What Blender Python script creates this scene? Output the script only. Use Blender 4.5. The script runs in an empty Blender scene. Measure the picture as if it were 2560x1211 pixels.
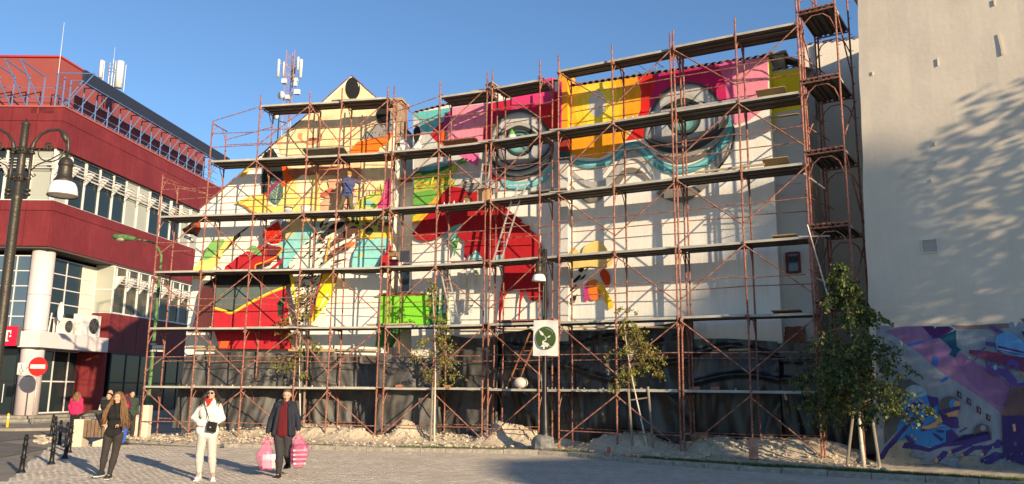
import bpy, math, random
import numpy as np
from mathutils import Vector, Matrix
from math import sin, cos, pi, radians

S = bpy.context.scene
# ---------------------------------------------------------------- camera
FPX, YAW, PITCH, ROLL, CZ = 2029.5, .34, .18136, .00946, 1.75
_f = np.array([-sin(YAW)*cos(PITCH), cos(YAW)*cos(PITCH), sin(PITCH)])
_r = np.array([cos(YAW), sin(YAW), 0.0]); _u = np.cross(_r, _f)
RV = _r*cos(ROLL)+_u*sin(ROLL); UV_ = -_r*sin(ROLL)+_u*cos(ROLL)
CAMP = np.array([0.0, 0.0, CZ])
cd = bpy.data.cameras.new('camera'); cam = bpy.data.objects.new('camera', cd)
S.collection.objects.link(cam)
cd.sensor_width = 36.0; cd.lens = FPX/2560*36; cd.clip_start = .1; cd.clip_end = 1500
cam.matrix_world = Matrix(((RV[0], UV_[0], -_f[0], 0), (RV[1], UV_[1], -_f[1], 0), (RV[2], UV_[2], -_f[2], CZ), (0, 0, 0, 1)))
S.camera = cam
S.render.resolution_x = 1024; S.render.resolution_y = 484
# ---------------------------------------------------------------- light
SUN_EL = radians(13.6)
SUN_D = Vector((.822*cos(SUN_EL), -.569*cos(SUN_EL), sin(SUN_EL)))    # towards the sun
W = bpy.data.worlds.new('World'); S.world = W; W.use_nodes = True
nt = W.node_tree; nt.nodes.clear()
sky = nt.nodes.new('ShaderNodeTexSky'); sky.sky_type = 'NISHITA'; sky.sun_disc = False
sky.sun_elevation = SUN_EL; sky.sun_rotation = math.atan2(.822, -.569)
sky.altitude = 300; sky.air_density = 1.0; sky.dust_density = .25; sky.ozone_density = 4.0
bg = nt.nodes.new('ShaderNodeBackground'); bg.inputs[1].default_value = .112
wo = nt.nodes.new('ShaderNodeOutputWorld')
nt.links.new(sky.outputs[0], bg.inputs[0]); nt.links.new(bg.outputs[0], wo.inputs[0])
sd = bpy.data.lights.new('sun', 'SUN'); sd.energy = 4.8; sd.angle = radians(.5); sd.color = (1.0, .79, .53)
sun = bpy.data.objects.new('sun', sd); S.collection.objects.link(sun)
sun.rotation_euler = SUN_D.to_track_quat('Z', 'Y').to_euler(); sun.location = (30, -30, 40)
S.view_settings.view_transform = 'Standard'; S.view_settings.look = 'None'
S.view_settings.gamma = 1.0; S.view_settings.exposure = 0.78
S.view_settings.use_curve_mapping = False

# ---------------------------------------------------------------- measuring helpers
def ray(px, py): return (px-1280)/FPX*RV-(py-605.5)/FPX*UV_+_f
def onground(px, py, z=0.0):
    d = ray(px, py); t = (z-CZ)/d[2]; return CAMP+t*d
def onwall(px, py, p0, ang):
    a = radians(ang); n = np.array([-sin(a), cos(a), 0]); d = ray(px, py)
    t = ((np.array([p0[0], p0[1], 0])-CAMP)@n)/(d@n); return CAMP+t*d

# ---------------------------------------------------------------- materials
MATS = {}
def mat(name, col, rough=.8, var=.12, vscale=3.0, bump=0.0, bscale=40.0, metal=0.0, spec=.35, col2=None, fac2=.5, attr=None, coat=0, trans=0, tint2=None, s2=12.0, alpha=1.0, streak=0.0):
    if name in MATS: return MATS[name]
    m = bpy.data.materials.new(name); m.use_nodes = True
    n = m.node_tree.nodes; l = m.node_tree.links; b = n['Principled BSDF']
    b.inputs['Roughness'].default_value = rough; b.inputs['Metallic'].default_value = metal
    b.inputs['Specular IOR Level'].default_value = spec
    if coat: b.inputs['Coat Weight'].default_value = coat
    if trans: b.inputs['Transmission Weight'].default_value = trans
    if alpha < 1: b.inputs['Alpha'].default_value = alpha
    tc = n.new('ShaderNodeTexCoord')
    no = n.new('ShaderNodeTexNoise'); no.inputs['Scale'].default_value = vscale; no.inputs['Detail'].default_value = 6; no.inputs['Roughness'].default_value = .65
    l.new(tc.outputs['Object'], no.inputs['Vector'])
    if attr:
        at = n.new('ShaderNodeAttribute'); at.attribute_name = attr; base = at.outputs['Color']
    else:
        rg = n.new('ShaderNodeRGB'); rg.outputs[0].default_value = (*col, 1); base = rg.outputs[0]
    if col2:
        mx = n.new('ShaderNodeMix'); mx.data_type = 'RGBA'
        cr = n.new('ShaderNodeValToRGB'); cr.color_ramp.elements[0].position = fac2-.12; cr.color_ramp.elements[1].position = fac2+.12
        n2 = n.new('ShaderNodeTexNoise'); n2.inputs['Scale'].default_value = s2; n2.inputs['Detail'].default_value = 8; n2.inputs['Roughness'].default_value = .7
        l.new(tc.outputs['Object'], n2.inputs['Vector']); l.new(n2.outputs[0], cr.inputs[0]); l.new(cr.outputs[0], mx.inputs[0])
        l.new(base, mx.inputs[6]); mx.inputs[7].default_value = (*col2, 1); base = mx.outputs[2]
    mr = n.new('ShaderNodeMapRange'); mr.inputs[1].default_value = .25; mr.inputs[2].default_value = .75
    mr.inputs[3].default_value = 1-var; mr.inputs[4].default_value = 1+var
    l.new(no.outputs[0], mr.inputs[0])
    val = mr.outputs[0]
    if streak:                              # rain streaks and roller marks: noise stretched down the wall
        mp_ = n.new('ShaderNodeMapping'); mp_.inputs['Scale'].default_value = (5, 5, .35); n3 = n.new('ShaderNodeTexNoise'); n3.inputs['Scale'].default_value = 1.6; n3.inputs['Detail'].default_value = 7; n3.inputs['Roughness'].default_value = .7
        l.new(tc.outputs['Object'], mp_.inputs[0]); l.new(mp_.outputs[0], n3.inputs['Vector']); m3 = n.new('ShaderNodeMapRange'); m3.inputs[1].default_value = .35; m3.inputs[2].default_value = .7; m3.inputs[3].default_value = 1+streak*.3; m3.inputs[4].default_value = 1-streak
        l.new(n3.outputs[0], m3.inputs[0]); mu = n.new('ShaderNodeMath'); mu.operation = 'MULTIPLY'; l.new(val, mu.inputs[0]); l.new(m3.outputs[0], mu.inputs[1]); val = mu.outputs[0]
    hs = n.new('ShaderNodeHueSaturation'); l.new(base, hs.inputs['Color']); l.new(val, hs.inputs['Value'])
    l.new(hs.outputs[0], b.inputs['Base Color'])
    if bump:
        nb = n.new('ShaderNodeTexNoise'); nb.inputs['Scale'].default_value = bscale; nb.inputs['Detail'].default_value = 5
        l.new(tc.outputs['Object'], nb.inputs['Vector'])
        bp = n.new('ShaderNodeBump'); bp.inputs['Strength'].default_value = bump; bp.inputs['Distance'].default_value = .02
        l.new(nb.outputs[0], bp.inputs['Height']); l.new(bp.outputs[0], b.inputs['Normal'])
    MATS[name] = m; return m

# ---------------------------------------------------------------- mesh builder
class MB:
    def __init__(s): s.v = []; s.f = []; s.c = []
    def add(s, vs, fs, col=None):
        k = len(s.v); s.v.extend([tuple(map(float, p)) for p in vs])
        for f in fs: s.f.append(tuple(i+k for i in f)); s.c.append(col)
        return s
    def box(s, x0, y0, z0, x1, y1, z1, col=None):
        return s.add([(x0,y0,z0),(x1,y0,z0),(x1,y1,z0),(x0,y1,z0),(x0,y0,z1),(x1,y0,z1),(x1,y1,z1),(x0,y1,z1)],
                     [(3,2,1,0),(4,5,6,7),(0,1,5,4),(1,2,6,5),(2,3,7,6),(3,0,4,7)], col)
    def hexa(s, p, col=None):
        return s.add(p, [(3,2,1,0),(4,5,6,7),(0,1,5,4),(1,2,6,5),(2,3,7,6),(3,0,4,7)], col)
    def obox(s, c, ax, ay, az, col=None):   # centre + three half axes
        c = np.array(c, float); ax = np.array(ax, float); ay = np.array(ay, float); az = np.array(az, float)
        return s.hexa([c-ax-ay-az, c+ax-ay-az, c+ax+ay-az, c-ax+ay-az, c-ax-ay+az, c+ax-ay+az, c+ax+ay+az, c-ax+ay+az], col)
    def tube(s, pts, r, n=8, col=None, cap=True):
        pts = [np.array(p, float) for p in pts]; R = r if hasattr(r, '__len__') else [r]*len(pts)
        rings = []; up = None
        for i, p in enumerate(pts):
            t = pts[min(i+1, len(pts)-1)]-pts[max(i-1, 0)]; t = t/(np.linalg.norm(t)+1e-9)
            if up is None: up = np.array([0, 0, 1.]) if abs(t[2]) < .9 else np.array([1., 0, 0])
            a = np.cross(t, up); a /= np.linalg.norm(a)+1e-9; b = np.cross(a, t); up = b
            rings.append([p+R[i]*(a*cos(2*pi*k/n)+b*sin(2*pi*k/n)) for k in range(n)])
        vs = [q for g in rings for q in g]; fs = []
        for i in range(len(pts)-1):
            for k in range(n):
                fs.append((i*n+k, i*n+(k+1) % n, (i+1)*n+(k+1) % n, (i+1)*n+k))
        if cap: fs.append(tuple(range(n-1, -1, -1))); fs.append(tuple((len(pts)-1)*n+k for k in range(n)))
        return s.add(vs, fs, col)
    def lathe(s, prof, c=(0, 0, 0), n=16, col=None, cap=True):   # prof: (r, z)
        vs = []; fs = []
        for r, z in prof: vs += [(c[0]+r*cos(2*pi*k/n), c[1]+r*sin(2*pi*k/n), c[2]+z) for k in range(n)]
        for i in range(len(prof)-1):
            for k in range(n): fs.append((i*n+k, i*n+(k+1) % n, (i+1)*n+(k+1) % n, (i+1)*n+k))
        if cap: fs.append(tuple(range(n-1, -1, -1))); fs.append(tuple((len(prof)-1)*n+k for k in range(n)))
        return s.add(vs, fs, col)
    def prism(s, poly, d, col=None):        # closed 3-D polygon extruded by vector d
        n = len(poly); d = np.array(d, float); P = [np.array(p, float) for p in poly]
        return s.add(P+[p+d for p in P], [tuple(range(n)), tuple(range(2*n-1, n-1, -1))]+[(i, n+i, n+(i+1) % n, (i+1) % n) for i in range(n)], col)
    def grid(s, P, col=None):               # P[i][j] points
        a, b = len(P), len(P[0])
        return s.add([p for r in P for p in r], [(i*b+j, i*b+j+1, (i+1)*b+j+1, (i+1)*b+j) for i in range(a-1) for j in range(b-1)], col)
    def blob(s, c, r, n=10, m=6, jit=0, col=None, sq=(1, 1, 1)):
        vs = []; fs = []
        for i in range(m+1):
            th = pi*i/m
            for k in range(n):
                q = r*(1+random.uniform(-jit, jit)) if 0 < i < m else r
                vs.append((c[0]+sq[0]*q*sin(th)*cos(2*pi*k/n), c[1]+sq[1]*q*sin(th)*sin(2*pi*k/n), c[2]+sq[2]*q*cos(th)))
        for i in range(m):
            for k in range(n): fs.append((i*n+k, (i+1)*n+k, (i+1)*n+(k+1) % n, i*n+(k+1) % n))
        return s.add(vs, fs, col)
    def mesh(s, name, m, org=(0, 0, 0), smooth=False):
        me = bpy.data.meshes.new(name); o = np.array(org, float)
        me.from_pydata([tuple(np.array(p)-o) for p in s.v] if any(org) else s.v, [], s.f)
        if any(c is not None for c in s.c):
            at = me.color_attributes.new('col', 'FLOAT_COLOR', 'CORNER')
            buf = np.empty((len(me.loops), 4), np.float32); k = 0
            for f, c in zip(s.f, s.c):
                c = c or (.5, .5, .5); buf[k:k+len(f)] = (*c[:3], 1); k += len(f)
            at.data.foreach_set('color', buf.ravel())
        me.materials.append(m)
        if smooth: me.polygons.foreach_set('use_smooth', [True]*len(me.polygons))
        me.update(); return me

ROOTS = {}
def setp(o, label=None, cat=None, group=None, kind=None):
    if label: o['label'] = label
    if cat: o['category'] = cat
    if group: o['group'] = group
    if kind: o['kind'] = kind
    return o
def thing(name, label, cat, loc=(0, 0, 0), group=None, rotz=0):
    o = bpy.data.objects.new(name, None); S.collection.objects.link(o); o.location = tuple(map(float, loc)); o.rotation_euler = (0, 0, rotz)
    o.empty_display_size = .2
    return setp(o, label, cat, group)
def worldloc(o):
    p = Vector(o.location)
    while o.parent: o = o.parent; p = p+Vector(o.location)
    return tuple(p)
def part(name, mb, m, parent=None, smooth=False, label=None, kind=None, local=False):
    org = (0, 0, 0) if (parent is None or local) else worldloc(parent)
    o = bpy.data.objects.new(name, mb.mesh(name, m, org, smooth)); S.collection.objects.link(o)
    if parent: o.parent = parent
    return setp(o, label, None, None, kind)
def single(name, mb, m, label, cat, group=None, kind=None, smooth=False):   # a thing that is one mesh, origin at its base
    a = np.array(mb.v); c = (a.min(0)+a.max(0))/2; c[2] = a[:, 2].min()
    o = bpy.data.objects.new(name, mb.mesh(name, m, tuple(c), smooth)); S.collection.objects.link(o); o.location = tuple(c)
    return setp(o, label, cat, group, kind)
def inst(name, me, parent, loc, rot=(0, 0, 0), scale=(1, 1, 1)):
    o = bpy.data.objects.new(name, me); S.collection.objects.link(o)
    o.parent = parent; o.location = tuple(np.array(loc, float)-np.array(worldloc(parent))) if parent else tuple(loc)
    o.rotation_euler = rot; o.scale = scale; return o
def struct(name, mb, m, smooth=False):
    o = bpy.data.objects.new(name, mb.mesh(name, m, (0, 0, 0), smooth)); S.collection.objects.link(o); o['kind'] = 'structure'; return o
def copy_tree(o, parent=None, loc=None, rotz=None):
    c = o.copy(); S.collection.objects.link(c); c.parent = parent
    if loc is not None: c.location = tuple(map(float, loc))
    if rotz is not None: c.rotation_euler = (0, 0, rotz)
    for ch in list(o.children): copy_tree(ch, c)
    return c
def crom(P, n=6, closed=True):              # Catmull-Rom smoothing of a 2-D outline
    P = [np.array(p, float) for p in P]; N = len(P); out = []
    rng = range(N) if closed else range(N-1)
    for i in rng:
        g = lambda k: P[k % N] if closed else P[max(0, min(N-1, k))]
        a, b, c, d = g(i-1), g(i), g(i+1), g(i+2)
        for k in range(n):
            t = k/n; out.append(.5*((2*b)+(-a+c)*t+(2*a-5*b+4*c-d)*t*t+(-a+3*b-3*c+d)*t**3))
    if not closed: out.append(P[-1])
    return out
random.seed(7); RNG = np.random.default_rng(7)

# ---------------------------------------------------------------- fixed places
POL = [(-21.53,22.74),(-19.72,23.01),(-17.91,23.29),(-16.03,23.57),(-14.84,23.75),(-13.15,24.01),(-12.87,23.95),(-11.14,24.0),(-9.39,23.92),
       (-9.17,23.81),(-7.44,23.58),(-6.77,23.40),(-4.98,23.12),(-3.17,22.83),(-3.07,22.81),(-1.28,22.52),(.38,22.27)]
PA = ((-21.53-.21, 22.74+1.38), 8.6)        # gable wall plane (point, direction)
PBW = ((-12.67, 25.5), -3.3)                # middle wall
PC = ((-4.98, 24.58), -8.8)                 # right wall of the mural
G0 = (1.65, 22.4); GA = -17.0               # tall plastered wall: left corner, direction
def pl(px, py, P, off=0.0):                 # pixel of the survey photo -> point on a wall plane, off metres in front
    a = radians(P[1]); n = np.array([sin(a), -cos(a)])
    return onwall(px, py, (P[0][0]+n[0]*off, P[0][1]+n[1]*off), P[1])
# ================================================================ ground
def curb_line(n=60):                        # surveyed foot of the kerb, z = 0
    pts = [onground(*p) for p in [(560,1120),(760,1124),(1000,1130),(1200,1134),(1396,1140),(1560,1156),(1760,1172),(1960,1185),(2190,1199),(2560,1222),(2700,1230)]]
    return [p for p in crom([q[:2] for q in pts], 8, False)]
CURB = curb_line()
m_as = mat('asphalt', (.15,.135,.115), .85, .2, 1.5, .5, 90, col2=(.21,.185,.15), fac2=.5, s2=1.2)
g = MB(); g.grid([[(x, y, -.02) for x in (-400, -60, -30, 0, 30, 400)] for y in (-300, -30, 0, 30, 60, 500)])
struct('ground', g, mat('packed_dirt', (.23,.20,.155), .95, .2, .4, .4, 30, col2=(.30,.26,.20), fac2=.5, s2=1.1))
g = MB(); g.add([(-60, -20, -.008), (-13.5, 6, -.008), (-20.6, 18.3, -.008), (-24.6, 20.0, -.008), (-27, 29, -.008), (-70, 40, -.008)], [(0, 1, 2, 3, 4, 5)])
struct('road', g, m_as)
# dusty paved square: bed sheet plus every paver proud of it
PLZ = [(-60, -25), (40, -25), (12, 17.2)] + [tuple(p) for p in CURB[::-1]] + [(-20.4, 20.4), (-21.5, 21.8), (-23.6, 22.0), (-20.7, 18.4), (-14.2, 11.8), (-13.4, 7)]
PLZ[0] = (-13.5, 7); PLZ[0:1] = [(-13.5, 7), (-10, -25)]
g = MB(); g.add([(x, y, -.004) for x, y in PLZ[:-1]], [tuple(range(len(PLZ)-1))])
struct('plaza', g, mat('joint_sand', (.40,.35,.285), .95, .2, 6, .3, 60))
CC = np.array(CURB)
def left_of_edge(x, y):                     # inside the paved square?
    yc = np.interp(x, CC[:, 0], CC[:, 1]); 
    if x < -16.2: yc = np.interp(x, [-23, -20.4, -16.2], [21.9, 20.5, 20.6])
    xl = np.interp(y, [5, 7, 11.8, 18.4, 22], [-12.6, -13.4, -14.2, -20.7, -23.5])
    return y < yc-.07 and x > xl+.05
pav = []
rh, rw = .105, .21
j = 0; y = 8.0
ang = radians(-3)
while y < 26:
    k = 0; x = -27.0+((j*.37) % 1)*rw
    while x < 9:
        wv = .030*sin(x*2*pi/1.9+.25*sin(j*.5))+.010*sin(x*2*pi/.42)        # wavy courses
        cx = x*cos(ang)-(y+0)*sin(ang)+0.0; cy = (y+wv)*cos(ang)+x*sin(ang)
        d = math.hypot(cx, cy)
        fwd = -sin(YAW)*cx+cos(YAW)*cy; sd_ = cos(YAW)*cx+sin(YAW)*cy
        if fwd > 11 and abs(sd_) < fwd*.68 and left_of_edge(cx, cy): pav.append((fwd, cx, cy, j))
        x += rw
    y += rh; j += 1
pav.sort()
pcols = [(.47,.41,.345), (.49,.43,.36), (.45,.395,.33), (.50,.44,.37), (.47,.415,.345)]
m_pav = mat('paver_stone', (1,1,1), .9, .2, 5, .5, 90, attr='col', col2=(.40,.35,.285), fac2=.54, s2=.9)
def paver_geo(mb, cx, cy, z=0, col=None):
    w, h = rw/2-.003, rh/2-.010; t = .008+random.uniform(-.003, .003); c, s = cos(ang), sin(ang); b = .009
    sk = random.uniform(-.02, .02); tl = random.uniform(-.002, .002)
    P = []
    for (a, q, zz) in [(-w,-h,-.004),(w,-h,-.004),(w,h,-.004),(-w,h,-.004),(-w+b,-h+b,t-tl),(w-b,-h+b,t+tl),(w-b,h-b,t+tl),(-w+b,h-b,t-tl)]:
        q += sk*a/w*.3
        P.append((cx+a*c-q*s, cy+a*s+q*c, z+zz))
    mb.add(P, [(4,5,6,7),(0,1,5,4),(1,2,6,5),(2,3,7,6),(3,0,4,7)], col)
plaza = bpy.data.objects['plaza']
variants = []
for c in pcols:
    q = MB(); paver_geo(q, 0, 0, 0, c); variants.append(q.mesh('paver', m_pav))
for (f, cx, cy, j) in pav[:300]:
    inst('paver', random.choice(variants), plaza, (cx, cy, 0))
g = MB()
for (f, cx, cy, j) in pav[300:]:
    c = random.choice(pcols); u = random.uniform(.9, 1.1); paver_geo(g, cx, cy, 0, tuple(q*u for q in c))
part('pavers', g, m_pav, plaza, kind='stuff')

# kerb stones
kerb = thing('kerb', 'row of rough grey stone kerb blocks along the planted strip', 'kerb', (CURB[0][0], CURB[0][1], 0))
m_kerb = mat('kerb_granite', (.27,.24,.20), .9, .25, 8, .8, 60, col2=(.42,.37,.29), fac2=.5, s2=9)
seg = np.cumsum([0]+[np.hypot(*(CC[i+1]-CC[i])) for i in range(len(CC)-1)])
t = 0.0
while t < seg[-1]-.1:
    L = random.uniform(.72, 1.02); a = np.array([np.interp(t+.008, seg, CC[:, k]) for k in (0, 1)]); b = np.array([np.interp(min(t+L-.008, seg[-1]), seg, CC[:, k]) for k in (0, 1)])
    d = (b-a)/np.linalg.norm(b-a); nn = np.array([-d[1], d[0]]); q = MB(); hz = .12+random.uniform(-.012, .012)
    N = 7; P = []
    for prof in [(0, -.01), (0, hz-.025), (.03, hz), (.17, hz+.004), (.2, hz-.03), (.2, -.01)]:
        row = []
        for i in range(N):
            p = a+(b-a)*i/(N-1)+nn*(prof[0]+random.uniform(-.007, .007)); row.append((p[0], p[1], prof[1]+(random.uniform(-.006, .006) if prof[1] > 0 else 0)))
        P.append(row)
    q.grid(P); q.add([r[0] for r in P], [tuple(range(5, -1, -1))]); q.add([r[-1] for r in P], [tuple(range(6))])
    part('kerb_stone', q, m_kerb, kerb); t += L

# raised strip behind the kerb with sand heaps against the wall
HEAP = [(-19.6,24.0,.32,1.0,.7),(-17.6,24.1,.38,1.6,.7),(-15.4,24.2,.58,1.3,.65),(-13.9,24.0,.5,1.0,.6),(-12.2,24.5,.78,.75,.6),(-10.7,24.5,.34,1.2,.7),(-8.9,24.3,.75,.8,.6),
        (-8.0,24.2,.5,.8,.6),(-5.3,23.7,.48,.9,.6),(-4.3,23.5,.58,.9,.6),(-2.4,23.4,.50,1.0,.7),(-.9,23.2,.55,1.1,.7),(.25,23.0,.58,.8,.6),(1.0,23.0,.3,.6,.6)]
def hgt(x, y):
    z = .105
    for hx, hy, hh, sx, sy in HEAP: z += .76*hh*math.exp(-((x-hx)/sx)**2*1.4-((y-hy)/sy)**2*1.4)
    return z
nx, ny = 420, 46
xs = np.linspace(-22.6, 6.5, nx); P = []
def hn(x, y): return .055*sin(x*3.1+1.7*sin(y*4.1))*sin(y*4.3+1.4*sin(x*2.3))+.035*sin(x*7.7+2.1*sin(y*6))*sin(y*8.3-x*3)+.022*sin(x*17+y*11)*sin(y*19-x*9)+.012*sin(x*41)*sin(y*37+x*17)
for x in xs:
    y0 = np.interp(x, CC[:, 0], CC[:, 1])+.17
    if x < -16.36: y0 = np.interp(x, [-22.6, -20.5, -16.36], [22.2, 21.4, 20.83])
    y1 = 26.2 if x < 1.4 else 22.6
    row = []
    for k in range(ny):
        s = k/(ny-1); y = y0+(y1-y0)*s; e = min(1, s*9); 
        base = hgt(x, y)
        if x < -16.36: base = -.02+(base+.0)*e if k else -.03
        edge = min(1, max(0, (y-y0)/.5))
        z = base*(edge*.9+.1) if x >= -16.36 else base
        if x >= -16.36: z = max(z, .095)
        row.append((x, y, z+hn(x, y)*(.25+min(1, max(0, base-.15)*3))*edge + random.uniform(-.008, .008)))
    P.append(row)
g = MB(); g.grid(P)
m_sand = mat('sand_rubble', (.60,.50,.36), .97, .2, 4, .9, 45, col2=(.50,.41,.295), fac2=.56, s2=5)
struct('sand_bed', g, m_sand, smooth=True)
# loose lumps on the heaps (nobody could count them)
g = MB()
for _ in range(5200):
    x = random.uniform(-22, 1.6); y0 = np.interp(x, CC[:, 0], CC[:, 1])+.3; y = random.uniform(y0, y0+3.2)
    if y > 25.4 or (x > -7 and y > 24.6): continue
    if hgt(x, y) < .2 and random.random() < .6: continue
    r = random.choice([.012, .015, .018, .022, .03, .04, .055]); g.blob((x, y, hgt(x, y)+hn(x, y)+r*.3), r, 5, 3, .35, sq=(1.2, 1, .7))
setp(part('rubble_lumps', g, mat('rubble_lump', (.53,.44,.32), .97, .3, 6, .4, 50)), 'sand lumps and crushed mortar scattered over the heaps', 'rubble', kind='stuff')
# grass fringe on the strip
g = MB()
def blades(x, y, z, n, h, sp):
    for _ in range(n):
        a = random.uniform(0, 2*pi); px, py = x+random.gauss(0, sp), y+random.gauss(0, sp*.6); w = .009; hh = h*random.uniform(.5, 1.2); lx, ly = random.uniform(-.04, .04), random.uniform(-.04, .04)
        c = random.choice([(.06,.11,.02), (.09,.14,.03), (.05,.09,.018), (.13,.14,.04)])
        g.add([(px-w*cos(a), py-w*sin(a), z), (px+w*cos(a), py+w*sin(a), z), (px+lx, py+ly, z+hh)], [(0, 1, 2)], c)
x = -15.8
while x < 6:
    yk = np.interp(x, CC[:, 0], CC[:, 1])
    dens = 60 if (sin(x*1.7)+sin(x*.63+1) > -.4 or x > -4) else 5
    wd = .22 if x < -6 else .30
    for _ in range(3 if x < -4.5 else 5): blades(x+random.uniform(-.1, .1), yk+.27+random.uniform(0, wd), .095, dens//3, .06 if x < -5 else .08, .05)
    x += .1
setp(part('grass_strip', g, mat('grass_blade', (1,1,1), .9, .3, 3, attr='col')), 'thin green grass growing behind the kerb', 'grass', kind='stuff')
# ================================================================ houses with the mural
m_paint = mat('wall_paint', (1,1,1), .85, .14, 3.2, .5, 25, attr='col', streak=.16)
m_wall = mat('mural_wall_render', (.78,.755,.68), .9, .06, .8, .4, 18, streak=.10)
m_wall2 = mat('grey_render', (.60,.565,.50), .92, .07, .7, .5, 22)
m_tile = mat('clay_tile', (.22,.10,.06), .9, .35, 6, .5, 40)
LAYER = [0]
class Mural:
    """paint shapes on one wall plane; each later shape sits one millimetre further out"""
    def __init__(s, P, clip=None): s.P = P; s.mb = MB(); s.sub = {}; s.k = 3
    def tr(s, crop):
        C = dict(A=(640,180,5.505), B=(480,400,4.325), C=(760,380,4.327), D=(1020,240,5.045), E=(1380,180,3.562), F=(2180,780,3.026),
                 G=(320,660,3.997), H=(900,460,3.997), I=(320,360,3.997), J=(900,760,3.997), X=(0,0,1.0))[crop]
        return lambda p: (C[0]+p[0]/C[2], C[1]+p[1]/C[2])
    def shape(s, crop, pts, col, smooth=True, name='painted_shape', n=5):
        if name in ('painted_shape','painted_beam','painted_arch','painted_pool','painted_leaf','painted_disc','painted_feather','painted_jug','painted_window','painted_log_end','bare_plaster','painted_hand','painted_vase','painted_mouth','painted_bird','bare_brick_strip','painted_machine','painted_boat'): name = '%s#%d' % (name, s.k)
        T = s.tr(crop); s.k += 1; mb = s.sub.setdefault(name, MB())
        q = [T(p) for p in pts]
        if smooth: q = crom(q, n)
        V = [pl(x, y, s.P, s.k*.0011) for x, y in q]
        if s.cl: V = [s.cl(v) for v in V]
        a = sum(q[i][0]*q[(i+1) % len(q)][1]-q[(i+1) % len(q)][0]*q[i][1] for i in range(len(q)))
        if a > 0: V = V[::-1]
        mb.add(V, [tuple(range(len(V)))], col)
    cl = None
    def ell(s, crop, c, rx, ry, col, name='painted_shape', rot=0, n=28):
        a = radians(rot)
        s.shape(crop, [(c[0]+rx*cos(t)*cos(a)-ry*sin(t)*sin(a), c[1]+rx*cos(t)*sin(a)+ry*sin(t)*cos(a)) for t in [2*pi*k/n for k in range(n)]], col, False, name)
    def fade(s, crop, c, rx, ry, c0, c1, name='painted_shape', steps=8, rot=0, dx=0, dy=0):   # airbrushed: outer colour to inner colour
        for i in range(steps):
            f = i/(steps-1); r = 1-f*.9; col = tuple(c0[k]+(c1[k]-c0[k])*f for k in range(3))
            s.ell(crop, (c[0]+dx*f, c[1]+dy*f), rx*r, ry*r, col, name, rot)
    def stroke(s, crop, pts, w, col, name='painted_shape', taper=True):
        P = crom(pts, 5, False); L = []; R = []; N = len(P)
        W = w if hasattr(w, '__len__') else [w]*N
        for i, p in enumerate(P):
            t = P[min(i+1, N-1)]-P[max(i-1, 0)]; t = t/(np.linalg.norm(t)+1e-9); nn = np.array([-t[1], t[0]])
            ww = (np.interp(i/(N-1), np.linspace(0, 1, len(w)), w) if hasattr(w, '__len__') else w*(min(1, .25+3*min(i, N-1-i)/N) if taper else 1))/2
            L.append(p+nn*ww); R.append(p-nn*ww)
        s.shape(crop, L+R[::-1], col, False, name)
    def done(s, parent):
        for nme, mb in s.sub.items():
            b = nme.split('#')[0]; part(b, mb, m_paint, parent, kind='stuff' if b in ('painted_strokes', 'painted_speckles', 'painted_landscape') else None)

# ---- gable house
def outline(P, pts, off=0): return [pl(x, y, P, off) for x, y in pts]
GOUT = [(452,1100),(462,870),(500,524),(553,480),(600,437),(655,388),(683,364),(713,335),(763,293),(808,255),(879,190),(945,251),(985,292),(987,338),(976,540),(962,800),(952,1130)]
gh = thing('gable_house', 'cream gable-ended house painted with a bright mural behind the left scaffold', 'house', (-17, 25.2, 0))
aA = radians(PA[1]); nA_ = np.array([-sin(aA), cos(aA), 0])
def tri_prism(name, outl, depth, m, parent, n, smooth=False):
    q = MB(); q.prism(outl, n*depth); return part(name, q, m, parent)
OA = outline(PA, GOUT); OA[0][2] = 0; OA[-1][2] = 0
tri_prism('wall', OA, 8.0, m_wall, gh, nA_)
# roof: verge tiles on both slopes, one piece each
def verge(pa, pb, parent, P, n_in, tw=.30, big=True):
    L = np.linalg.norm(pb-pa); k = int(L/tw); d = (pb-pa)/L; up = np.cross(d, n_in); up = up if up[2] > 0 else -up
    q = MB(); c = np.array([0., 0, 0]); ex = np.array([1, 0, 0]);
    q.obox((0, 0, 0), d*tw*.54, n_in*.16, up*.014+d*.0); me = q.mesh('verge_tile', m_tile)
    for i in range(k):
        p = pa+d*(i+.5)*tw+up*(.020+.010*(i % 2))+n_in*.13
        o = inst('verge_tile', me, parent, p, (0, 0, 0))
for a, b in [((500,524),(600,437)),((600,437),(713,335)),((713,335),(808,255)),((808,255),(879,190)),((879,190),(945,251)),((945,251),(985,292))]:
    verge(pl(*a, PA), pl(*b, PA), gh, PA, nA_)
q = MB()
L_, A_, R_ = pl(500,524,PA,-.02), pl(879,189,PA,-.02), pl(990,296,PA,-.02)
M1 = pl(683,364,PA,-.02)
for a, b in ((L_, M1), (M1, A_), (A_, R_)):
    q.hexa([a-(0,0,.05), b-(0,0,.05), b-(0,0,.05)+nA_*8.2, a-(0,0,.05)+nA_*8.2, a+(0,0,.02), b+(0,0,.02), b+(0,0,.02)+nA_*8.2, a+(0,0,.02)+nA_*8.2])
part('roof', q, m_tile, gh)
m_brick = mat('old_brick', (.34,.22,.14), .95, .35, 7, .7, 40, col2=(.42,.34,.25), fac2=.5, s2=14)
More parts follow.
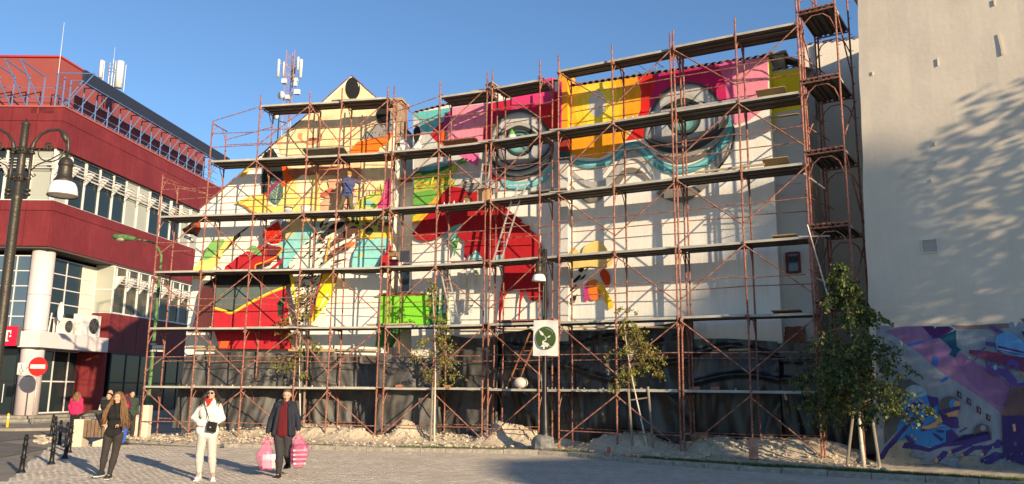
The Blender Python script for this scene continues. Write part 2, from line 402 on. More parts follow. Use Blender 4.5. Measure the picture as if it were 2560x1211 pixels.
# chimney right of the gable, built of courses
ch0 = pl(958,345,PA,-.15); ch1 = pl(1000,345,PA,-.15)
zt = pl(958,250,PA)[2]; zb = pl(958,350,PA)[2]
chn = thing('brick_chimney', 'weathered brick chimney at the right eave of the gable house', 'chimney', (ch0[0], ch0[1], zb))
q = MB(); du = ch1-ch0; du[2] = 0; du /= np.linalg.norm(du); wch = np.linalg.norm((ch1-ch0)[:2])
nb_ = nA_
z = zb-.1; i = 0
while z < zt-.08:
    for k in range(3):
        for face in (0, 1):
            a = ch0+du*(wch*k/3+.005) if face == 0 else ch0+du*(wch-.1)+nb_*(.02+.26*k)
            if face == 0: q.obox((*(a+du*wch/6+nb_*.11)[:2], z+.035), du*(wch/6-.012), nb_*.11, (0, 0, .031))
            else: q.obox((*(a+du*.05+nb_*.13)[:2], z+.035), du*.055, nb_*.12, (0, 0, .031))
    z += .077; i += 1
q2 = MB(); q2.obox((*(ch0+du*wch/2+nb_*.4)[:2], (zb+zt)/2), du*(wch/2-.02), nb_*.38, (0, 0, (zt-zb)/2))
part('core', q2, mat('mortar', (.42,.37,.30), .95, .2, 8), chn); part('brickwork', q, m_brick, chn, kind='stuff')
q = MB(); q.obox((*(ch0+du*wch/2+nb_*.4)[:2], zt+.03), du*(wch/2+.06), nb_*.48, (0, 0, .05)); part('cap', q, m_brick, chn)

M = Mural(PA)
SK = (.80,.62,.36); CR = (.78,.75,.65)
M.shape('A', [(215,1060),(300,952),(480,805),(690,622),(740,575),(920,440),(1320,95),(1690,400),(1895,640),(1870,1211),(1850,2000),(1500,2000),(800,1700),(400,1500),(200,1211)], SK, False, 'painted_face')
M.shape('A', [(290,940),(420,850),(560,720),(690,640),(760,660),(640,740),(520,790),(420,860),(340,990),(350,1160),(320,1160)], (.72,.47,.25), True, 'painted_face')
M.shape('A', [(700,640),(760,600),(1000,640),(900,700),(760,800),(640,860),(600,800)], (.77,.56,.31), True, 'painted_face')
M.shape('A', [(900,1000),(1040,900),(1090,760),(1120,900),(1060,1060),(960,1100)], (.79,.58,.32), True, 'painted_face')
M.shape('A', [(570,890),(590,845),(640,850),(632,900),(650,940),(700,970),(770,962),(830,935),(858,905),(850,850),(880,855),(905,905),(885,950),(830,985),(770,1010),(700,1000),(630,965),(590,925)], (.60,.27,.13), True, 'painted_nose')
M.shape('A', [(700,930),(750,908),(832,908),(830,936),(760,948),(712,948)], (.25,.07,.04), True, 'painted_nose')
M.ell('A', (885,900), 24, 55, (.50,.17,.08), 'painted_nose'); M.shape('A', [(690,985),(730,982),(735,1000),(700,1002)], (.5,.17,.08), True, 'painted_nose')
M.ell('A', (1330,228), 102, 153, (.012,.012,.012), 'painted_disc'); M.stroke('A', [(1395,140),(1412,170),(1412,205)], 10, (.7,.68,.6), 'painted_disc')
M.shape('A', [(1420,940),(1560,800),(1680,690),(1850,560),(1885,620),(1880,830),(1780,880),(1600,910)], (.27,.26,.25), False, 'painted_speckles')
for _ in range(110):
    x = random.uniform(1450, 1880); y = random.uniform(600, 920)
    if y > 940-(x-1420)*.86+10 and y < 925-(x-1420)*.15: M.ell('A', (x, y), 5, 11, (.04,.04,.04), 'painted_speckles', random.uniform(-60, 60), 5)
M.ell('A', (1752,600), 96, 120, (.014,.014,.014), 'painted_disc')
M.shape('A', [(1305,1110),(1320,1045),(1400,962),(1600,915),(1780,880),(1885,820),(1860,900),(1800,1000),(1740,1010),(1700,1050),(1690,1110),(1680,1200),(1320,1200)], (.85,.17,.012), False, 'painted_shape')
M.shape('A', [(95,1165),(120,1115),(185,1075),(228,1052),(262,1100),(300,1170),(290,1211),(70,1200)], (.02,.028,.025), False, 'painted_feather')
M.shape('A', [(232,1050),(288,1012),(320,1100),(350,1170),(305,1170),(262,1100)], (.8,.76,.66), False)
# lips and mouth under the fifth deck
M.shape('B', [(960,60),(1040,85),(1200,90),(1384,60),(1440,80),(1420,150),(1280,160),(1150,190),(1060,200),(985,150)], (.40,.13,.06), True, 'painted_mouth')
M.shape('C', [(190,150),(230,118),(330,105),(450,128),(520,112),(610,118),(615,182),(560,178),(450,190),(330,165),(240,165)], (.82,.50,.27), True, 'painted_mouth')
M.shape('C', [(130,150),(330,170),(600,185),(590,260),(520,320),(420,260),(330,250),(180,250),(60,200)], (.50,.22,.12), True, 'painted_mouth')
M.shape('C', [(180,640),(190,540),(240,500),(170,470),(200,430),(270,390),(260,310),(340,270),(420,200),(540,220),(530,330),(510,500),(480,640)], (.60,.36,.22), True, 'painted_mouth')  # brown around the mouth; the patch takes in the painter's cast shadow
M.shape('C', [(165,475),(200,440),(300,390),(330,440),(240,482),(185,482)], (.50,.12,.08), True, 'painted_mouth')
M.shape('C', [(480,350),(535,330),(545,480),(500,600),(380,600),(365,480)], (.72,.38,.28), True, 'painted_mouth')
M.fade('C', (535,530), 50, 80, (.55,.42,.40), (.62,.60,.58), 'painted_mouth', 4)
# dark feather and the red splash
M.shape('B', [(762,75),(970,70),(976,190),(850,195),(836,300),(826,412),(795,395),(776,330),(765,180)], (.018,.022,.022), False, 'painted_feather')
for i in range(7): M.stroke('B', [(792-i*1, 120+i*40), (765, 160+i*40), (750+i*4, 205+i*38)], 14, (.02,.025,.025), 'painted_feather')
M.shape('B', [(850,200),(975,190),(996,240),(985,350),(945,455),(900,472),(850,430),(832,385),(872,300)], (.085,.17,.14), True, 'painted_feather')
M.stroke('B', [(905,470),(912,400),(930,300),(960,200)], 10, (.32,.48,.42), 'painted_feather')
for i in range(6):
    M.stroke('B', [(915,430-i*38),(880,400-i*36),(850,350-i*20)], 9, (.25,.40,.34), 'painted_feather'); M.stroke('B', [(918,420-i*38),(950,380-i*34),(980,330-i*24)], 9, (.03,.07,.06), 'painted_feather')
M.shape('B', [(835,300),(900,240),(960,190),(985,200),(905,290),(832,372)], (.22,.03,.10), False, 'painted_feather')
M.shape('B', [(785,360),(820,360),(818,410),(790,405)], (.5,.03,.03))
M.shape('B', [(972,72),(1032,75),(1042,150),(1090,200),(1050,240),(985,292),(962,262),(992,205)], (.80,.10,.008), True, 'painted_splash')
# big yellow leaf
Y1 = (.84,.60,.13)
M.shape('B', [(985,300),(1080,225),(1200,182),(1384,150),(1384,560),(900,560),(935,470),(985,400)], (.83,.62,.20), False, 'painted_leaf')
M.shape('B', [(455,468),(545,425),(640,396),(770,366),(800,400),(832,480),(880,500),(1000,520),(1190,545),(1190,575),(700,575),(640,552),(565,500),(520,480)], Y1, False, 'painted_leaf')
M.stroke('B', [(455,468),(520,470),(580,440),(650,410)], 12, (.75,.35,.03), 'painted_leaf')
M.stroke('B', [(520,480),(575,500),(640,552),(700,572)], 14, (.80,.18,.01), 'painted_leaf')
M.fade('B', (1215,290), 95, 130, (.80,.68,.42), (.84,.76,.60), 'painted_leaf', 5)
M.shape('B', [(560,120),(640,85),(600,140),(545,180),(515,180)], (.80,.55,.08))
# landscape strip and magenta wedge
M.shape('C', [(680,480),(720,455),(760,440),(800,400),(862,365),(880,430),(860,500),(800,560),(790,640),(560,640),(570,560),(650,480)], (.50,.52,.12), True, 'painted_landscape')
for (x, y, w) in [(700,500,60),(760,470,50),(820,420,45),(740,540,70),(690,585,50),(820,500,40),(650,600,40)]:
    M.stroke('C', [(x-w,y+12),(x,y),(x+w,y-18)], 12, random.choice([(.10,.28,.05),(.62,.45,.10),(.30,.40,.05),(.55,.30,.08)]), 'painted_landscape')
M.ell('C', (705,560), 50, 32, (.20,.50,.46), 'painted_landscape'); M.ell('C', (750,580), 30, 22, (.07,.16,.04), 'painted_landscape')
for x, y in [(705,440),(770,430),(838,430),(664,545),(826,380)]: M.ell('C', (x, y), 6, 34, (.03,.09,.03), 'painted_landscape')
M.shape('C', [(785,640),(850,450),(900,320),(945,262),(945,540),(880,640)], (.58,.04,.18), False)
M.shape('C', [(330,680),(440,690),(850,690),(925,690),(920,760),(945,880),(800,905),(720,925),(650,905),(600,845),(500,800),(440,740)], (.62,.50,.14), True, 'painted_landscape')
for _ in range(34):
    x, y = random.uniform(450, 910), random.uniform(705, 860)
    if y > 740+(x-450)*-.02 and (x < 560 and y > 790): continue
    M.ell('C', (x, y), random.uniform(10, 34), random.uniform(8, 22), random.choice([(.03,.07,.03),(.30,.40,.05),(.05,.22,.10),(.55,.16,.05),(.05,.05,.04),(.25,.45,.40)]), 'painted_landscape', random.uniform(-30, 30), 9)
for x in (530,575,760,785,860): M.ell('C', (x, 735), 8, 40, (.02,.05,.03), 'painted_landscape')
M.ell('C', (705,855), 40, 40, (.03,.05,.02), 'painted_landscape')
M.shape('C', [(590,840),(660,835),(650,890),(740,920),(830,880),(930,885),(945,960),(870,940),(790,925),(735,965),(690,1012),(660,1000),(700,940),(600,935)], (.84,.58,.06), True, 'painted_landscape')
M.shape('C', [(600,955),(680,945),(730,955),(800,930),(880,935),(920,955),(905,1040),(835,1190),(800,1290),(540,1290),(535,1110),(585,1015)], (.24,.58,.55), True, 'painted_pool')
M.ell('C', (620,1120), 16, 36, (.80,.55,.10), 'painted_pool', 40)
M.shape('B', [(1010,640),(1384,600),(1440,640),(1384,690),(1240,705),(1160,762),(1010,872),(990,770)], (.66,.50,.22), False)
M.shape('B', [(905,930),(1000,872),(1160,762),(1260,690),(1340,668),(1400,690),(1430,760),(1420,840),(1370,940),(1300,960),(1180,955),(1170,1030),(1080,1100),(1000,1200),(985,1150)], (.24,.58,.55), True, 'painted_pool')
M.ell('B', (1010,705), 48, 50, (.22,.33,.32))
M.shape('X', [(722,660),(800,560),(850,545),(830,620),(812,800),(800,815),(745,815),(728,740)], (.78,.76,.62), False, 'painted_strokes')
for _ in range(120):
    f = random.random(); y = 560+f*245; xl = np.interp(y, [560,600,660,700,810], [790,760,722,724,738]); xr = np.interp(y, [560,600,660,700,810], [835,828,812,800,776])
    x = random.uniform(xl+4, xr-4); M.ell('X', (x, y), random.uniform(2.5, 7), random.uniform(.9, 2.0), (.015,.015,.015), 'painted_strokes', random.uniform(-50, -15), 8)
M.shape('C', [(160,972),(190,890),(235,865),(262,862),(228,930),(170,975)], (.02,.02,.02), True, 'painted_strokes')
M.shape('C', [(165,800),(190,760),(215,738),(210,770),(185,822)], (.02,.02,.02), True, 'painted_strokes')
M.shape('C', [(258,840),(300,790),(400,755),(445,768),(400,820),(330,858),(280,880)], (.015,.012,.012), True, 'painted_strokes')
M.shape('C', [(300,1005),(312,960),(420,870),(540,800),(585,858),(480,910),(400,950),(320,1010)], (.10,.045,.035), True, 'painted_strokes')
M.shape('C', [(240,1150),(300,1070),(420,1000),(500,970),(575,975),(540,1010),(430,1060),(330,1120),(250,1180)], (.14,.06,.045), False, 'painted_strokes')
M.shape('C', [(430,1005),(500,968),(575,975),(535,1018),(430,1055)], (.62,.18,.04), False, 'painted_strokes')
M.shape('C', [(222,1185),(285,910),(300,905),(242,1185)], (.85,.42,.03), False, 'painted_strokes')
M.shape('C', [(340,1180),(420,1160),(480,1150),(400,1185),(330,1211)], (.10,.04,.03), True, 'painted_strokes')
# honeycomb strawberry, red jug
M.shape('B', [(770,765),(850,715),(935,655),(958,730),(972,830),(942,900),(880,915),(800,885),(763,820)], (.66,.025,.012), False, 'painted_strawberry')
for r in range(9):
    for c in range(8):
        x = 785+c*24+(r % 2)*12; y = 690+r*24
        if y > 762-(x-770)*.62+14 and y < 890 and x < 950+min(0, (y-740)*.3)+6: M.ell('B', (x, y), 10, 11, (.52,.012,.008) if (r+c) % 3 else (.80,.06,.015), 'painted_strawberry', 0, 6)
M.stroke('B', [(800,890),(870,918),(940,908)], 12, (.85,.8,.7), 'painted_strawberry')
CRI = (.42,.014,.022)
M.shape('B', [(345,1200),(360,1150),(440,1100),(470,1060),(560,1010),(600,988),(700,1010),(760,1050),(830,1070),(700,1130),(690,1200)], CRI, False, 'painted_jug')
M.shape('B', [(700,940),(760,912),(830,925),(965,940),(978,975),(905,1080),(800,1125),(740,1110),(720,1050)], CRI, False, 'painted_jug')
M.shape('B', [(802,935),(965,945),(968,985),(900,1045),(815,1050)], (.12,.018,.025), False, 'painted_jug')
M.stroke('B', [(686,1185),(692,1135),(800,1098),(900,1050),(965,985),(972,950),(930,925)], 13, (.90,.36,.015), 'painted_jug', False)
M.shape('B', [(588,972),(650,925),(700,940),(748,1012),(742,1040),(665,1012),(640,982)], (.16,.42,.12), True, 'painted_jug')
M.shape('B', [(820,1190),(900,1130),(985,1052),(975,1110),(880,1185)], CRI, False, 'painted_jug')
M.shape('B', [(18,1200),(60,1120),(200,1010),(330,900),(445,828),(430,892),(322,1010),(330,1030),(245,1165),(180,1200)], (.84,.64,.17), True, 'painted_leaf')
M.shape('B', [(118,1085),(145,1000),(190,905),(260,865),(352,862),(330,920),(270,1000),(190,1070)], (.20,.46,.12), True, 'painted_leaf')
M.shape('B', [(395,915),(440,868),(455,892),(405,928)], (.85,.30,.02), True, 'painted_leaf')
M.shape('B', [(355,972),(440,872),(452,830),(490,800),(560,750),(640,702),(580,760),(522,800),(532,822),(470,872),(400,940)], (.015,.015,.015), False, 'painted_strokes')
M.shape('B', [(30,1211),(0,1290),(120,1290),(200,1211)], (.84,.64,.17), False, 'painted_leaf')
# lower left: jug and vase
M.shape('G', [(640,640),(670,540),(705,400),(730,270),(765,200),(840,240),(855,420),(850,640)], (.11,.028,.028), False, 'painted_jug')
M.shape('G', [(750,212),(880,125),(930,60),(1640,40),(1625,110),(1640,200),(1560,235),(900,250),(830,240)], (.02,.018,.018), False, 'painted_jug')  # black band, in part the deck's cast shadow put into the paint
M.shape('G', [(880,240),(1575,228),(1500,260),(1300,330),(1050,465),(875,432)], (.10,.14,.13), False, 'painted_jug')
M.shape('G', [(868,445),(960,470),(1040,490),(1200,402),(1400,305),(1575,240),(1598,450),(1640,850),(920,850),(850,640)], (.48,.018,.03), False, 'painted_jug')
M.shape('G', [(905,840),(930,770),(1010,770),(992,840)], (.75,.12,.02), False, 'painted_jug')
M.stroke('G', [(868,442),(960,468),(1040,488),(1200,400),(1400,298),(1572,232)], 26, (.92,.42,.02), 'painted_jug', False)
M.stroke('G', [(868,440),(960,466),(1040,484),(1200,396),(1400,293),(1575,228)], 12, (.95,.66,.06), 'painted_jug', False)
M.shape('G', [(1497,520),(1500,400),(1530,338),(1582,342),(1545,420),(1522,515)], (.02,.06,.03), True, 'painted_jug')
M.shape('G', [(1612,100),(1650,110),(1665,260),(1700,400),(1722,530),(1706,562),(1680,440),(1640,260)], (.88,.62,.03), False, 'painted_vase')
M.shape('G', [(1935,70),(1960,75),(1925,180),(1885,330),(1835,560),(1815,560),(1870,330),(1915,180)], (.55,.02,.04), False, 'painted_vase')
M.shape('G', [(1958,70),(2115,75),(2075,200),(2045,260),(2030,330),(1900,520),(1840,600),(1830,560),(1890,330),(1928,180)], (.90,.62,.02), False, 'painted_vase')
M.shape('G', [(1985,300),(2010,300),(1880,500),(1855,540)], (.78,.74,.62), False, 'painted_vase')
for i in range(6): M.stroke('G', [(2090,120+i*20),(2060,132+i*20),(2035,150+i*20)], 7, (.03,.05,.07), 'painted_vase')
for _ in range(46):
    y = random.uniform(120, 610); xl = np.interp(y, [100,560,620], [1665,1715,1700]); xr = np.interp(y, [100,560,620], [1915,1822,1800])
    M.ell('G', (random.uniform(xl, xr), y), random.uniform(10, 30), random.uniform(4, 9), (.015,.015,.015), 'painted_strokes', random.uniform(-35, -5), 8)
M.shape('H', [(190,800),(240,710),(302,590),(318,700),(318,820),(190,830)], CRI, False)
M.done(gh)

# projecting eave board with the painted bird at the left edge
bd = MB(); pb = [pl(454+(x-535)/3.997, 575+(y-860)/3.997, PA, .02) for x, y in [(535,855),(580,830),(640,785),(720,782),(724,850),(685,930),(640,905),(570,900)]]
bd.prism(pb, nA_*.06); part('painted_board', bd, mat('bird_board', (.70,.12,.02), .8, .3, 5, col2=(.02,.02,.02), fac2=.45, s2=2.2), gh)
q = MB(); q.tube([pl(462,592,PA,.03), pl(478,598,PA,.03), pl(482,604,PA,.03)], .06, 8); part('gutter_pipe', q, mat('galvanised', (.42,.42,.40), .5, .1, 5, metal=.6), gh, smooth=True)

# ---- recess between the houses
rc = thing('recessed_wall', 'narrow light grey wall set back between the two painted houses', 'wall', (-13, 26.3, 0))
e0 = OA[12].copy(); a0 = pl(985,600,PA); a1 = pl(1035,600,PBW)
q = MB(); nB_ = np.array([-sin(radians(PBW[1])), cos(radians(PBW[1])), 0])
w0 = a0+nA_*.9; w1 = a1+nB_*.9
q.prism([(w0[0]-.3, w0[1], 0), (w1[0]+.3, w1[1], 0), (w1[0]+.3, w1[1], 9.35), (w0[0]-.3, w0[1], 9.35)], (0, .6, 0)); part('wall', q, m_wall2, rc)
q = MB(); 
for k in range(5): q.obox((w0[0]-.1+k*.28, w0[1]-.02, 9.42), (.13,0,0), (0,.25,0), (0,0,.05))
part('coping', q, m_tile, rc)
# bunched white sheet lying on the ledge
q = MB(); c0 = pl(1028,345,PBW,.2); P = []
for i in range(9):
    P.append([(c0[0]-.45+.11*i, c0[1]+random.uniform(-.06,.06)-.05*(j_ % 2), c0[2]-.42+.1*j_*(.5+.5*sin(i*.8+1))) for j_ in range(6)])
q.grid(P); single('white_sheet', q, mat('white_plastic_sheet', (.78,.76,.74), .4, .08, 6), 'crumpled white plastic sheet hung at the gap between the painted houses', 'sheet')

# ---- middle house
mh = thing('middle_house', 'low tiled house painted with a pink and red mural and one big grey eye', 'house', (-10, 25.4, 0))
TB = [(1033,283),(1100,268),(1222,237),(1280,222),(1345,210),(1397,203)]
OB = [pl(1033,900,PBW)]+[pl(x, y, PBW) for x, y in TB]+[pl(1399,900,PBW)]; OB[0][2] = 0; OB[-1][2] = 0
q = MB(); q.prism(OB[::-1], nB_*7); part('wall', q, m_wall, mh)
def eave(parent, P, n, a, b, col='clay'):
    """row of single pantiles along an eave, each a part"""
    p, r = pl(*a, P, .06), pl(*b, P, .06); L = np.linalg.norm(r-p); d = (r-p)/L; k = int(L/.21)
    q = MB(); N = 7; P0 = []; 
    for s in (0, 1):
        P0.append([tuple(d*(L/k)*(t/(N-1)-.5)+n*(s*.42)+np.array([0, 0, .055*sin(pi*t/(N-1))+s*.16])) for t in range(N)])
    P1 = [[(a_[0], a_[1], a_[2]-.018) for a_ in r_] for r_ in P0]
    q.grid(P0); q.grid([r_[::-1] for r_ in P1]); q.grid([P0[0][::-1], P1[0][::-1]]); me = q.mesh('pantile', m_tile)
    for i in range(k): inst('pantile', me, parent, p+d*(i+.5)*L/k+np.array([0, 0, .02+random.uniform(-.006, .006)]))
    q = MB(); h = n*3.2+np.array([0, 0, 1.1]); e = n*.3+np.array([0, 0, .12])
    q.hexa([p+e-(0,0,.06), r+e-(0,0,.06), r+h-(0,0,.06), p+h-(0,0,.06), p+e, r+e, r+h, p+h]); part('roof_slope', q, m_tile, parent)
eave(mh, PBW, nB_, (1033,283), (1280,222)); eave(mh, PBW, nB_, (1345,210), (1394,203))
m_mag = mat('magenta_render', (.66,.04,.16), .85, .08, 3, .3, 30)
q = MB(); c = [pl(1279,262,PBW,.05), pl(1385,262,PBW,.05), pl(1385,194,PBW,.05), pl(1279,212,PBW,.05)]; q.prism(c[::-1], nB_*1.1); part('firewall_block', q, m_mag, mh)
B_ = Mural(PBW)
B_.shape('D', [(68,215),(1500,0),(1900,-60),(1900,900),(1900,1211),(80,1211)], (.56,.56,.52), False, 'painted_ground')
TL = (.13,.48,.46)
B_.shape('D', [(70,222),(130,208),(540,150),(522,190),(470,240),(450,310),(420,330),(340,410),(275,492),(165,412),(135,300),(70,260)], TL, False)
B_.ell('D', (115,490), 46, 115, (.015,.015,.015))
B_.shape('D', [(275,492),(400,345),(450,318),(455,420),(440,590),(400,612),(330,552)], (.50,.012,.03), False)
B_.shape('D', [(415,615),(430,420),(470,380),(500,400),(470,520),(460,640)], (.85,.15,.01), False)
B_.shape('D', [(450,440),(462,260),(530,190),(545,250),(500,420)], (.38,.04,.17), True)
PK = (.84,.26,.36)
B_.shape('D', [(540,152),(1000,95),(1010,250),(960,450),(940,640),(940,700),(470,700),(480,560),(500,400),(545,250)], PK, False)
B_.shape('D', [(640,740),(900,725),(880,890),(760,830)], (.80,.14,.36), False)
B_.shape('D', [(1000,97),(1290,48),(1560,-10),(1700,0),(1700,300),(1500,400),(1250,300),(1100,380),(1040,520),(1000,620),(960,600),(950,500),(985,300)], (.52,.012,.055), False)
B_.shape('D', [(1620,10),(1895,-60),(1900,430),(1780,470),(1700,330),(1640,200)], (.62,.012,.015), False)
B_.shape('D', [(1300,50),(1640,0),(1620,110),(1300,190)], (.66,.03,.14), False)
def eye(M, cr, outer, lid, crease, white, iris, lower):
    nm = 'painted_eye'
    M.shape(cr, outer, (.07,.068,.065), True, nm); 
    c = np.mean(lid, 0)
    for f in range(5): M.shape(cr, [tuple(c+(np.array(p)-c)*(1-.022*f)) for p in lid], tuple(.22+.07*f-(0 if k < 2 else .015) for k in range(3)), True, nm)
    M.shape(cr, crease, (.06,.06,.058), True, nm)
    c = np.mean(white, 0)
    for f in range(5): M.shape(cr, [tuple(c+(np.array(p)-c)*(1-.06*f)) for p in white], tuple(.22+.055*f for k in range(3)), True, nm)
    (ix, iy), rx, ry = iris
    M.fade(cr, (ix, iy), rx, ry, (.008,.02,.02), (.22,.42,.40), nm, 9, 0, rx*.10, -ry*.02)
    M.fade(cr, (ix-rx*.05, iy+ry*.3), rx*.6, ry*.42, (.12,.32,.31), (.30,.52,.50), nm, 4)
    M.ell(cr, (ix, iy-ry*.28), rx*.62, ry*.42, (.02,.04,.04), nm); M.fade(cr, (ix, iy-ry*.2), rx*.52, ry*.36, (.10,.25,.24), (.45,.62,.58), nm, 4)
    M.ell(cr, (ix, iy-ry*.2), rx*.26, ry*.24, (.02,.03,.03), nm); M.ell(cr, (ix+rx*.02, iy-ry*.1), rx*.18, ry*.16, (.5,.64,.6), nm)
    M.shape(cr, [(ix-rx*1.25, iy-ry*.45), (ix-rx*.6, iy-ry*.95), (ix, iy-ry*1.14), (ix+rx*.7, iy-ry*.95), (ix+rx*1.4, iy-ry*.25), (ix+rx*.7, iy-ry*.66), (ix, iy-ry*.8), (ix-rx*.6, iy-ry*.68)], (.03,.03,.03), True, nm)
    M.shape(cr, [(ix-rx*1.25, iy-ry*.55), (ix-rx*.6, iy-ry*1.08), (ix, iy-ry*1.28), (ix+rx*.7, iy-ry*1.1), (ix+rx*1.4, iy-ry*.4), (ix+rx*.7, iy-ry*.86), (ix, iy-ry*1.06), (ix-rx*.6, iy-ry*.86)], (.42,.41,.37), True, nm)
    for pts, w, col in lower: M.stroke(cr, pts, w, col, nm)
eye(B_, 'D',
    [(1030,560),(1060,400),(1150,270),(1300,185),(1470,165),(1620,225),(1740,360),(1810,480),(1840,640),(1810,800),(1710,930),(1560,1020),(1420,1062),(1270,1050),(1130,970),(1050,830),(1020,700)],
    [(1050,560),(1100,400),(1200,270),(1340,212),(1480,215),(1600,270),(1700,370),(1785,500),(1815,640),(1785,780),(1685,880),(1540,955),(1400,980),(1250,958),(1130,880),(1070,760)],
    [(1085,560),(1160,450),(1280,365),(1400,335),(1520,355),(1650,430),(1790,560),(1800,660),(1720,770),(1570,865),(1400,900),(1250,872),(1130,775)],
    [(1110,570),(1180,470),(1300,400),(1400,372),(1500,385),(1610,450),(1770,590),(1770,660),(1700,750),(1560,835),(1400,870),(1240,840),(1140,735)],
    ((1400,575),190,192),
    [([(1080,860),(1250,930),(1420,940),(1600,880),(1780,740)], 22, (.03,.03,.03)), ([(1130,930),(1280,985),(1440,990),(1620,930),(1790,800)], 34, (.45,.43,.38)), ([(1180,1010),(1330,1050),(1480,1030),(1640,960),(1790,830)], 26, (.10,.10,.09))])
B_.shape('D', [(950,880),(1010,895),(1100,1005),(1240,1050),(1235,1075),(1080,1045),(985,985)], (.50,.012,.03), True)
B_.shape('D', [(1190,1050),(1350,1085),(1520,1075),(1680,1005),(1815,850),(1835,900),(1745,1055),(1600,1135),(1440,1185),(1290,1175),(1200,1125)], (.17,.48,.50), True, 'painted_wave')
B_.stroke('D', [(1250,1130),(1420,1125),(1580,1085),(1720,990)], 22, (.42,.66,.66), 'painted_wave')
# landscape on its left flank
B_.shape('D', [(80,960),(340,895),(620,860),(610,940),(540,1010),(600,1110),(560,1260),(440,1400),(70,1470)], (.42,.50,.07), False, 'painted_landscape')
B_.shape('D', [(82,960),(250,905),(520,868),(560,880),(400,960),(250,985),(82,1040)], (.03,.12,.06), True, 'painted_landscape')
B_.shape('D', [(85,955),(100,905),(380,885),(380,845),(440,850),(560,850),(300,940)], (.09,.36,.38), False, 'painted_landscape')
B_.shape('D', [(110,1120),(200,1070),(235,1130),(140,1155)], (.75,.18,.03), True, 'painted_landscape'); B_.shape('D', [(380,1090),(460,1060),(480,1130),(400,1160)], (.12,.30,.05), True, 'painted_landscape')
for _ in range(34):
    x, y = random.uniform(95, 560), random.uniform(990, 1200); B_.stroke('D', [(x-40,y+14),(x,y),(x+44,y-16)], random.uniform(10, 26), random.choice([(.08,.26,.05),(.72,.62,.05),(.65,.20,.03),(.20,.38,.05),(.50,.55,.06)]), 'painted_landscape')
B_.stroke('D', [(290,1120),(310,1060),(320,1010)], 20, (.8,.66,.04), 'painted_landscape')
B_.shape('D', [(595,858),(640,810),(690,780),(755,832),(690,855)], (.12,.34,.10), False, 'painted_landscape')
B_.shape('H', [(528,215),(533,90),(700,60),(820,80),(780,180),(640,320),(518,330)], (.14,.38,.06), False, 'painted_landscape')
B_.shape('H', [(520,390),(528,330),(600,280),(700,190),(812,85),(785,190),(700,290),(625,385)], (.86,.52,.03), False, 'painted_landscape')
for i in range(4): B_.stroke('H', [(520,400+i*12),(640,320-i*10),(740,200-i*14),(830,60-i*10)], 9, [(.85,.5,.03),(.7,.10,.01),(.88,.7,.1),(.8,.25,.02)][i], 'painted_landscape')
B_.shape('H', [(950,20),(1050,-30),(1150,-5),(1230,10),(1400,60),(1300,130),(1130,90),(1000,60)], (.30,.28,.24), False)
RD = (.40,.008,.015)
B_.shape('H', [(522,500),(560,440),(640,340),(740,240),(830,90),(900,22),(960,30),(1045,45),(1060,92),(1130,85),(1185,62),(1180,95),(1232,135),(1300,180),(1440,222),(1520,290),(1622,365),(1600,385),(1702,425),(1690,450),(1780,520),(1810,600),(1830,700),(1828,800),(1780,892),(1440,882),(1440,760),(1290,762),(1245,790),(1200,700),(1150,645),(1110,720),(1080,700),(1062,748),(1042,740),(1040,640),(1052,590),(980,515),(870,470),(820,510),(760,550),(640,575),(560,550)], RD, False, 'painted_bird')
B_.shape('H', [(1440,885),(1775,880),(1850,1000),(1882,1200),(1860,1330),(1840,1300),(1850,1180),(1800,1150),(1770,1165),(1700,1165),(1665,1095),(1645,1050),(1610,1180),(1590,1420),(1578,1420),(1590,1180),(1600,1060),(1500,1060),(1450,1120),(1410,1300),(1405,1450),(1390,1450),(1385,1290),(1400,1080)], RD, False, 'painted_bird')
B_.shape('H', [(850,560),(885,450),(1020,398),(1005,450),(935,560),(890,592)], (.20,.46,.42), True); B_.shape('H', [(1120,790),(1125,735),(1150,660),(1220,740),(1225,790)], (.33,.66,.62), False)
B_.shape('H', [(900,600),(985,540),(975,610),(952,700),(935,720),(930,630)], (.14,.34,.12), True); B_.shape('H', [(1340,760),(1340,715),(1420,708),(1420,760)], (.35,.64,.62), False)
B_.shape('H', [(1120,870),(1170,860),(1190,900),(1150,890),(1120,900)], (.12,.40,.10), False)
B_.shape('H', [(1740,900),(1745,860),(1800,822),(1830,830),(1810,900),(1760,905)], (.85,.45,.02), False)
for x, w in ((1010,60),(1110,44),(760,70),(860,50)): B_.shape('H', [(x,860),(x+w,860),(x+w-30,1290),(x-30,1290)], (.62,.62,.58), False)
B_.done(mh)

# small window in the recess, with its frame
wn = thing('small_window', 'narrow window with a light frame low in the gap between the painted houses', 'window', (-13.1, 25.6, 4.3))
c = pl(1002,690,PA,.0)+nA_*.5; q = MB(); fr = .035
for dx in (-.22, .22): q.box(c[0]+dx-fr, c[1]-.04, c[2]-.55, c[0]+dx+fr, c[1]+.04, c[2]+.55)
for dz in (-.53, .53): q.box(c[0]-.185, c[1]-.038, c[2]+dz-fr, c[0]+.185, c[1]+.038, c[2]+dz+fr)
part('frame', q, mat('white_plastic', (.74,.74,.72), .4, .04, 5), wn)
m_glass = mat('dark_glass', (.045,.055,.06), .08, .3, .6, spec=.8)
q = MB(); q.box(c[0]-.185, c[1]-.01, c[2]-.49, c[0]+.185, c[1]+.01, c[2]+.49); part('pane', q, m_glass, wn)

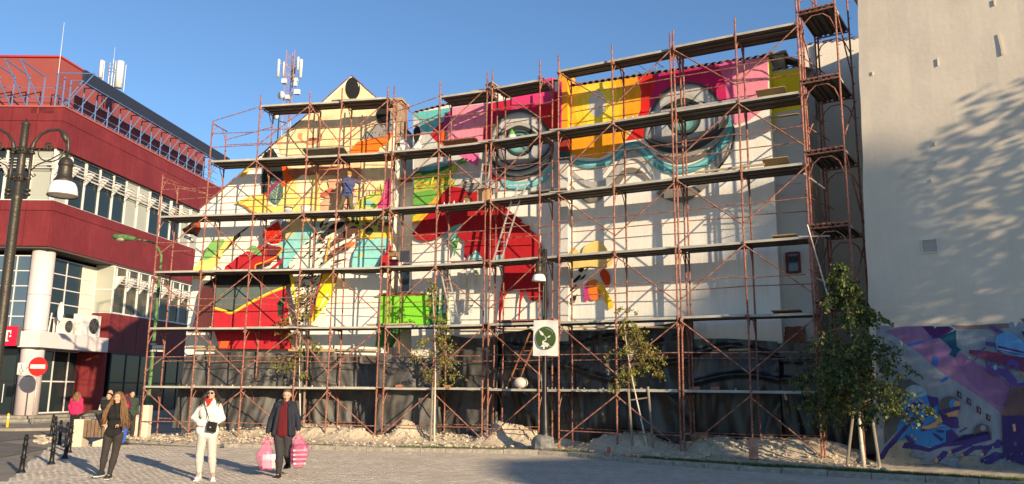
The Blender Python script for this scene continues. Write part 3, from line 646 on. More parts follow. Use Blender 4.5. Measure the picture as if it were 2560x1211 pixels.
# ---- green shed with tiled top spanning the gap
sh = thing('green_lean_to', 'bright green painted lean-to with a tiled top at the foot of the mural', 'shed', (-12.5, 24.6, 0))
PG = (tuple(pl(950,800,PA,.12)[:2]), 3.0)
GR = (.20,.60,.03)
aG = radians(PG[1]); nG = np.array([-sin(aG), cos(aG), 0])
c = [pl(946,812,PG), pl(1116,812,PG), pl(1120,738,PG), pl(952,740,PG)]
q = MB(); q.prism(c[::-1], nG*.62); part('wall', q, mat('green_paint', GR, .8, .10, 2, .3, 25), sh)
q = MB(); q.add([pl(1066,812,PG,.004), pl(1116,812,PG,.004), pl(1120,738,PG,.004), pl(1088,738,PG,.004)], [(0,1,2,3)]); part('dark_green_panel', q, mat('green_dark', (.03,.20,.05), .8, .1, 2), sh); q = MB(); q.prism([pl(938,866,PG,-.02), pl(972,868,PG,-.02), pl(1002,812,PG,-.02), pl(946,812,PG,-.02)][::-1], nG*.3); part('dark_green_panel', q, mat('green_dark', (.03,.20,.05), .8, .1, 2), sh)
p, r = pl(948,738,PG,.06), pl(1060,736,PG,.06); q = MB(); q.obox((0,0,0), (r-p)/2/9*.92, nG*.22, (0,0,.03)); me = q.mesh('roof_tile', m_tile)
for i in range(9): inst('roof_tile', me, sh, p+(r-p)*(i+.5)/9+nG*.15+np.array([0,0,.03+.015*(i % 2)]))

# ---- orange firewall pilaster
PP = (tuple(pl(1397,500,PBW,.45)[:2]), -8.8)
aC = radians(-8.8); nC = np.array([-sin(aC), cos(aC), 0]); uC = np.array([cos(aC), sin(aC), 0])
pi_ = thing('orange_firewall', 'tall orange painted firewall pier between the two eye walls', 'wall', (PP[0][0], PP[0][1], 0))
a, b = pl(1397,610,PP), pl(1420,610,PP); zt = pl(1400,183,PP)[2]; z3 = pl(1400,205,PP)[2]
def band(z0, z1, col):
    q = MB(); q.prism([(a[0],a[1],z0),(b[0],b[1],z0),(b[0],b[1],z1),(a[0],a[1],z1)][::-1], nC*.62); return q
zz = [pl(1400,y,PP)[2] for y in (183,345,380,402,1000)]
part('orange_section', band(zz[1]+0.0, zz[0], 0), mat('orange_render', (.86,.34,.015), .85, .1, 2, .3, 25), pi_)
part('red_section', band(zz[2], zz[1]-.002, 0), mat('dark_red_render', (.30,.03,.02), .85, .1, 2, .3, 25), pi_)
part('teal_section', band(zz[3], zz[2]-.002, 0), mat('dark_teal_render', (.03,.10,.11), .85, .15, 3), pi_); part('white_section', band(3.3, zz[3]-.002, 0), mat('pier_render', (.62,.60,.55), .9, .08, 1.2, .4, 18), pi_)
q = MB(); q.prism([(a[0]+.02,a[1]-.012,zz[1]+.3),(a[0]+.1,a[1]-.028,zz[1]+.3),(a[0]+.13,a[1]-.03,z3),(a[0]+.02,a[1]-.012,z3)][::-1], nC*.02); part('red_stripe', q, m_mag, pi_)
q = MB(); q.obox((*(a+(b-a)*.5+nC*.31)[:2], zt+.025), (b-a)*.5+uC*.02, nC*.34, (0,0,.03)); part('cap', q, m_tile, pi_)

# ---- right eye house
rh_ = thing('right_house', 'cream house wall painted orange to pink with the second big grey eye', 'house', (-3.7, 24.5, 0))
x0 = pl(1399,600,PC); 
def top(px): return 215+(px-1430)*(140-215)/(1920-1430)
OC = [pl(1398,900,PC)]+[pl(x, top(x)+(2), PC) for x in (1398,1560,1740,1920)]+[pl(1945,900,PC)]; OC[0][2] = 0; OC[-1][2] = 0; OC[-1][:2] = OC[-2][:2]
q = MB(); q.prism(OC[::-1], nC*.62); q.prism([p+nC*.625 for p in OC[:-2]+[OC[-2]-uC*.02, OC[-1]-uC*.02]][::-1], nC*6); part('wall', q, m_wall, rh_)
eave(rh_, PC, nC, (1424,top(1424)), (1918,top(1918)))
Cm = Mural(PC)
zlim = None
OR = (.90,.36,.012)
def T_(x): return 125-.153*(x-178)+8          # painted edge just under the eave, crop E units
Cm.shape('E', [(150,T_(150)),(760,T_(760)),(792,180),(795,320),(720,480),(650,612),(560,700),(420,770),(250,760),(150,720)], OR, False, 'painted_rings')
Cm.shape('E', [(160,T_(160)),(600,T_(600)),(640,200),(622,400),(520,540),(160,560)], (.93,.48,.02), False, 'painted_rings')
Cm.shape('E', [(205,200),(260,130),(300,T_(300)),(520,T_(520)),(570,130),(605,250),(600,380),(540,500),(280,520),(215,420),(195,300)], (.92,.60,.03), False, 'painted_rings')
Cm.shape('E', [(280,200),(330,T_(330)+12),(450,T_(450)+12),(510,160),(540,290),(500,420),(430,490),(340,480),(290,400),(270,290)], (.90,.68,.06), True, 'painted_rings')
Cm.ell('E', (402,285), 76, 116, (.60,.58,.52), 'painted_rings')
Cm.shape('E', [(762,T_(762)),(1010,T_(1010)),(960,150),(880,300),(832,480),(822,590),(650,615),(720,520),(792,330),(795,180)], (.66,.015,.01), False)
Cm.shape('E', [(925,T_(925)),(1500,T_(1500)),(1540,60),(1560,200),(1570,300),(1480,250),(1420,160),(1300,110),(1150,110),(1000,190),(900,330),(860,300),(905,150)], (.52,.012,.10), False)
Cm.shape('E', [(1490,T_(1490)),(1922,T_(1922)),(1922,320),(1860,350),(1760,430),(1640,470),(1590,440),(1560,300),(1545,120)], PK, False)
Cm.shape('E', [(1490,T_(1490)),(1640,T_(1640)),(1600,60),(1640,300),(1600,380),(1560,300),(1535,80)], (.74,.12,.28), True)
eye(Cm, 'E',
    [(815,570),(855,400),(935,235),(1055,125),(1220,88),(1375,125),(1470,220),(1570,370),(1580,430),(1490,550),(1345,650),(1180,705),(1020,705),(880,655)],
    [(830,570),(880,390),(980,222),(1100,132),(1230,108),(1350,140),(1445,225),(1545,370),(1555,425),(1465,530),(1325,620),(1170,672),(1020,672),(880,622)],
    [(860,540),(935,370),(1055,285),(1200,238),(1340,262),(1455,335),(1545,410),(1450,540),(1305,618),(1150,650),(1000,650),(865,598)],
    [(872,540),(950,395),(1060,312),(1200,262),(1330,287),(1435,352),(1515,420),(1405,540),(1272,608),(1150,630),(1010,630),(855,585)],
    ((1170,405),158,165),
    [([(860,640),(1000,700),(1170,712),(1340,650),(1500,530),(1570,410)], 40, (.05,.05,.045)), ([(880,680),(1010,730),(1170,745),(1340,690),(1500,570),(1585,440)], 34, (.30,.29,.26)),
     ([(930,740),(1040,775),(1170,790),(1350,740),(1500,630),(1590,480)], 40, (.13,.13,.12))])
Cm.shape('E', [(150,742),(180,770),(260,790),(400,792),(500,762),(580,700),(660,640),(760,620),(840,660),(900,740),(1000,808),(1120,840),(1250,822),(1400,740),(1500,620),(1560,500),(1580,390),(1605,440),(1612,540),(1545,680),(1440,790),(1300,872),(1130,905),(980,882),(860,802),(780,722),(700,702),(600,772),(480,842),(340,862),(220,832),(150,790)], (.09,.34,.37), True, 'painted_wave')
Cm.stroke('E', [(180,800),(300,826),(420,820),(540,772),(640,690),(750,655),(830,715),(940,810),(1080,868),(1240,848),(1400,775),(1520,650),(1590,500)], 26, (.24,.55,.56), 'painted_wave')
Cm.stroke('E', [(150,860),(260,965),(370,1005),(480,985),(580,885),(660,770),(740,745),(820,800),(910,920)], 60, (.42,.41,.38), 'painted_wave')
Cm.stroke('E', [(150,990),(280,1130),(400,1130),(480,1060),(580,985),(640,900),(700,875),(780,895),(860,960),(930,1060)], 48, (.20,.175,.145), 'painted_wave')
Cm.shape('E', [(930,1080),(1060,1150),(1180,1160),(1300,1090),(1400,985),(1200,1030),(1050,1020)], (.20,.19,.17), True, 'painted_wave')
Cm.stroke('E', [(1600,430),(1622,560),(1580,720),(1490,850),(1380,990)], 18, (.05,.05,.05), 'painted_wave')
Cm.stroke('E', [(1560,640),(1500,760),(1440,850)], 46, (.30,.29,.27), 'painted_wave')
YL = (.86,.60,.20)
Cm.shape('H', [(2010,850),(2020,700),(2070,650),(2140,640),(2190,685),(2215,700),(2240,630),(2320,580),(2400,575),(2460,640),(2530,760),(2470,835),(2300,825),(2100,850)], YL, True, 'painted_hand')
Cm.shape('H', [(2400,880),(2440,850),(2490,900),(2500,980),(2470,1030),(2440,1000),(2400,920)], (.60,.06,.01), True, 'painted_hand')
Cm.shape('H', [(2230,1030),(2290,970),(2300,1100),(2290,1170),(2240,1170)], (.62,.05,.24), False, 'painted_hand')
Cm.shape('H', [(2280,1000),(2330,955),(2385,985),(2390,1140),(2300,1150)], (.85,.20,.02), True, 'painted_hand')
Cm.shape('H', [(2365,1000),(2420,995),(2480,1100),(2530,1200),(2520,1240),(2490,1250),(2455,1190)], (.90,.56,.03), True, 'painted_hand')
for p in [[(2180,860),(2210,840),(2240,850),(2210,885)],[(2130,970),(2190,910),(2205,930),(2150,985)],[(2200,950),(2255,900),(2240,940),(2200,960)],[(2100,1065),(2150,1010),(2165,1022),(2110,1075)],[(2255,850),(2285,835),(2280,850),(2250,865)]]: Cm.shape('H', p, (.015,.015,.015), True, 'painted_strokes')
Cm.shape('H', [(2045,1210),(2090,1150),(2170,1100),(2150,1180),(2060,1225)], (.02,.02,.02), False, 'painted_strokes')
for i in range(4): Cm.stroke('H', [(2080+i*18,1205),(2100+i*18,1160)], 5, (.6,.6,.55), 'painted_strokes')
Cm.done(rh_)
# olive drip mould line, and the return in yellow paint
q = MB(); e1 = OC[-2]; q.prism([(e1[0],e1[1],OC[-2][2]-2.0),(e1[0],e1[1],OC[-2][2]-.02),(*(e1+nC*.6)[:2],OC[-2][2]-.02),(*(e1+nC*.6)[:2],OC[-2][2]-2.0)], uC*.006); part('yellow_return', q, mat('yellow_render', (.80,.60,.02), .85, .1, 2), rh_)

# ---- set-back yellow topped wall
yh = thing('setback_house', 'set-back grey wall with a yellow painted top under a broken tile eave', 'house', (.0, 24.5, 0))
PY = (tuple((OC[-1]+nC*.6)[:2]), -8.8)
c = [pl(1905,900,PY), pl(2012,900,PY), pl(2004,166,PY), pl(1905,182,PY)]
c[0][2] = 0; c[1][2] = 0; c[1][:2] = c[2][:2]; c[0][:2] = c[3][:2]
q = MB(); q.prism(c[::-1], nC*6); part('wall', q, m_wall2, yh)
eave(yh, PY, nC, (1922,180), (2003,166))
q = MB(); q.add([pl(1920,285,PY,.006), pl(2006,272,PY,.006), pl(2003,172,PY,.006), pl(1920,186,PY,.006)], [(0,1,2,3)]); part('yellow_top', q, mat('yellow_render', (.80,.60,.02)), yh)
q = MB(); cx = pl(1938,165,PY,-.8); q.obox(cx+np.array([0,0,-.1]), uC*.33, nC*.3, (0,0,.34)); q.obox(cx+np.array([0,0,.27]), uC*.40, nC*.36, (0,0,.04)); q.obox(cx+np.array([0.25,0,.08])+uC*.2, uC*.25+np.array([0,0,-.12]), nC*.3, (0.02,0,.03))
part('chimney', q, mat('dormer_wood', (.30,.22,.13), .9, .3, 5, .4, 30), yh)
# its little red-framed window and the awning tiles
c = pl(1983,657,PY,.02); q = MB()
for dx in (-.17, .17): q.obox(c+uC*dx, uC*.035, nC*.04, (0,0,.30))
for dz in (-.28, .28): q.obox(c+np.array([0,0,dz]), uC*.134, nC*.038, (0,0,.035))
fo = part('window_frame', q, mat('red_wood_frame', (.16,.04,.03), .7, .2, 6), yh); q = MB(); q.obox(c, uC*.134, nC*.01, (0,0,.244)); part('pane', q, m_glass, fo)
q = MB()
for r in range(5):
    for k in range(7):
        p = pl(1935,868-r*11,PY,.42-r*.09)+uC*(k*.13); q.obox(p, uC*.062, nC*.05, (0,0,.058+.012*(k%2)))
part('awning_tiles', q, m_tile, yh, kind='stuff')

# ---- rear grey house
eh = thing('rear_house', 'plain grey beige rear wall under wavy tiles beside the tall plastered wall', 'house', (1.2, 27.2, 0))
PE = ((.9, 27.0), -8.8)
c = [pl(1998,900,PE), pl(2230,900,PE), pl(2230,84,PE), pl(2036,109,PE), pl(1998,122,PE)]
for k, kk in ((0,4),(1,2)): c[k][:2] = c[kk][:2]; c[k][2] = 0
q = MB(); q.prism(c[::-1], nC*6); part('wall', q, mat('rear_render', (.74,.66,.54), .92, .05, .8, .3, 20), eh)
eave(eh, PE, nC, (2000,121), (2036,109)); eave(eh, PE, nC, (2036,109), (2200,88))
q = MB(); q.tube([pl(2037,112,PE,.05), pl(2046,300,PE,.05)*1.0], .05, 8); part('downpipe', q, mat('galvanised', (.42,.42,.40)), eh, smooth=True)
# ================================================================ scaffolding
m_red = mat('rusty_red_steel', (.22,.062,.038), .75, .4, 3, .3, 60, metal=.05, col2=(.44,.27,.20), fac2=.56, s2=22)
m_gal = mat('bare_steel_tube', (.50,.44,.38), .5, .25, 6, metal=.4)
m_plank = mat('steel_deck', (1,1,1), .75, .3, 2.5, .3, 50, metal=.0, attr='col')
m_plank2 = mat('steel_deck_panel', (.20,.18,.14), .75, .3, 2.5, .3, 50)
m_wood = mat('rough_timber', (.42,.32,.18), .9, .3, 5, .4, 40)
LIFT = lambda k: 1.82+2*k                   # deck top, k = 0..5
sc = thing('scaffolding', 'rust-red steel tube scaffold with six rows of grey decks in front of the mural', 'scaffold', (-10, 24, 0))
SEC = [(0,1,2,3,4,5),(6,7,8),(9,10),(11,12,13),(14,15,16)]
def sdir(i):                                # direction along the facade at pole i
    for s in SEC:
        if i in s: a, b = POL[s[0]], POL[s[-1]]; d = np.array([b[0]-a[0], b[1]-a[1]]); return d/np.linalg.norm(d)
DEP = .97
def pt(i, z, rear=0.0):
    d = sdir(i); n = np.array([-d[1], d[0]]); p = np.array(POL[i])+n*DEP*rear; return np.array([p[0], p[1], z])
TOPF = {0:9.37,1:11.32,2:12.2,3:12.2,4:12.26,5:12.2,6:12.15,7:12.15,8:12.2,9:12.2,10:12.25,11:12.25,12:12.25,13:12.25,14:12.3,15:12.3,16:14.6}
TOPR = {0:9.15,1:9.9+1.2,2:12.0,3:12.05,4:12.0,5:12.05,6:11.9,7:12.0,8:12.0,9:11.9,10:12.0,11:12.0,12:11.95,13:12.0,14:12.05,15:12.0,16:12.5}
def couple_tube(mb, p, q, r=.025, n=8):     # tube with sleeve joints each two metres
    mb.tube([p, q], r, n)
for i in range(17):
    for rear in (0, 1):
        q = MB(); top = (TOPR if rear else TOPF)[i]; z0 = -.05 if i < 3 else .02
        jx, jy = random.uniform(-.015, .015), random.uniform(-.015, .015)
        P = [pt(i, z0, rear)]; R = [.027]
        for k in range(7):
            z = LIFT(k)-.14
            if z < top-.15:
                for dz, r in ((-.06,.026),(-.058,.033),(.058,.033),(.06,.026)): P.append(pt(i, z+dz, rear)+np.array([jx*sin(k*2), jy*cos(k*3), 0])); R.append(r)
        P.append(pt(i, top, rear)); R.append(.025)
        q.tube(P, R, 8); 
        part('upright', q, m_red if not (i == 0 and 0) else m_gal, sc, smooth=False)
# end-frame pieces: crossbar under the deck and the knee braces, one mesh per lift at each pole pair
d0 = np.array([1., 0]); fm = MB()
fm.tube([(0,0,-.10),(0,DEP,-.10)], .022, 8)
fm.tube([(0,.0,-.62),(0,.14,-.32),(0,.30,-.13)], .015, 6); fm.tube([(0,DEP,-.62),(0,DEP-.14,-.32),(0,DEP-.30,-.13)], .015, 6)
fmesh = fm.mesh('frame_crossbar', m_red)
NPL = 3; PW = .305
def plank_mesh(L):
    q = MB(); w = PW/2; h = .068
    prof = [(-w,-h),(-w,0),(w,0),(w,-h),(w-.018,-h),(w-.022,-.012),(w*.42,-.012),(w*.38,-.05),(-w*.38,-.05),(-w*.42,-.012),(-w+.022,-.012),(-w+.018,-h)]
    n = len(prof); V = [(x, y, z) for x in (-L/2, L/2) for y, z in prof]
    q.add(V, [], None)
    lt, dk = (.42,.395,.335), (.105,.092,.075)  # pale dusty top and edges; the underside's shade is put into its colour
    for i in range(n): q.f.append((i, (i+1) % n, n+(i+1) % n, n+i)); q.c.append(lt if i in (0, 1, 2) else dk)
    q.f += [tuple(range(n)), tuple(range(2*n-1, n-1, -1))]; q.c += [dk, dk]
    return q.mesh('deck_plank', m_plank)
PM = {}
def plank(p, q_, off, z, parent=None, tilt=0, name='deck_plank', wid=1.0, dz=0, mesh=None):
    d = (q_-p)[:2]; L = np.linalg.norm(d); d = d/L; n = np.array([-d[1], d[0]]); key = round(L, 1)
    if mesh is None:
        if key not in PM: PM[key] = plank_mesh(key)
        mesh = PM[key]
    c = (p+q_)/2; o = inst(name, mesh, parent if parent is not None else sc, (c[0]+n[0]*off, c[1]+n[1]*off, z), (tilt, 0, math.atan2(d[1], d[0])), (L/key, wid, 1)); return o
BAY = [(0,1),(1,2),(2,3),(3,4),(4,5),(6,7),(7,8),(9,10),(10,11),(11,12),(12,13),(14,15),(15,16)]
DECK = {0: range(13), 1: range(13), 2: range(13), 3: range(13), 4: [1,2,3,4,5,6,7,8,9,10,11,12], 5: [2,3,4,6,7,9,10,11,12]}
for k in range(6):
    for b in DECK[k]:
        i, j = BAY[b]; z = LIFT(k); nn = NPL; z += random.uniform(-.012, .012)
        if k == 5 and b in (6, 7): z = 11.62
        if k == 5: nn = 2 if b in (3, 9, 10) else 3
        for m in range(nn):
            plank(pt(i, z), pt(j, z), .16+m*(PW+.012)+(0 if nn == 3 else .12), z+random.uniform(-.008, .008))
    for (i, j) in ((5,6),(8,9),(13,14)):        # short infill between the towers
        if k < 5 or (i, j) != (5, 6):
            q = MB(); a, b_, z = pt(i, 0), pt(j, 0), LIFT(k)+.012; a2, b2 = pt(i, 0, .95), pt(j, 0, .95)
            q.hexa([(a[0],a[1],z-.03),(b_[0],b_[1],z-.03),(b2[0],b2[1],z-.03),(a2[0],a2[1],z-.03),(a[0],a[1],z),(b_[0],b_[1],z),(b2[0],b2[1],z),(a2[0],a2[1],z)]); part('gap_board', q, m_wood, sc)
for i in range(17):
    d = sdir(i)
    for k in range(6):
        if i == 0 and k > 3 or i == 1 and k > 4: continue
        inst('frame_crossbar', fmesh, sc, pt(i, LIFT(k)), (0, 0, math.atan2(d[1], d[0])))
inst('frame_crossbar', fmesh, sc, pt(1, LIFT(4)+1.5), (0, 0, math.atan2(sdir(1)[1], sdir(1)[0]))); inst('frame_crossbar', fmesh, sc, pt(0, LIFT(3)+1.55), (0, 0, math.atan2(sdir(0)[1], sdir(0)[0])))
# rails and diagonals
unit = MB(); unit.tube([(0,0,0),(1,0,0)], .016, 6); rail_me = unit.mesh('guard_rail', m_red)
unit = MB(); unit.tube([(0,0,0),(1,0,0)], .020, 6); diag_me = unit.mesh('diagonal_brace', m_red)
def strut(me, a, b, name, parent=None):
    v = b-a; L = np.linalg.norm(v); yw = math.atan2(v[1], v[0]); pt_ = -math.asin(v[2]/L)
    return inst(name, me, parent if parent is not None else sc, a, (0, pt_, yw), (L, 1, 1))
for b, (i, j) in enumerate(BAY):
    out = np.array([sdir(i)[1], -sdir(i)[0], 0])*.028
    for k in range(-1, 6):
        z = LIFT(k); 
        if b == 8: 
            if k >= 0 and k < 5: strut(rail_me, pt(i, z+.92)+out, pt(j, z+.95)+out, 'guard_rail')
            continue
        zr = z+1.0 if k >= 0 else .62
        if (k < 5 and not (b == 0 and k > 3)) or (k == 5 and b in ()): 
            strut(rail_me, pt(i, zr+random.uniform(-.03,.03))+out, pt(j, zr+random.uniform(-.03,.03))+out, 'guard_rail')
            strut(rail_me, pt(i, zr-(.12 if k >= 0 else -.03)+random.uniform(-.03,.03), 1)-out, pt(j, zr-(.12 if k >= 0 else -.03)+random.uniform(-.03,.03), 1)-out, 'guard_rail')
        if k == 4 and b in (1, 2, 5): strut(rail_me, pt(i, z+.5)-out, pt(j, z+.5)-out, 'guard_rail')
        if k < 5 and not (b == 0 and k > 2) and not (b == 1 and k > 3):
            if b % 2 == (k+1) % 2: A, B = pt(i, z+1.86), pt(j, z+.45)
            else: A, B = pt(i, z+.45), pt(j, z+1.86)
            if k == -1: A[2] = max(A[2], .25); B[2] = max(B[2], .25)
            A[2] += random.uniform(-.05,.05); B[2] += random.uniform(-.05,.05)
            strut(diag_me, A+out*1.6, B+out*1.6, 'diagonal_brace')
# loose ties at the left end
for a, b in ((pt(1,11.3), pt(2,11.75)), (pt(1,10.9,1), pt(2,11.3,1)), (pt(0,9.1), pt(1,8.6)), (pt(0,9.1,1), pt(1,8.7,1)), (pt(6,11.2), pt(7,11.62)), (pt(6,10.9,1), pt(7,11.3,1))): strut(rail_me, a, b, 'tie_tube')
# couplers and short transoms poking through at the joints
q = MB(); q.obox((0,0,0), (.035,0,0), (0,.05,0), (0,0,.035)); q.tube([(-.06,0,0),(.06,0,.01)], .018, 6); cme = q.mesh('coupler', m_red)
for i in range(17):
    for k in range(1, 6):
        if random.random() < .5 and LIFT(k)+.1 < TOPF[i]: inst('coupler', cme, sc, pt(i, LIFT(k)-.12+random.uniform(-.15,.1)), (0, 0, random.uniform(0, 3)))
unit = MB(); unit.tube([(0,0,0),(1,0,0)], .024, 8); tr_me = unit.mesh('transom_tube', m_gal)
for (i, k, l) in [(5,4,.7),(6,2,.5),(8,4,.5),(11,4,.6),(11,3,.7),(10,2,.5),(13,2,.35),(16,2,.5),(3,1,.6),(9,4,.5)]:
    p = pt(i, LIFT(k)-.03); d = sdir(i); n = np.array([-d[1], d[0]]); strut(tr_me, p+np.array([-d[0]*.25-n[0]*.12, -d[1]*.25-n[1]*.12, 0]), p+np.array([d[0]*l+n[0]*.1, d[1]*l+n[1]*.1, 0]), 'transom_tube')
# --- end tower standing square to the facade
tw = thing('scaffold_tower', 'tall end tower of red scaffold frames with decks running back beside the plastered wall', 'scaffold', (1.0, 23, 0))
aT = radians(-14); u8 = np.array([cos(aT), sin(aT)]); n8 = np.array([-sin(aT), cos(aT)])
def tp(a, b, z): p = np.array(POL[16])+u8*a+n8*b; return np.array([p[0], p[1], z])
for (a, b, top) in ((1.0,0,14.6),(.05,1.85,13.2),(1.0,1.85,13.3),(.16,1.72,13.2),(.06,.06,14.6)):
    q = MB(); q.tube([tp(a,b,.05), tp(a,b,top)], .026, 8); part('upright', q, m_red, tw)
    for z in np.arange(.9, top, .5): q = MB(); q.tube([tp(a,b,z), tp(a+.09,b-.01,z)], .009, 5); part('rung_stub', q, m_red, tw)
TZ = [LIFT(k)+.26 for k in range(6)]+[14.0]
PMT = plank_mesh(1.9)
for k, z in enumerate(TZ[1:], 1):
    for m in range(3 if k < 6 else 2):
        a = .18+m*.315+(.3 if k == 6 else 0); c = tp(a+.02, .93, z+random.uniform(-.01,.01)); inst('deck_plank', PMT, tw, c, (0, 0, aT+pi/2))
    for b in (0, 1.85):
        q = MB(); q.tube([tp(.05,b,z-.08), tp(1.0,b,z-.08)], .024, 8); q.tube([tp(.05,b,z-.75), tp(.2,b,z-.35), tp(.38,b,z-.2), tp(.68,b,z-.2), tp(.85,b,z-.35), tp(1.0,b,z-.75)], .017, 6); part('frame_crossbar', q, m_red, tw)
        q = MB(); 
        for s in range(7): q.obox(tp(.1+s*.14, b-.03, z+.012), (.055*u8[0],.055*u8[1],0), (n8[0]*.02,n8[1]*.02,0), (0,0,.022))
        part('edge_hooks', q, m_red, tw)
    for a in (0.02, 1.0):
        lo, hi = (z-1.7, z-.2); 
        strut(diag_me, tp(a+.03, 0 if k % 2 else 1.85, hi), tp(a+.03, 1.85 if k % 2 else 0, lo), 'diagonal_brace', tw)
for k in range(0, 6):
    strut(rail_me, tp(-.05, 0, LIFT(k)+1.1), tp(.3, 1.7, LIFT(k)+1.0), 'guard_rail', tw)
strut(tr_me, tp(-.1,-.1,4.6+.2), tp(.4,.6,4.35+.2), 'transom_tube', tw); strut(tr_me, tp(-.05,-.06,7.5), tp(.35,.5,7.15), 'transom_tube', tw)
q = MB(); q.tube([tp(-.02,-.08,6.1), tp(.42,.1,3.9)], .02, 6); part('pale_tube', q, m_gal, tw)

# --- boards lying on the decks
wood_me = {}
def board(p, q_, off, z, w, t, tilt, label, grp='loose boards lying on the scaffold decks', wm=None, name='loose_board'):
    d = (q_-p)[:2]; L = np.linalg.norm(d); d /= L; n = np.array([-d[1], d[0]]); c = (p+q_)/2
    mb = MB(); mb.box(-L/2, -w/2, 0, L/2, w/2, t)
    o = bpy.data.objects.new(name, mb.mesh(name, wm or m_wood)); S.collection.objects.link(o); o.location = (c[0]+n[0]*off, c[1]+n[1]*off, z); o.rotation_euler = (tilt, 0, math.atan2(d[1], d[0])); return setp(o, label, 'board', grp)
def between(i, j, f): return pt(i, 0)*(1-f)+pt(j, 0)*f
ply = mat('ply_sheet', (.38,.26,.12), .8, .25, 3)
for k, (f0, f1), lb in ((4,(.28,.75),'plywood sheet tilted over the deck edge beside the yellow topped wall'), (3,(.33,.73),'plywood sheet tilted on the deck one lift below the yellow topped wall'), (2,(.42,.80),'flat plywood sheet on the deck above the small red-framed window'), (1,(.36,.80),'thin yellowish board on the deck just left of the dense birch')):
    z = LIFT(k); d = 1.0
    board(between(15,16,f0), between(15,16,f1), .30, z+(.12 if k > 2 else .05), .50, .022, radians(-24 if k > 2 else -6), lb, wm=ply)
    if k > 2: board(between(15,16,f0+.12), between(15,16,f1+.12), 1.0, z-.32, .42, .02, radians(12), 'second ply sheet hanging behind the deck '+('by the yellow wall top' if k == 4 else 'one lift below the yellow wall top'), wm=ply)
ob = board(between(3,4,-.22), between(3,4,1.08), .45, LIFT(4)+.20, .62, .05, radians(-14), 'raised grey deck board tilted above the others beside the painted nose', wm=m_plank2)
board(between(7,8,.0), between(7,8,.72), .5, LIFT(4)+.17, .75, .05, radians(-8), 'rusty red deck panel laid on the deck under the pink wall', wm=m_red)
board(between(7,8,.25), between(7,8,1.0), .45, LIFT(2)+.06, .5, .04, 0, 'rusty red panel lying on the deck left of the long ladder', wm=m_red)
board(between(9,10,.1), between(9,10,1.25), .3, LIFT(1)+.05, .55, .05, 0, 'stack of red steel boards on the deck left of the white banner', wm=m_red)
board(between(9,10,.1), between(9,10,1.1), .45, LIFT(3)+.05, .4, .03, 0, 'narrow red steel board on the deck beside the ladder top', wm=m_red)
board(between(9,10,.75), between(9,10,1.5), .2, LIFT(3)+.09, .3, .04, 0, 'short grey plank lying on the deck right of the ladder top', wm=m_plank2)
board(between(7,8,.6), between(7,8,1.15), .4, LIFT(5)-.10, .3, .04, 0, 'short board projecting above the top deck left of the magenta block')
board(between(3,4,.6), between(4,5,.28), .35, LIFT(5)+.06, .3, .04, 0, 'weathered plank on the top deck under the gable point', wm=m_plank2)
board(between(5,5,0)+np.array([-.55,-.1,0]), pt(6,0)+np.array([.9,0,0]), .3, LIFT(1)+.05, .25, .05, 0, 'weathered plank on the deck above the green lean-to', wm=m_wood)
board(between(2,3,.78), between(3,4,.35), .25, LIFT(1)+.04, .3, .03, 0, 'pale board lying on the deck above the left thin birch', wm=m_plank2)
board(between(12,13,.6), between(14,15,1.0), .3, LIFT(4)+.12, .05, .05, 0, 'pale square timber lying along the deck in front of the right eye', wm=m_gal, name='timber')
board(between(14,15,.25), between(15,16,.35), .2, LIFT(3)+.1, .06, .05, 0, 'thin timber lying along the deck below the right eye', wm=m_wood, name='timber')
board(between(0,1,.9), between(1,2,.25), .1, LIFT(2)-.08, .12, .05, 0, 'short pale batten under the deck end near the left house corner', wm=m_gal)

# ================================================================ plastic sheeting over the ground floor
m_tarp = mat('black_plastic', (.010,.010,.010), .34, .5, 2.0, .25, 3, spec=.6, col2=(.026,.025,.022), fac2=.68, s2=1.3)
m_tarp2 = mat('dusty_plastic', (.085,.080,.070), .62, .35, 2.5, .3, 3, spec=.6, col2=(.045,.042,.038), fac2=.50, s2=1.1)
def tarp(P, px0, px1, ztop, zbot, m, label, off=.07, seed=0, sag=.08, flare=0.0):
    rs = random.Random(seed); a, b = pl(px0, 880, P, off), pl(px1, 880, P, off); L = np.linalg.norm((b-a)[:2]); d = (b-a)/L; d[2] = 0; n = np.array([d[1], -d[0], 0])
    nx, nz = int(L/.045)+2, 64; ph = [rs.uniform(0, 6.3) for _ in range(12)]; G = []
    def ridged(u, v):
        return abs(sin(u+1.3*sin(v*.7+ph[0])+ph[1]))
    for i in range(nx):
        x = i/(nx-1)*L; row = []
        for k in range(nz):
            f = k/(nz-1); zt = ztop+sag*(sin(x*1.3+ph[2])*.5-.3)*1.0; z = zt+(zbot-zt)*f+.04*sin(x*3+ph[3])*(f > .9)
            o = .05*sin(x*2.1+2.2*f*sin(x*.7+ph[4])+ph[5])+.012*sin(x*6.3+2.2*f+ph[6])+.022*ridged(x*3.5+f*3.5*sin(x*.8+ph[4]), x*.6)**3+.02*sin(f*5+x*1.1+ph[7])*sin(x*.9+ph[8])
            o += .016*ridged(x*9+f*7*sin(x*.6+ph[9]), x*2)**4+.02*ridged(x*4-f*9*sin(x*.5+ph[11]), x)**6; o += .045*math.exp(-((f-.40-.07*sin(x*1.2+ph[9]))/.02)**2)+.03*math.exp(-((f-.12-.05*sin(x*1.6+ph[10]))/.02)**2)+.014*ridged(x*11+f*4+3*sin(f*3+x), x*2)**2
            o += flare*f
            p = a+d*x+n*(.02+max(0, o*1.8+.04)); row.append((p[0], p[1], z))
        G.append(row)
    q = MB(); q.grid(G); return single('tarpaulin', q, m, label, 'tarp', 'plastic sheets hung over the ground floor', smooth=True)
za = pl(600,882,PA)[2]
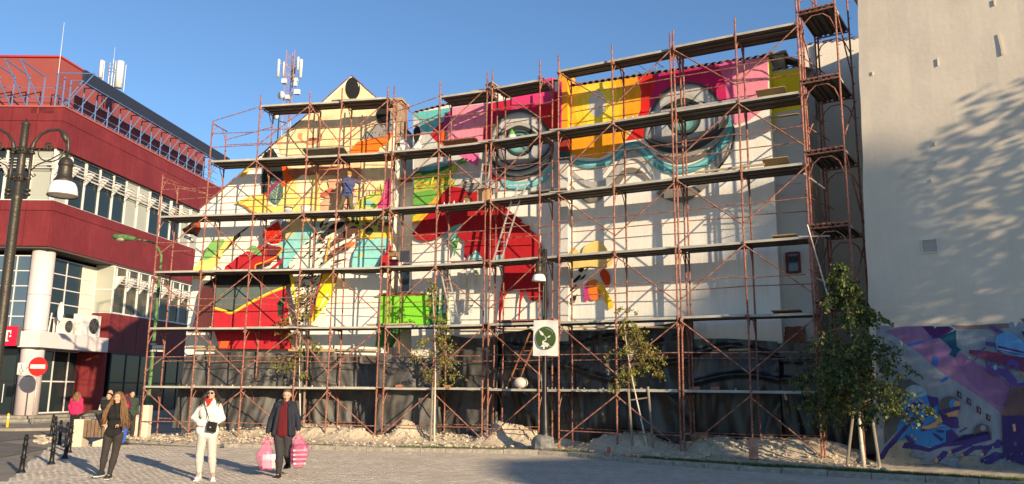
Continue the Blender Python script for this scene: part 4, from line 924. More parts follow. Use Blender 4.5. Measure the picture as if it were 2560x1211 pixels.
tarp(PA, 468, 720, za, .3, m_tarp2, 'dusty grey-black plastic sheet at the left end below the red painted jug', .08, 1, .1, .25)
tarp(PA, 716, 950, za, .3, m_tarp2, 'dusty plastic sheet behind the left thin birch', .10, 2, .12, .1)
tarp(PA, 946, 1100, za-.05, .3, m_tarp2, 'bunched plastic sheet below the green lean-to', .9, 3, .2)
tarp(PBW, 1095, 1250, 3.65, .3, m_tarp2, 'plastic sheet sagging open behind the middle thin birch', .10, 4, .25)
tarp(PBW, 1246, 1400, 3.75, .3, m_tarp, 'black plastic sheet behind the leaning wooden ladder', .12, 5, .2)
tarp(PC, 1396, 1560, 3.75, .3, m_tarp, 'black plastic sheet just right of the white banner', .12, 6, .2)
tarp(PC, 1556, 1740, 3.85, .3, m_tarp, 'glossy black plastic sheet behind the staked thin birch', .10, 7, .22)
tarp(PC, 1736, 1948, 3.25, .3, m_tarp, 'wrinkled black plastic sheet left of the tiled awning', .10, 8, .15)
tarp(PY, 1915, 2215, 3.1, .2, m_tarp, 'dark black plastic sheet behind the dense birch', .62, 9, .1)
q = MB()
bt = thing('timber_battens', 'line of pale timber battens nailed along the top of the plastic sheets', 'batten', (-10, 25, 3.7))
def bat(P, a, b, off=.16):
    p, r = pl(*a, P, off), pl(*b, P, off); q = MB(); v = r-p; L = np.linalg.norm(v); q.obox((p+r)/2, v/2, np.array([v[1], -v[0], 0])/L*.012, (0, 0, .028)); part('batten', q, m_wood, bt)
for P, a, b in ((PA,(470,866),(700,871)),(PA,(690,872),(948,876)),(PA,(490,873),(840,878)),(PBW,(1110,822),(1260,822)),(PBW,(1250,823),(1392,824)),(PC,(1404,820),(1560,817)),(PC,(1562,818),(1715,820)),(PC,(1742,877),(1920,873)),(PY,(1924,880),(2020,882))): bat(P, a, b)
# ================================================================ tall plastered wall at the right
PG2 = (G0, GA); aR = radians(GA); uR = np.array([cos(aR), sin(aR), 0]); nR = np.array([-sin(aR), cos(aR), 0])
tb = thing('plastered_building', 'tall windowless building with beige plastered side wall and a blue mural along its foot', 'building', (G0[0], G0[1], 0))
m_plas = mat('beige_plaster', (.65,.57,.455), .93, .07, .6, .22, 9, streak=.035, col2=(.69,.61,.49), fac2=.5, s2=.9)
a = np.array([G0[0], G0[1], 0]); N = 26; q = MB(); G = []
EP = [pl(x, y, PG2) for x, y in ((2143,0),(2150,215),(2157,430),(2165,640),(2177,900),(2190,1160))][::-1]; EZ = [p[2] for p in EP]; EX = [float((p-a)@uR) for p in EP]
# slightly wavy left edge, real thickness
for z in np.linspace(0, 12.72, 40):
    ex_ = np.interp(z, EZ, EX); w = ex_+.012*sin(z*1.7)+.008*sin(z*4.1+1); G.append([tuple(a+uR*w+nR*.0+np.array([0,0,z]))]+[tuple(a+uR*(ex_+.25+i*.485)+nR*(.004*sin(i*2.3+z)+.003*sin(z*3+i))+np.array([0,0,z])) for i in range(26)])
q.grid(G)
q.grid([[(r[0][0]+nR[0]*9, r[0][1]+nR[1]*9, r[0][2]), r[0]] for r in G]); b = a+uR*12.75
q.add([a+nR*9, b+nR*9, b, b+(0,0,12.72), b+nR*9+(0,0,12.72), a+nR*9+(0,0,12.72), a+(0,0,12.72)], [(0,1,4,5),(2,3,4,1),(6,5,4,3)])
part('wall', q, m_plas, tb)
q = MB(); q.obox(a+np.array([0,0,12.76])+uR*6.6+nR*4.5, uR*6.25, nR*4.52, (0,0,.035)); part('roof', q, m_tile, tb)
# louvred vent
v0, v1 = pl(2309,601,PG2,0), pl(2341,631,PG2,0); c = (v0+v1)/2; wv = .17; hv = (v0[2]-v1[2])/2
vt = thing('wall_vent', 'small square louvred vent on the beige plastered wall', 'vent', c)
q = MB()
for s in (-1, 1): q.obox(c+uR*s*wv-nR*.02, uR*.012, nR*.022, (0,0,hv)); q.obox(c+np.array([0,0,s*hv])-nR*.021, uR*(wv+.012), nR*.022, (0,0,.012))
part('frame', q, mat('vent_metal', (.62,.60,.56), .5, .1, 5, metal=.3), vt)
sl = MB(); sl.obox((0,0,0), uR*(wv-.015), nR*.012+np.array([0,0,.009]), (0,0,.002)); me = sl.mesh('louvre', MATS['vent_metal'])
for i in range(10): inst('louvre', me, vt, c-nR*.014+np.array([0,0,-hv+.03+i*(2*hv-.05)/9]))
# plaster knobs, pegs and the long sliver
m_peg = mat('peg_plaster', (.66,.58,.47), .9, .1, 4)
q = MB(); p0, p1 = pl(2497,84,PG2,.02), pl(2505,138,PG2,.02); q.prism([p0, p0+uR*.012, p1+uR*.05, p1-uR*.01], -nR*.02); single('plaster_spur', q, m_peg, 'long tapering plaster spur high on the beige wall', 'spur')
for (x, y, s, lb) in [(2344,150,.5,'short vertical peg on the beige wall left of the long spur'),(2181,181,.25,'small plaster nub near the left edge of the beige wall'),(2485,2,.4,'little plaster block high up above the long spur'),
                   (2337,357,.25,'upper peg in the column of pegs on the beige wall'),(2341,403,.2,'second peg down in the column of pegs on the beige wall'),(2328,426,.25,'third peg down in the column on the beige wall'),(2328,449,.25,'lowest peg in the column on the beige wall'),(2262,436,.2,'peg standing left of the column of pegs on the beige wall'),(2484,2,.2,'')]:
    if not lb: continue
    c = pl(x, y, PG2, .012); q = MB(); q.obox(c-(0,0,.12*s), uR*.012, nR*.018, (0,0,.20*s)); q.obox(c-nR*.005, uR*.022, nR*.012, (0,0,.010)); single('wall_peg', q, m_peg, lb, 'peg', 'pegs left in the beige plaster')
D_ = Mural(PG2)
BL = (.27,.315,.36)
edge = [(100,104),(180,118),(250,112),(380,108),(460,106),(472,128),(490,112),(580,110),(590,124),(605,100),(700,104),(820,100),(900,92),(1030,86),(1060,74),(1105,70),(1150,88),(1240,70),(1240,1211),(1150,1205),(600,1195),(30,1172),(30,400),(30,110)]
D_.shape('F', edge, BL, False, 'painted_base')
D_.shape('F', [(602,100),(700,104),(820,100),(900,92),(1030,86),(1040,122),(900,130),(640,130)], (.24,.165,.14), False, 'bare_brick_strip')
D_.shape('F', [(1120,52),(1240,40),(1240,95),(1150,90)], (.24,.165,.14), False, 'bare_brick_strip')
PKR = (.30,.165,.30)
D_.shape('F', [(100,150),(180,118),(250,110),(380,110),(470,165),(500,200),(610,270),(700,330),(860,420),(1062,570),(975,765),(840,660),(700,570),(480,420),(340,300),(250,240),(180,190)], PKR, False, 'painted_roof')
D_.shape('F', [(640,340),(860,430),(1050,570),(985,720),(800,590),(700,480)], (.25,.125,.26), True, 'painted_roof')
D_.shape('F', [(380,110),(465,108),(475,128),(490,112),(580,110),(620,130),(560,170),(510,198),(460,203)], (.085,.028,.13), False)
D_.shape('F', [(510,197),(635,135),(640,258),(676,290),(650,303),(630,347),(585,325),(605,285),(560,240)], (.008,.085,.15), False)
for p in [[(260,240),(385,220),(388,236),(280,263)],[(470,330),(502,350),(492,403),(453,403)],[(515,520),(575,485),(578,506),(530,538)],[(430,185),(455,178),(457,203),(440,198)]]: D_.shape('F', p, (.04,.16,.52), False)
D_.shape('F', [(94,1005),(94,700),(125,560),(200,505),(290,508),(380,570),(425,650),(330,700),(200,890)], (.105,.115,.115), False, 'painted_arch')
D_.shape('F', [(180,922),(195,870),(240,760),(225,700),(262,640),(320,570),(400,592),(432,640),(500,690),(530,730),(600,800),(570,890),(650,885),(560,985),(430,1025),(330,1000),(260,930),(220,985),(150,1040),(90,1112),(60,1110),(150,980)], (.05,.24,.55), False, 'painted_machine')
D_.shape('F', [(248,600),(280,565),(320,553),(370,565),(402,592),(412,630),(340,650),(262,655)], (.32,.42,.52), True, 'painted_machine')
D_.stroke('F', [(270,620),(310,640),(350,620),(395,600)], 14, (.06,.36,.42), 'painted_machine')
PU = (.065,.045,.20); OG = (.62,.33,.16)
for p in [[(34,1115),(100,1022),(305,792),(320,800),(318,818),(190,975),(90,1112)],[(218,985),(330,1000),(430,1032),(540,990),(640,958),(800,912),(890,900),(905,968),(780,1000),(640,1012),(540,1020),(430,1060),(330,1040),(230,1030)],
          [(415,635),(500,650),(502,700),(470,720),(412,802),(398,800),(438,700)],[(500,762),(660,710),(662,738),(570,790),(650,800),(658,880),(600,882),(515,832)],[(560,902),(600,888),(655,940),(655,962),(560,992)],
          [(577,1052),(750,988),(762,1010),(602,1077)],[(670,1080),(760,1018),(832,1008),(700,1102)],[(820,1078),(860,1018),(932,988),(922,1012),(850,1092)],[(480,1112),(540,1050),(572,1060),(560,1090),(502,1142)],
          [(812,1122),(930,1058),(982,1070),(992,1100),(900,1152),(818,1145)],[(930,985),(945,967),(970,967),(987,995),(960,1032),(918,1032)],[(740,1018),(930,1008),(932,1028),(800,1045)],[(300,690),(380,680),(385,695),(320,715)],[(240,810),(245,760),(285,700),(300,720),(270,790)],
          [(455,920),(475,918),(545,965),(520,980)],[(480,895),(545,895),(545,915),(500,912)],[(305,745),(330,750),(392,850),(375,852)],[(660,905),(715,872),(722,880),(665,912)],[(245,935),(270,935),(330,990),(290,1000)]]: D_.shape('F', p, PU, False, 'painted_beam')
for i in range(6): D_.stroke('F', [(600+i*14,985-i*10),(720,960-i*6),(880,920-i*2)], 5, (.03,.02,.10), 'painted_beam')
for x, y, rx, ry in [(222,1006,11,25),(590,1062,13,14),(682,1088,13,15),(832,1078,14,14),(487,1124,15,19),(316,748,15,10),(310,875,8,12),(303,934,7,9),(328,960,9,12),(915,1024,7,7)]: D_.ell('F', (x, y), rx, ry, OG, 'painted_log_end')
D_.shape('F', [(375,872),(430,855),(480,830),(505,790),(520,790),(535,832),(480,862),(560,856),(430,887),(380,887)], OG, False, 'painted_log_end'); D_.shape('F', [(558,772),(662,740),(645,790),(575,797)], OG, False, 'painted_log_end')
D_.ell('F', (388,895), 14, 12, (.14,.03,.10))
D_.ell('F', (588,716), 80, 78, (.125,.11,.105), 'painted_arch'); D_.ell('F', (618,700), 36, 40, (.06,.27,.55), 'painted_arch'); D_.ell('F', (642,700), 24, 26, OG, 'painted_arch')
D_.shape('F', [(500,745),(660,710),(662,736),(520,772)], PU, False, 'painted_beam'); D_.shape('F', [(560,770),(660,740),(640,788),(580,794)], OG, False, 'painted_beam')
for x, y in [(660,628),(733,680),(808,745),(879,800)]:
    D_.shape('F', [(x-18,y-36),(x+16,y-14),(x+17,y+34),(x-16,y+12)], (.07,.05,.08), False, 'painted_window'); D_.shape('F', [(x-2,y-16),(x+9,y-9),(x+10,y+16),(x-1,y+8)], (.34,.20,.20), False, 'painted_window')
D_.shape('F', [(768,935),(775,880),(800,850),(830,843),(880,860),(905,920),(906,978),(885,905),(800,915)], (.115,.10,.10), False, 'painted_arch'); D_.ell('F', (840,880), 22, 22, (.28,.32,.34), 'painted_arch')
D_.shape('F', [(980,785),(1150,785),(1240,785),(1240,1170),(1150,1160),(992,1110),(985,900)], (.05,.033,.135), False, 'painted_house'); D_.shape('F', [(1065,575),(1240,572),(1240,787),(975,784)], (.135,.08,.082), False, 'painted_house')
D_.shape('F', [(1062,850),(1082,847),(1090,902),(1070,906)], (.62,.36,.20), False, 'painted_window'); D_.ell('F', (1083,998), 13, 14, (.14,.11,.22), 'painted_window')
D_.shape('F', [(930,212),(950,180),(985,158),(1040,155),(1090,180),(1150,232),(1240,290),(1240,350),(1150,345),(1000,322),(945,282)], (.11,.31,.58), False, 'painted_boat')
D_.shape('F', [(735,288),(800,290),(880,300),(940,308),(1150,350),(1240,360),(1240,455),(1150,450),(900,370),(735,316)], (.15,.035,.085), False, 'painted_boat')
D_.shape('F', [(930,212),(950,180),(985,158),(1040,155),(1090,180),(1150,232),(1240,290),(1240,345),(1150,338),(1000,318),(945,282)], (.11,.31,.58), False, 'painted_boat')
for p in [[(950,254),(1150,302),(1150,316),(950,272)],[(955,286),(1150,324),(1150,331),(955,293)],[(955,300),(1100,326),(1100,331),(955,306)]]: D_.shape('F', p, (.09,.035,.12), False, 'painted_boat')
for p in [[(855,224),(870,222),(930,236),(930,262),(858,252)],[(895,104),(915,106),(1000,152),(962,172),(895,126)],[(850,264),(862,270),(772,376),(762,372)],[(918,362),(932,370),(882,436),(868,432)],[(850,356),(872,358),(882,432),(870,432)],
          [(868,432),(950,420),(1040,450),(1090,508),(1102,540),(1150,533),(1240,530),(1240,562),(1150,565),(1062,570),(1010,502),(960,472),(920,482)],[(1003,440),(1020,375),(1060,355),(1108,372),(1118,430),(1092,446),(1070,402),(1045,402),(1040,442)],[(940,400),(1000,372),(1005,380),(950,412)]]: D_.shape('F', p, (.10,.06,.24), False, 'painted_beam')
D_.ell('F', (932,420), 14, 20, (.22,.38,.55)); D_.shape('F', [(1128,148),(1240,140),(1240,200),(1150,185)], (.04,.03,.14), False, 'painted_beam')
D_.shape('F', [(1115,455),(1240,470),(1240,500),(1150,500)], (.40,.22,.14), False)
for p in [(30,1135),(90,1112),(130,1040),(200,975),(260,968)],: 
    D_.shape('F', list(p)+[(225,1030),(300,1040),(290,1085),(340,1100),(380,1130),(480,1140),(560,1150),(600,1193),(400,1190),(200,1182),(30,1174)], (.30,.275,.215), False, 'bare_plaster')
D_.shape('F', [(690,1092),(740,1088),(800,1096),(832,1150),(880,1160),(960,1150),(1100,1170),(1240,1190),(1240,1211),(700,1200),(650,1150)], (.30,.27,.215), False, 'bare_plaster')
D_.stroke('F', [(190,1125),(260,1150),(330,1158),(420,1155),(520,1150),(560,1168),(600,1190)], 4, (.12,.10,.08), 'bare_plaster'); D_.stroke('F', [(275,1060),(295,1095),(360,1108),(440,1104)], 4, (.12,.10,.08), 'bare_plaster'); D_.stroke('F', [(560,1092),(620,1100),(760,1088),(800,1100)], 4, (.12,.10,.08), 'bare_plaster')
for _ in range(60): D_.ell('F', (random.uniform(150,1140), random.uniform(1060,1180)), random.uniform(3,12), random.uniform(2,6), random.choice([(.20,.18,.15),(.36,.36,.34),(.14,.12,.10)]), 'bare_plaster', random.uniform(-40,40), 8)
D_.done(tb)
# ================================================================ red panelled office building on the left
K0 = np.array([-34.660, 29.553]); eA = np.array([cos(.34), sin(.34)]); eB = np.array([cos(radians(102.7)), sin(radians(102.7))])
def bp(u, v, z): p = K0+eA*u+eB*v; return np.array([p[0], p[1], z])
def bbox(q, u0, v0, z0, u1, v1, z1, col=None): q.hexa([bp(u0,v0,z0),bp(u1,v0,z0),bp(u1,v1,z0),bp(u0,v1,z0),bp(u0,v0,z1),bp(u1,v0,z1),bp(u1,v1,z1),bp(u0,v1,z1)], col); return q
rb = thing('red_office_building', 'red panelled corner office building with ribbon windows and blue roof trusses', 'building', (K0[0], K0[1], 0))
m_rp = mat('red_cladding', (.165,.020,.024), .6, .12, .35, .1, 8, spec=.3, streak=.22, col2=(.19,.027,.030), fac2=.55, s2=.7)
m_rp2 = mat('faded_red_cladding', (.34,.095,.08), .75, .12, .5, .1, 8)
m_seam = mat('dark_seam', (.035,.007,.008), .8)
m_white = mat('white_metal', (.64,.62,.58), .45, .06, 3)
m_navy = mat('navy_fascia', (.020,.026,.045), .6, .12, 1)
m_blue = mat('blue_steel', (.09,.18,.36), .55, .15, 5)
m_blk = mat('black_frame', (.02,.02,.022), .5, .1, 3)
m_gl = mat('office_glass', (.018,.027,.030), .10, .25, .25, spec=.45)
m_glp = mat('pale_blind_glass', (.36,.37,.31), .35, .06, .5, spec=.6)
m_col = mat('pinkish_panel', (.66,.56,.53), .6, .05, 1.5)
VL, UL = 17.4, -9.0                          # lengths of the two faces
# dark core and floors behind everything
q = MB()
bbox(q, UL, .50, 8.58, -.50, VL, 15.6); part('core', q, m_seam, rb)
q = MB(); bbox(q, UL, 2.5, .35, -2.6, VL, 8.55); part('inner_walls', q, mat('dark_interior', (.03,.028,.026), .9), rb)
def panels_B(z0, z1, v0, v1, step, m=m_rp, jit=0, u0=0.0):
    n = max(1, round((v1-v0)/step)); w = (v1-v0)/n
    for i in range(n):
        q = MB(); bbox(q, u0-.06, v0+i*w+.014, z0+.012, u0+.0+random.uniform(-.004,.004), v0+(i+1)*w-.014, z1-.012); part('cladding_panel', q, m, rb)
def panels_A(z0, z1, u0, u1, step, m=m_rp, v0=0.0):
    n = max(1, round((u1-u0)/step)); w = (u1-u0)/n
    for i in range(n):
        q = MB(); bbox(q, u0+i*w+.014, v0, z0+.012, u0+(i+1)*w-.014, v0+.06, z1-.012); part('cladding_panel', q, m, rb)
CH = .55
for (z0, zm, z1) in ((8.55, 9.85, 10.88), (13.55, 15.0, 15.72)):
    q = MB(); bbox(q, UL, .045, z0, -.045, VL, z1); part('fascia_backing', q, m_seam, rb)
    for a, b in ((z0, zm), (zm, z1)) if z0 > 10 else ((z0, 10.35), (10.35, z1)):
        panels_B(a, b, 0.0, VL, 1.24); panels_A(a, b, UL, -.06, 1.24)
q = MB(); bbox(q, UL, -.05, 15.72, .05, VL, 15.80); part('parapet_cap', q, m_rp2, rb)
# ribbon windows, upper floor
def ribbon_B(z0, z1, v0, v1, step, u0, glass=m_gl, pale=()):
    n = round((v1-v0)/step); w = (v1-v0)/n
    for i in range(n):
        fr = MB(); a, b = v0+i*w, v0+(i+1)*w; zt = z0+(z1-z0)*.63
        for vv in (a+.04,): bbox(fr, u0-.10, vv-.03, z0, u0, vv+.04, z1)
        bbox(fr, u0-.09, a+.09, z0, u0-.005, b, z0+.08); bbox(fr, u0-.09, a+.09, zt, u0-.005, b, zt+.07); bbox(fr, u0-.09, a+.09, z1-.05, u0-.005, b, z1)
        f = part('window', fr, m_white, rb); g_ = glass if i not in pale else m_glp
        q = MB(); bbox(q, u0-.12, a+.09, z0+.08, u0-.08+random.uniform(-.008,.008), b, zt); part('pane', q, g_, f)
        q = MB(); bbox(q, u0-.12, a+.09, zt+.07, u0-.08+random.uniform(-.008,.008), b, z1-.05); part('pane', q, g_, f)
ribbon_B(10.88, 13.55, .05, VL, 1.2, -.22, pale=(0, 5, 6, 10, 11))
def ribbon_A(z0, z1, u0, u1, step, v0, pale=()):
    n = round((u1-u0)/step); w = (u1-u0)/n
    for i in range(n):
        fr = MB(); a, b = u0+i*w, u0+(i+1)*w; zt = z0+(z1-z0)*.63
        bbox(fr, b-.10, v0, z0, b, v0+.1, z1); bbox(fr, a, v0+.005, z0, b-.10, v0+.09, z0+.08); bbox(fr, a, v0+.005, zt, b-.10, v0+.09, zt+.07)
        f = part('window', fr, m_white, rb); g_ = m_gl if i not in pale else m_glp
        for s, (c, d) in enumerate(((z0+.08, zt), (zt+.07, z1))): q = MB(); bbox(q, a, v0+.08, c, b-.10, v0+.12, d); part('pane', q, g_, f)
ribbon_A(10.88, 13.55, UL, -.22, 1.25, .22, pale=(6,))
# white fin brackets carrying four rails
fin = MB()
def fins(parent, at_list, zt, axis, m=m_white):
    for (u, v) in at_list:
        q = MB(); o = eA if axis == 'B' else -eB; al = eB if axis == 'B' else eA
        o3 = np.array([o[0], o[1], 0]); a3 = np.array([al[0], al[1], 0]); c = bp(u, v, zt)
        q.prism([c-a3*.17+o3*.46, c+a3*.17+o3*.46, c+a3*.015+o3*.02-(0,0,.72), c-a3*.015+o3*.02-(0,0,.72)], (0,0,.0)+o3*-.04)
        q.prism([c-a3*.02, c-a3*.02+o3*.5, c-a3*.02-(0,0,.72)], a3*.04)
        q.obox(c+np.array([0,0,.2])+o3*.04, a3*.035, o3*.02, (0,0,.25)); part('fin_bracket', q, m, parent)
    for k in range(4):
        q = MB(); (u0, v0), (u1, v1) = at_list[0], at_list[-1]; o = eA if axis == 'B' else -eB; o3 = np.array([o[0], o[1], 0]); z = zt-.02-.13*k; oo = o3*(.48-.09*k)
        q.tube([bp(u0,v0,z)+oo, bp(u1,v1,z)+oo], .022, 6); part('shade_rail', q, m, parent)
fins(rb, [(-.2, .1+1.2*k) for k in range(0, 15)], 12.95, 'B'); fins(rb, [(-.2-1.25*k, .2) for k in range(7, -1, -1)], 12.95, 'A')
# attic storey set back, navy visor, blue trusses
q = MB(); bbox(q, UL, 1.75, 15.6, -1.72, VL+.5, 19.15); part('attic_wall', q, mat('attic_red', (.25,.06,.055), .75, .10, .6, .1, 10), rb)
q = MB(); bbox(q, UL, 1.66, 19.12, -1.66, VL+.3, 19.22); part('roof_cap', q, mat('bright_red_cap', (.42,.03,.025), .5, .08), rb)
q = MB(); bbox(q, -1.70, 0.0, 15.4, -.5, VL, 15.74); bbox(q, UL, .55, 15.4, -1.70, 1.74, 15.74); part('terrace_floor', q, m_rp2, rb)
q = MB(); q.hexa([bp(-.02,1.2,17.5),bp(.15,1.2,17.5),bp(.15,VL+.4,17.5),bp(-.02,VL+.4,17.5),bp(-.75,1.2,18.2),bp(-.60,1.2,18.25),bp(-.60,VL+.4,18.25),bp(-.75,VL+.4,18.2)]); 
q = MB(); bbox(q, -.05, 1.15, 17.5, .12, VL+.4, 18.2); part('visor', q, m_navy, rb)
ts = 1.1
for i in range(16):
    v = 0.0 if i == 0 else 1.0+ts*(i-1); q = MB(); ot = 1.35 if i == 0 else .12; r = .035; zt = 17.55; uB = -.5
    q.tube([bp(uB,v,15.8), bp(uB,v,zt)], r, 6); q.tube([bp(uB,v,zt), bp(ot if i == 0 else .12,v,zt)], r*.85, 6); q.tube([bp(ot if i == 0 else .12,v,zt), bp(uB-.45 if i else uB+.5,v+(0 if i == 0 else -.1),15.82)], r*.8, 6); part('truss', q, m_blue, rb)
for i in range(11):
    u = -.75-.78*i if i else -.5; q = MB(); r = .035; q.tube([bp(u,.5,15.8), bp(u,.5,17.55)], r, 6)
    if i: q.tube([bp(u,.5,17.55), bp(u,-1.35,17.75)], r, 6); q.tube([bp(u,-1.35,17.75), bp(u+.05,.45,15.82)], r, 6)
    part('truss', q, m_blue, rb)
q = MB(); q.tube([bp(.12,1.0,17.5), bp(.12,VL,17.5)], .03, 5); part('tip_rail', q, m_blue, rb)
q = MB(); q.tube([bp(-.75,0.5,16.3), bp(-.75,VL,16.3)], .025, 5); part('tip_rail', q, m_blue, rb)
for z in (15.9, 16.45, 16.95):
    q = MB(); q.tube([bp(UL,.5,z), bp(-.5,.5,z)], .018, 5); q.tube([bp(-.5,.5,z), bp(-.5,0,z), bp(-.5,VL,z)], .018, 5); part('guard_rail', q, m_blue, rb)
q = MB(); q.tube([bp(-1.65,1.6,15.8), bp(-1.65,1.6,21.1)], [.03, .008], 5); part('lightning_rod', q, m_white, rb)
# soffit over the corner cut-out
q = MB(); bbox(q, UL, .1, 8.46, -.05, VL, 8.55); part('soffit', q, mat('soffit_dark', (.09,.07,.06), .8), rb)
# round corner column
cc = bp(-.78, .85, 0); q = MB(); q.lathe([(.52,.38),(.52,8.5)], (cc[0],cc[1],0), 28)
col_ = part('column', q, m_col, rb, smooth=True)
for z in (2.2, 3.55, 4.45, 6.2): q = MB(); q.lathe([(.523,z),(.527,z+.006),(.527,z+.02),(.523,z+.026)], (cc[0],cc[1],0), 28, cap=False); part('joint_ring', q, mat('grey_joint', (.25,.22,.21), .8), col_)
# lower volume on the B face (from v = 5.7) and its two return walls
uR_ = -1.0
q = MB(); bbox(q, -2.4, 5.62, .35, -.2, VL, 8.45); part('lower_block', q, m_seam, rb)
panels_B(3.60, 5.78, 5.6, VL, 1.25, m_rp)
ribbon_B(5.78, 8.42, 5.62, VL, 1.2, -.02, glass=mat('brown_reflection_glass', (.12,.095,.045), .15, .6, .35, spec=.3, col2=(.02,.03,.03), fac2=.5, s2=.5))  # brown reflections painted into the panes as noise patches
fins(rb, [(.0, 5.7+1.2*k) for k in range(0, 10)], 7.85, 'B')
# shop glazing bay on the cut-out: pale glass blocks
def gridwall(P, nu, nz, name, mg, mf, fw=.05, th=.10, picks=None):
    """P(s,t) -> point; frame bars plus each pane"""
    f = MB(); o = P(0,0); ex = P(1,0)-o; L = np.linalg.norm(ex); H = P(0,1)[2]-o[2]; ex = ex/L; nn = np.array([ex[1], -ex[0], 0])
    for i in range(nu+1):
        c = P(i/nu, .5); f.obox(c, ex*fw/2, nn*th/2, (0,0,H/2+fw/2))
    for k in range(nz+1):
        for i in range(nu): c = P((i+.5)/nu, k/nz); f.obox(c, ex*(L/nu/2-fw/2), nn*(th/2-.006), (0,0,fw/2))
    fo = part(name, f, mf, rb)
    for k in range(nz):
        for i in range(nu):
            c = P((i+.5)/nu, (k+.5)/nz); q = MB(); q.obox(c+nn*random.uniform(-.006,.006), ex*(L/nu/2-fw/2), nn*.012, (0,0,H/nz/2-fw/2)); part('pane', q, (picks(i, k) if picks else mg), fo)
m_bright = mat('bright_reflection_glass', (.62,.60,.50), .25, .08, .7, spec=.6)  # pane column with its bright reflection put into the base colour
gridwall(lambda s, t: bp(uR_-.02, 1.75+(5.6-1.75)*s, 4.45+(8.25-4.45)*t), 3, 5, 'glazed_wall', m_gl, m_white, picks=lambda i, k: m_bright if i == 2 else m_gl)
gridwall(lambda s, t: bp(uR_+(0-uR_)*s, 5.55, 5.78+(8.4-5.78)*t), 1, 2, 'glazed_return', m_glp, m_white)
q = MB(); bbox(q, uR_, 5.5, 3.6, -.0, 5.61, 5.78); part('red_return', q, m_rp, rb)
q = MB(); bbox(q, -1.7, 5.5, .38, -.02, 5.62, 3.6); part('red_return', q, m_rp, rb)
# ledge box with air conditioning on it
n = 6
for i in range(n):
    q = MB(); v0, v1 = .05+i*5.5/n, .05+(i+1)*5.5/n-.012; bbox(q, -1.0, v0, 3.62, .04, v1, 4.38); part('ledge_panel', q, m_col, rb)
# ground floor shopfront recessed
gridwall(lambda s, t: bp(-1.6, 2.4+(6.0-2.4)*s, .42+(3.6-.42)*t), 3, 2, 'shop_window', m_gl, m_white, .07)
gridwall(lambda s, t: bp(.0, 5.95+(VL-5.95)*s, .42+(3.58-.42)*t), 8, 2, 'shop_window', m_gl, m_blk, .08)
# left face: glazed bays and the shop door
gridwall(lambda s, t: bp(-9+7.9*s, .9, 4.4+(8.2-4.4)*t), 8, 5, 'glazed_wall', mat('blue_glass', (.07,.11,.15), .10, .3, .2, spec=.8), m_white)
q = MB(); bbox(q, -9, .8, 3.62, -2.0, 1.6, 4.30); part('sign_fascia', q, m_blk, rb)
gridwall(lambda s, t: bp(-9+7.3*s, 1.3, .42+(3.6-.42)*t), 7, 2, 'shop_window', m_gl, m_blk, .08)
q = MB(); bbox(q, -1.62, 1.0, .4, -1.50, 1.12, 3.6); part('door_post', q, m_blk, rb)
dh = bp(-2.25, 1.18, 1.4); q = MB(); q.tube([dh-(0,0,.45), dh+(0,0,.45)], .02, 6); part('door_handle', q, m_white, rb)
# plinth and steps of dressed stone
m_stone = mat('grey_stone', (.22,.20,.17), .9, .3, 5, .5, 30, col2=(.32,.29,.23), fac2=.5, s2=4)
for k, (o, z) in enumerate(((0.6,.38),(1.15,.25),(1.7,.12))):
    q = MB(); bbox(q, UL-2, -o, -.02, o-.3, VL, z); part('plinth_step', q, m_stone, rb)
blk = MB(); bbox(blk, -.33, -.02, 0, .33, .02, .23)
for i in range(30):
    q = MB(); u = -10.5+i*.36; bbox(q, u, -.625, .26, u+.345, -.60, .375); part('plinth_stone', q, m_stone, rb)
for i in range(16):
    q = MB(); v = -.5+i*.4; bbox(q, .30, v, .26, .325, v+.385, .375); part('plinth_stone', q, m_stone, rb)
# pavement in front
q = MB(); q.prism([(-46,20.2,-.03),(-36,22.0,-.03),(-29.5,24.6,-.03),(-27.3,28.4,-.03),tuple(bp(3.6,8,-.03)),tuple(bp(3.6,VL,-.03)),tuple(bp(-12,VL,-.03)),tuple(bp(-14,2,-.03))], (0,0,.13))
struct('pavement', q, mat('dusty_pavement', (.25,.22,.175), .95, .2, 2, .4, 50))
# "T" sign on the left edge
sg = thing('pink_shop_sign', 'square magenta red sign with a white letter T above the shop door', 'sign', bp(-1.5, .2, 3.65))
c = K0; q = MB(); zs0, zs1 = 3.66, 4.6; bbox(q, -1.95, -.12, zs0, -.98, .10, zs1); part('board', q, mat('magenta_sign', (.62,.01,.04), .4, .03), sg)
q = MB(); bbox(q, -.975, -.08, zs0+.02, -.90, .12, zs1-.02); part('side', q, mat('dark_grey_metal', (.10,.09,.09), .5), sg)
q = MB(); um = -1.45; zm = (zs0+zs1)/2; vf0, vf1 = -.14, -.122
bbox(q, um-.05, vf0, zm-.20, um+.05, vf1, zm+.18); bbox(q, um-.20, vf0, zm+.18, um+.20, vf1, zm+.27); bbox(q, um-.20, vf0, zm+.09, um-.165, vf1, zm+.18); bbox(q, um+.165, vf0, zm+.09, um+.20, vf1, zm+.18); bbox(q, um-.11, vf0, zm-.265, um+.11, vf1, zm-.20)
bbox(q, um-.22, vf0, zm-.05, um-.13, vf1, zm+.03); bbox(q, um+.13, vf0, zm-.05, um+.22, vf1, zm+.03); part('letter_T', q, m_white, sg)
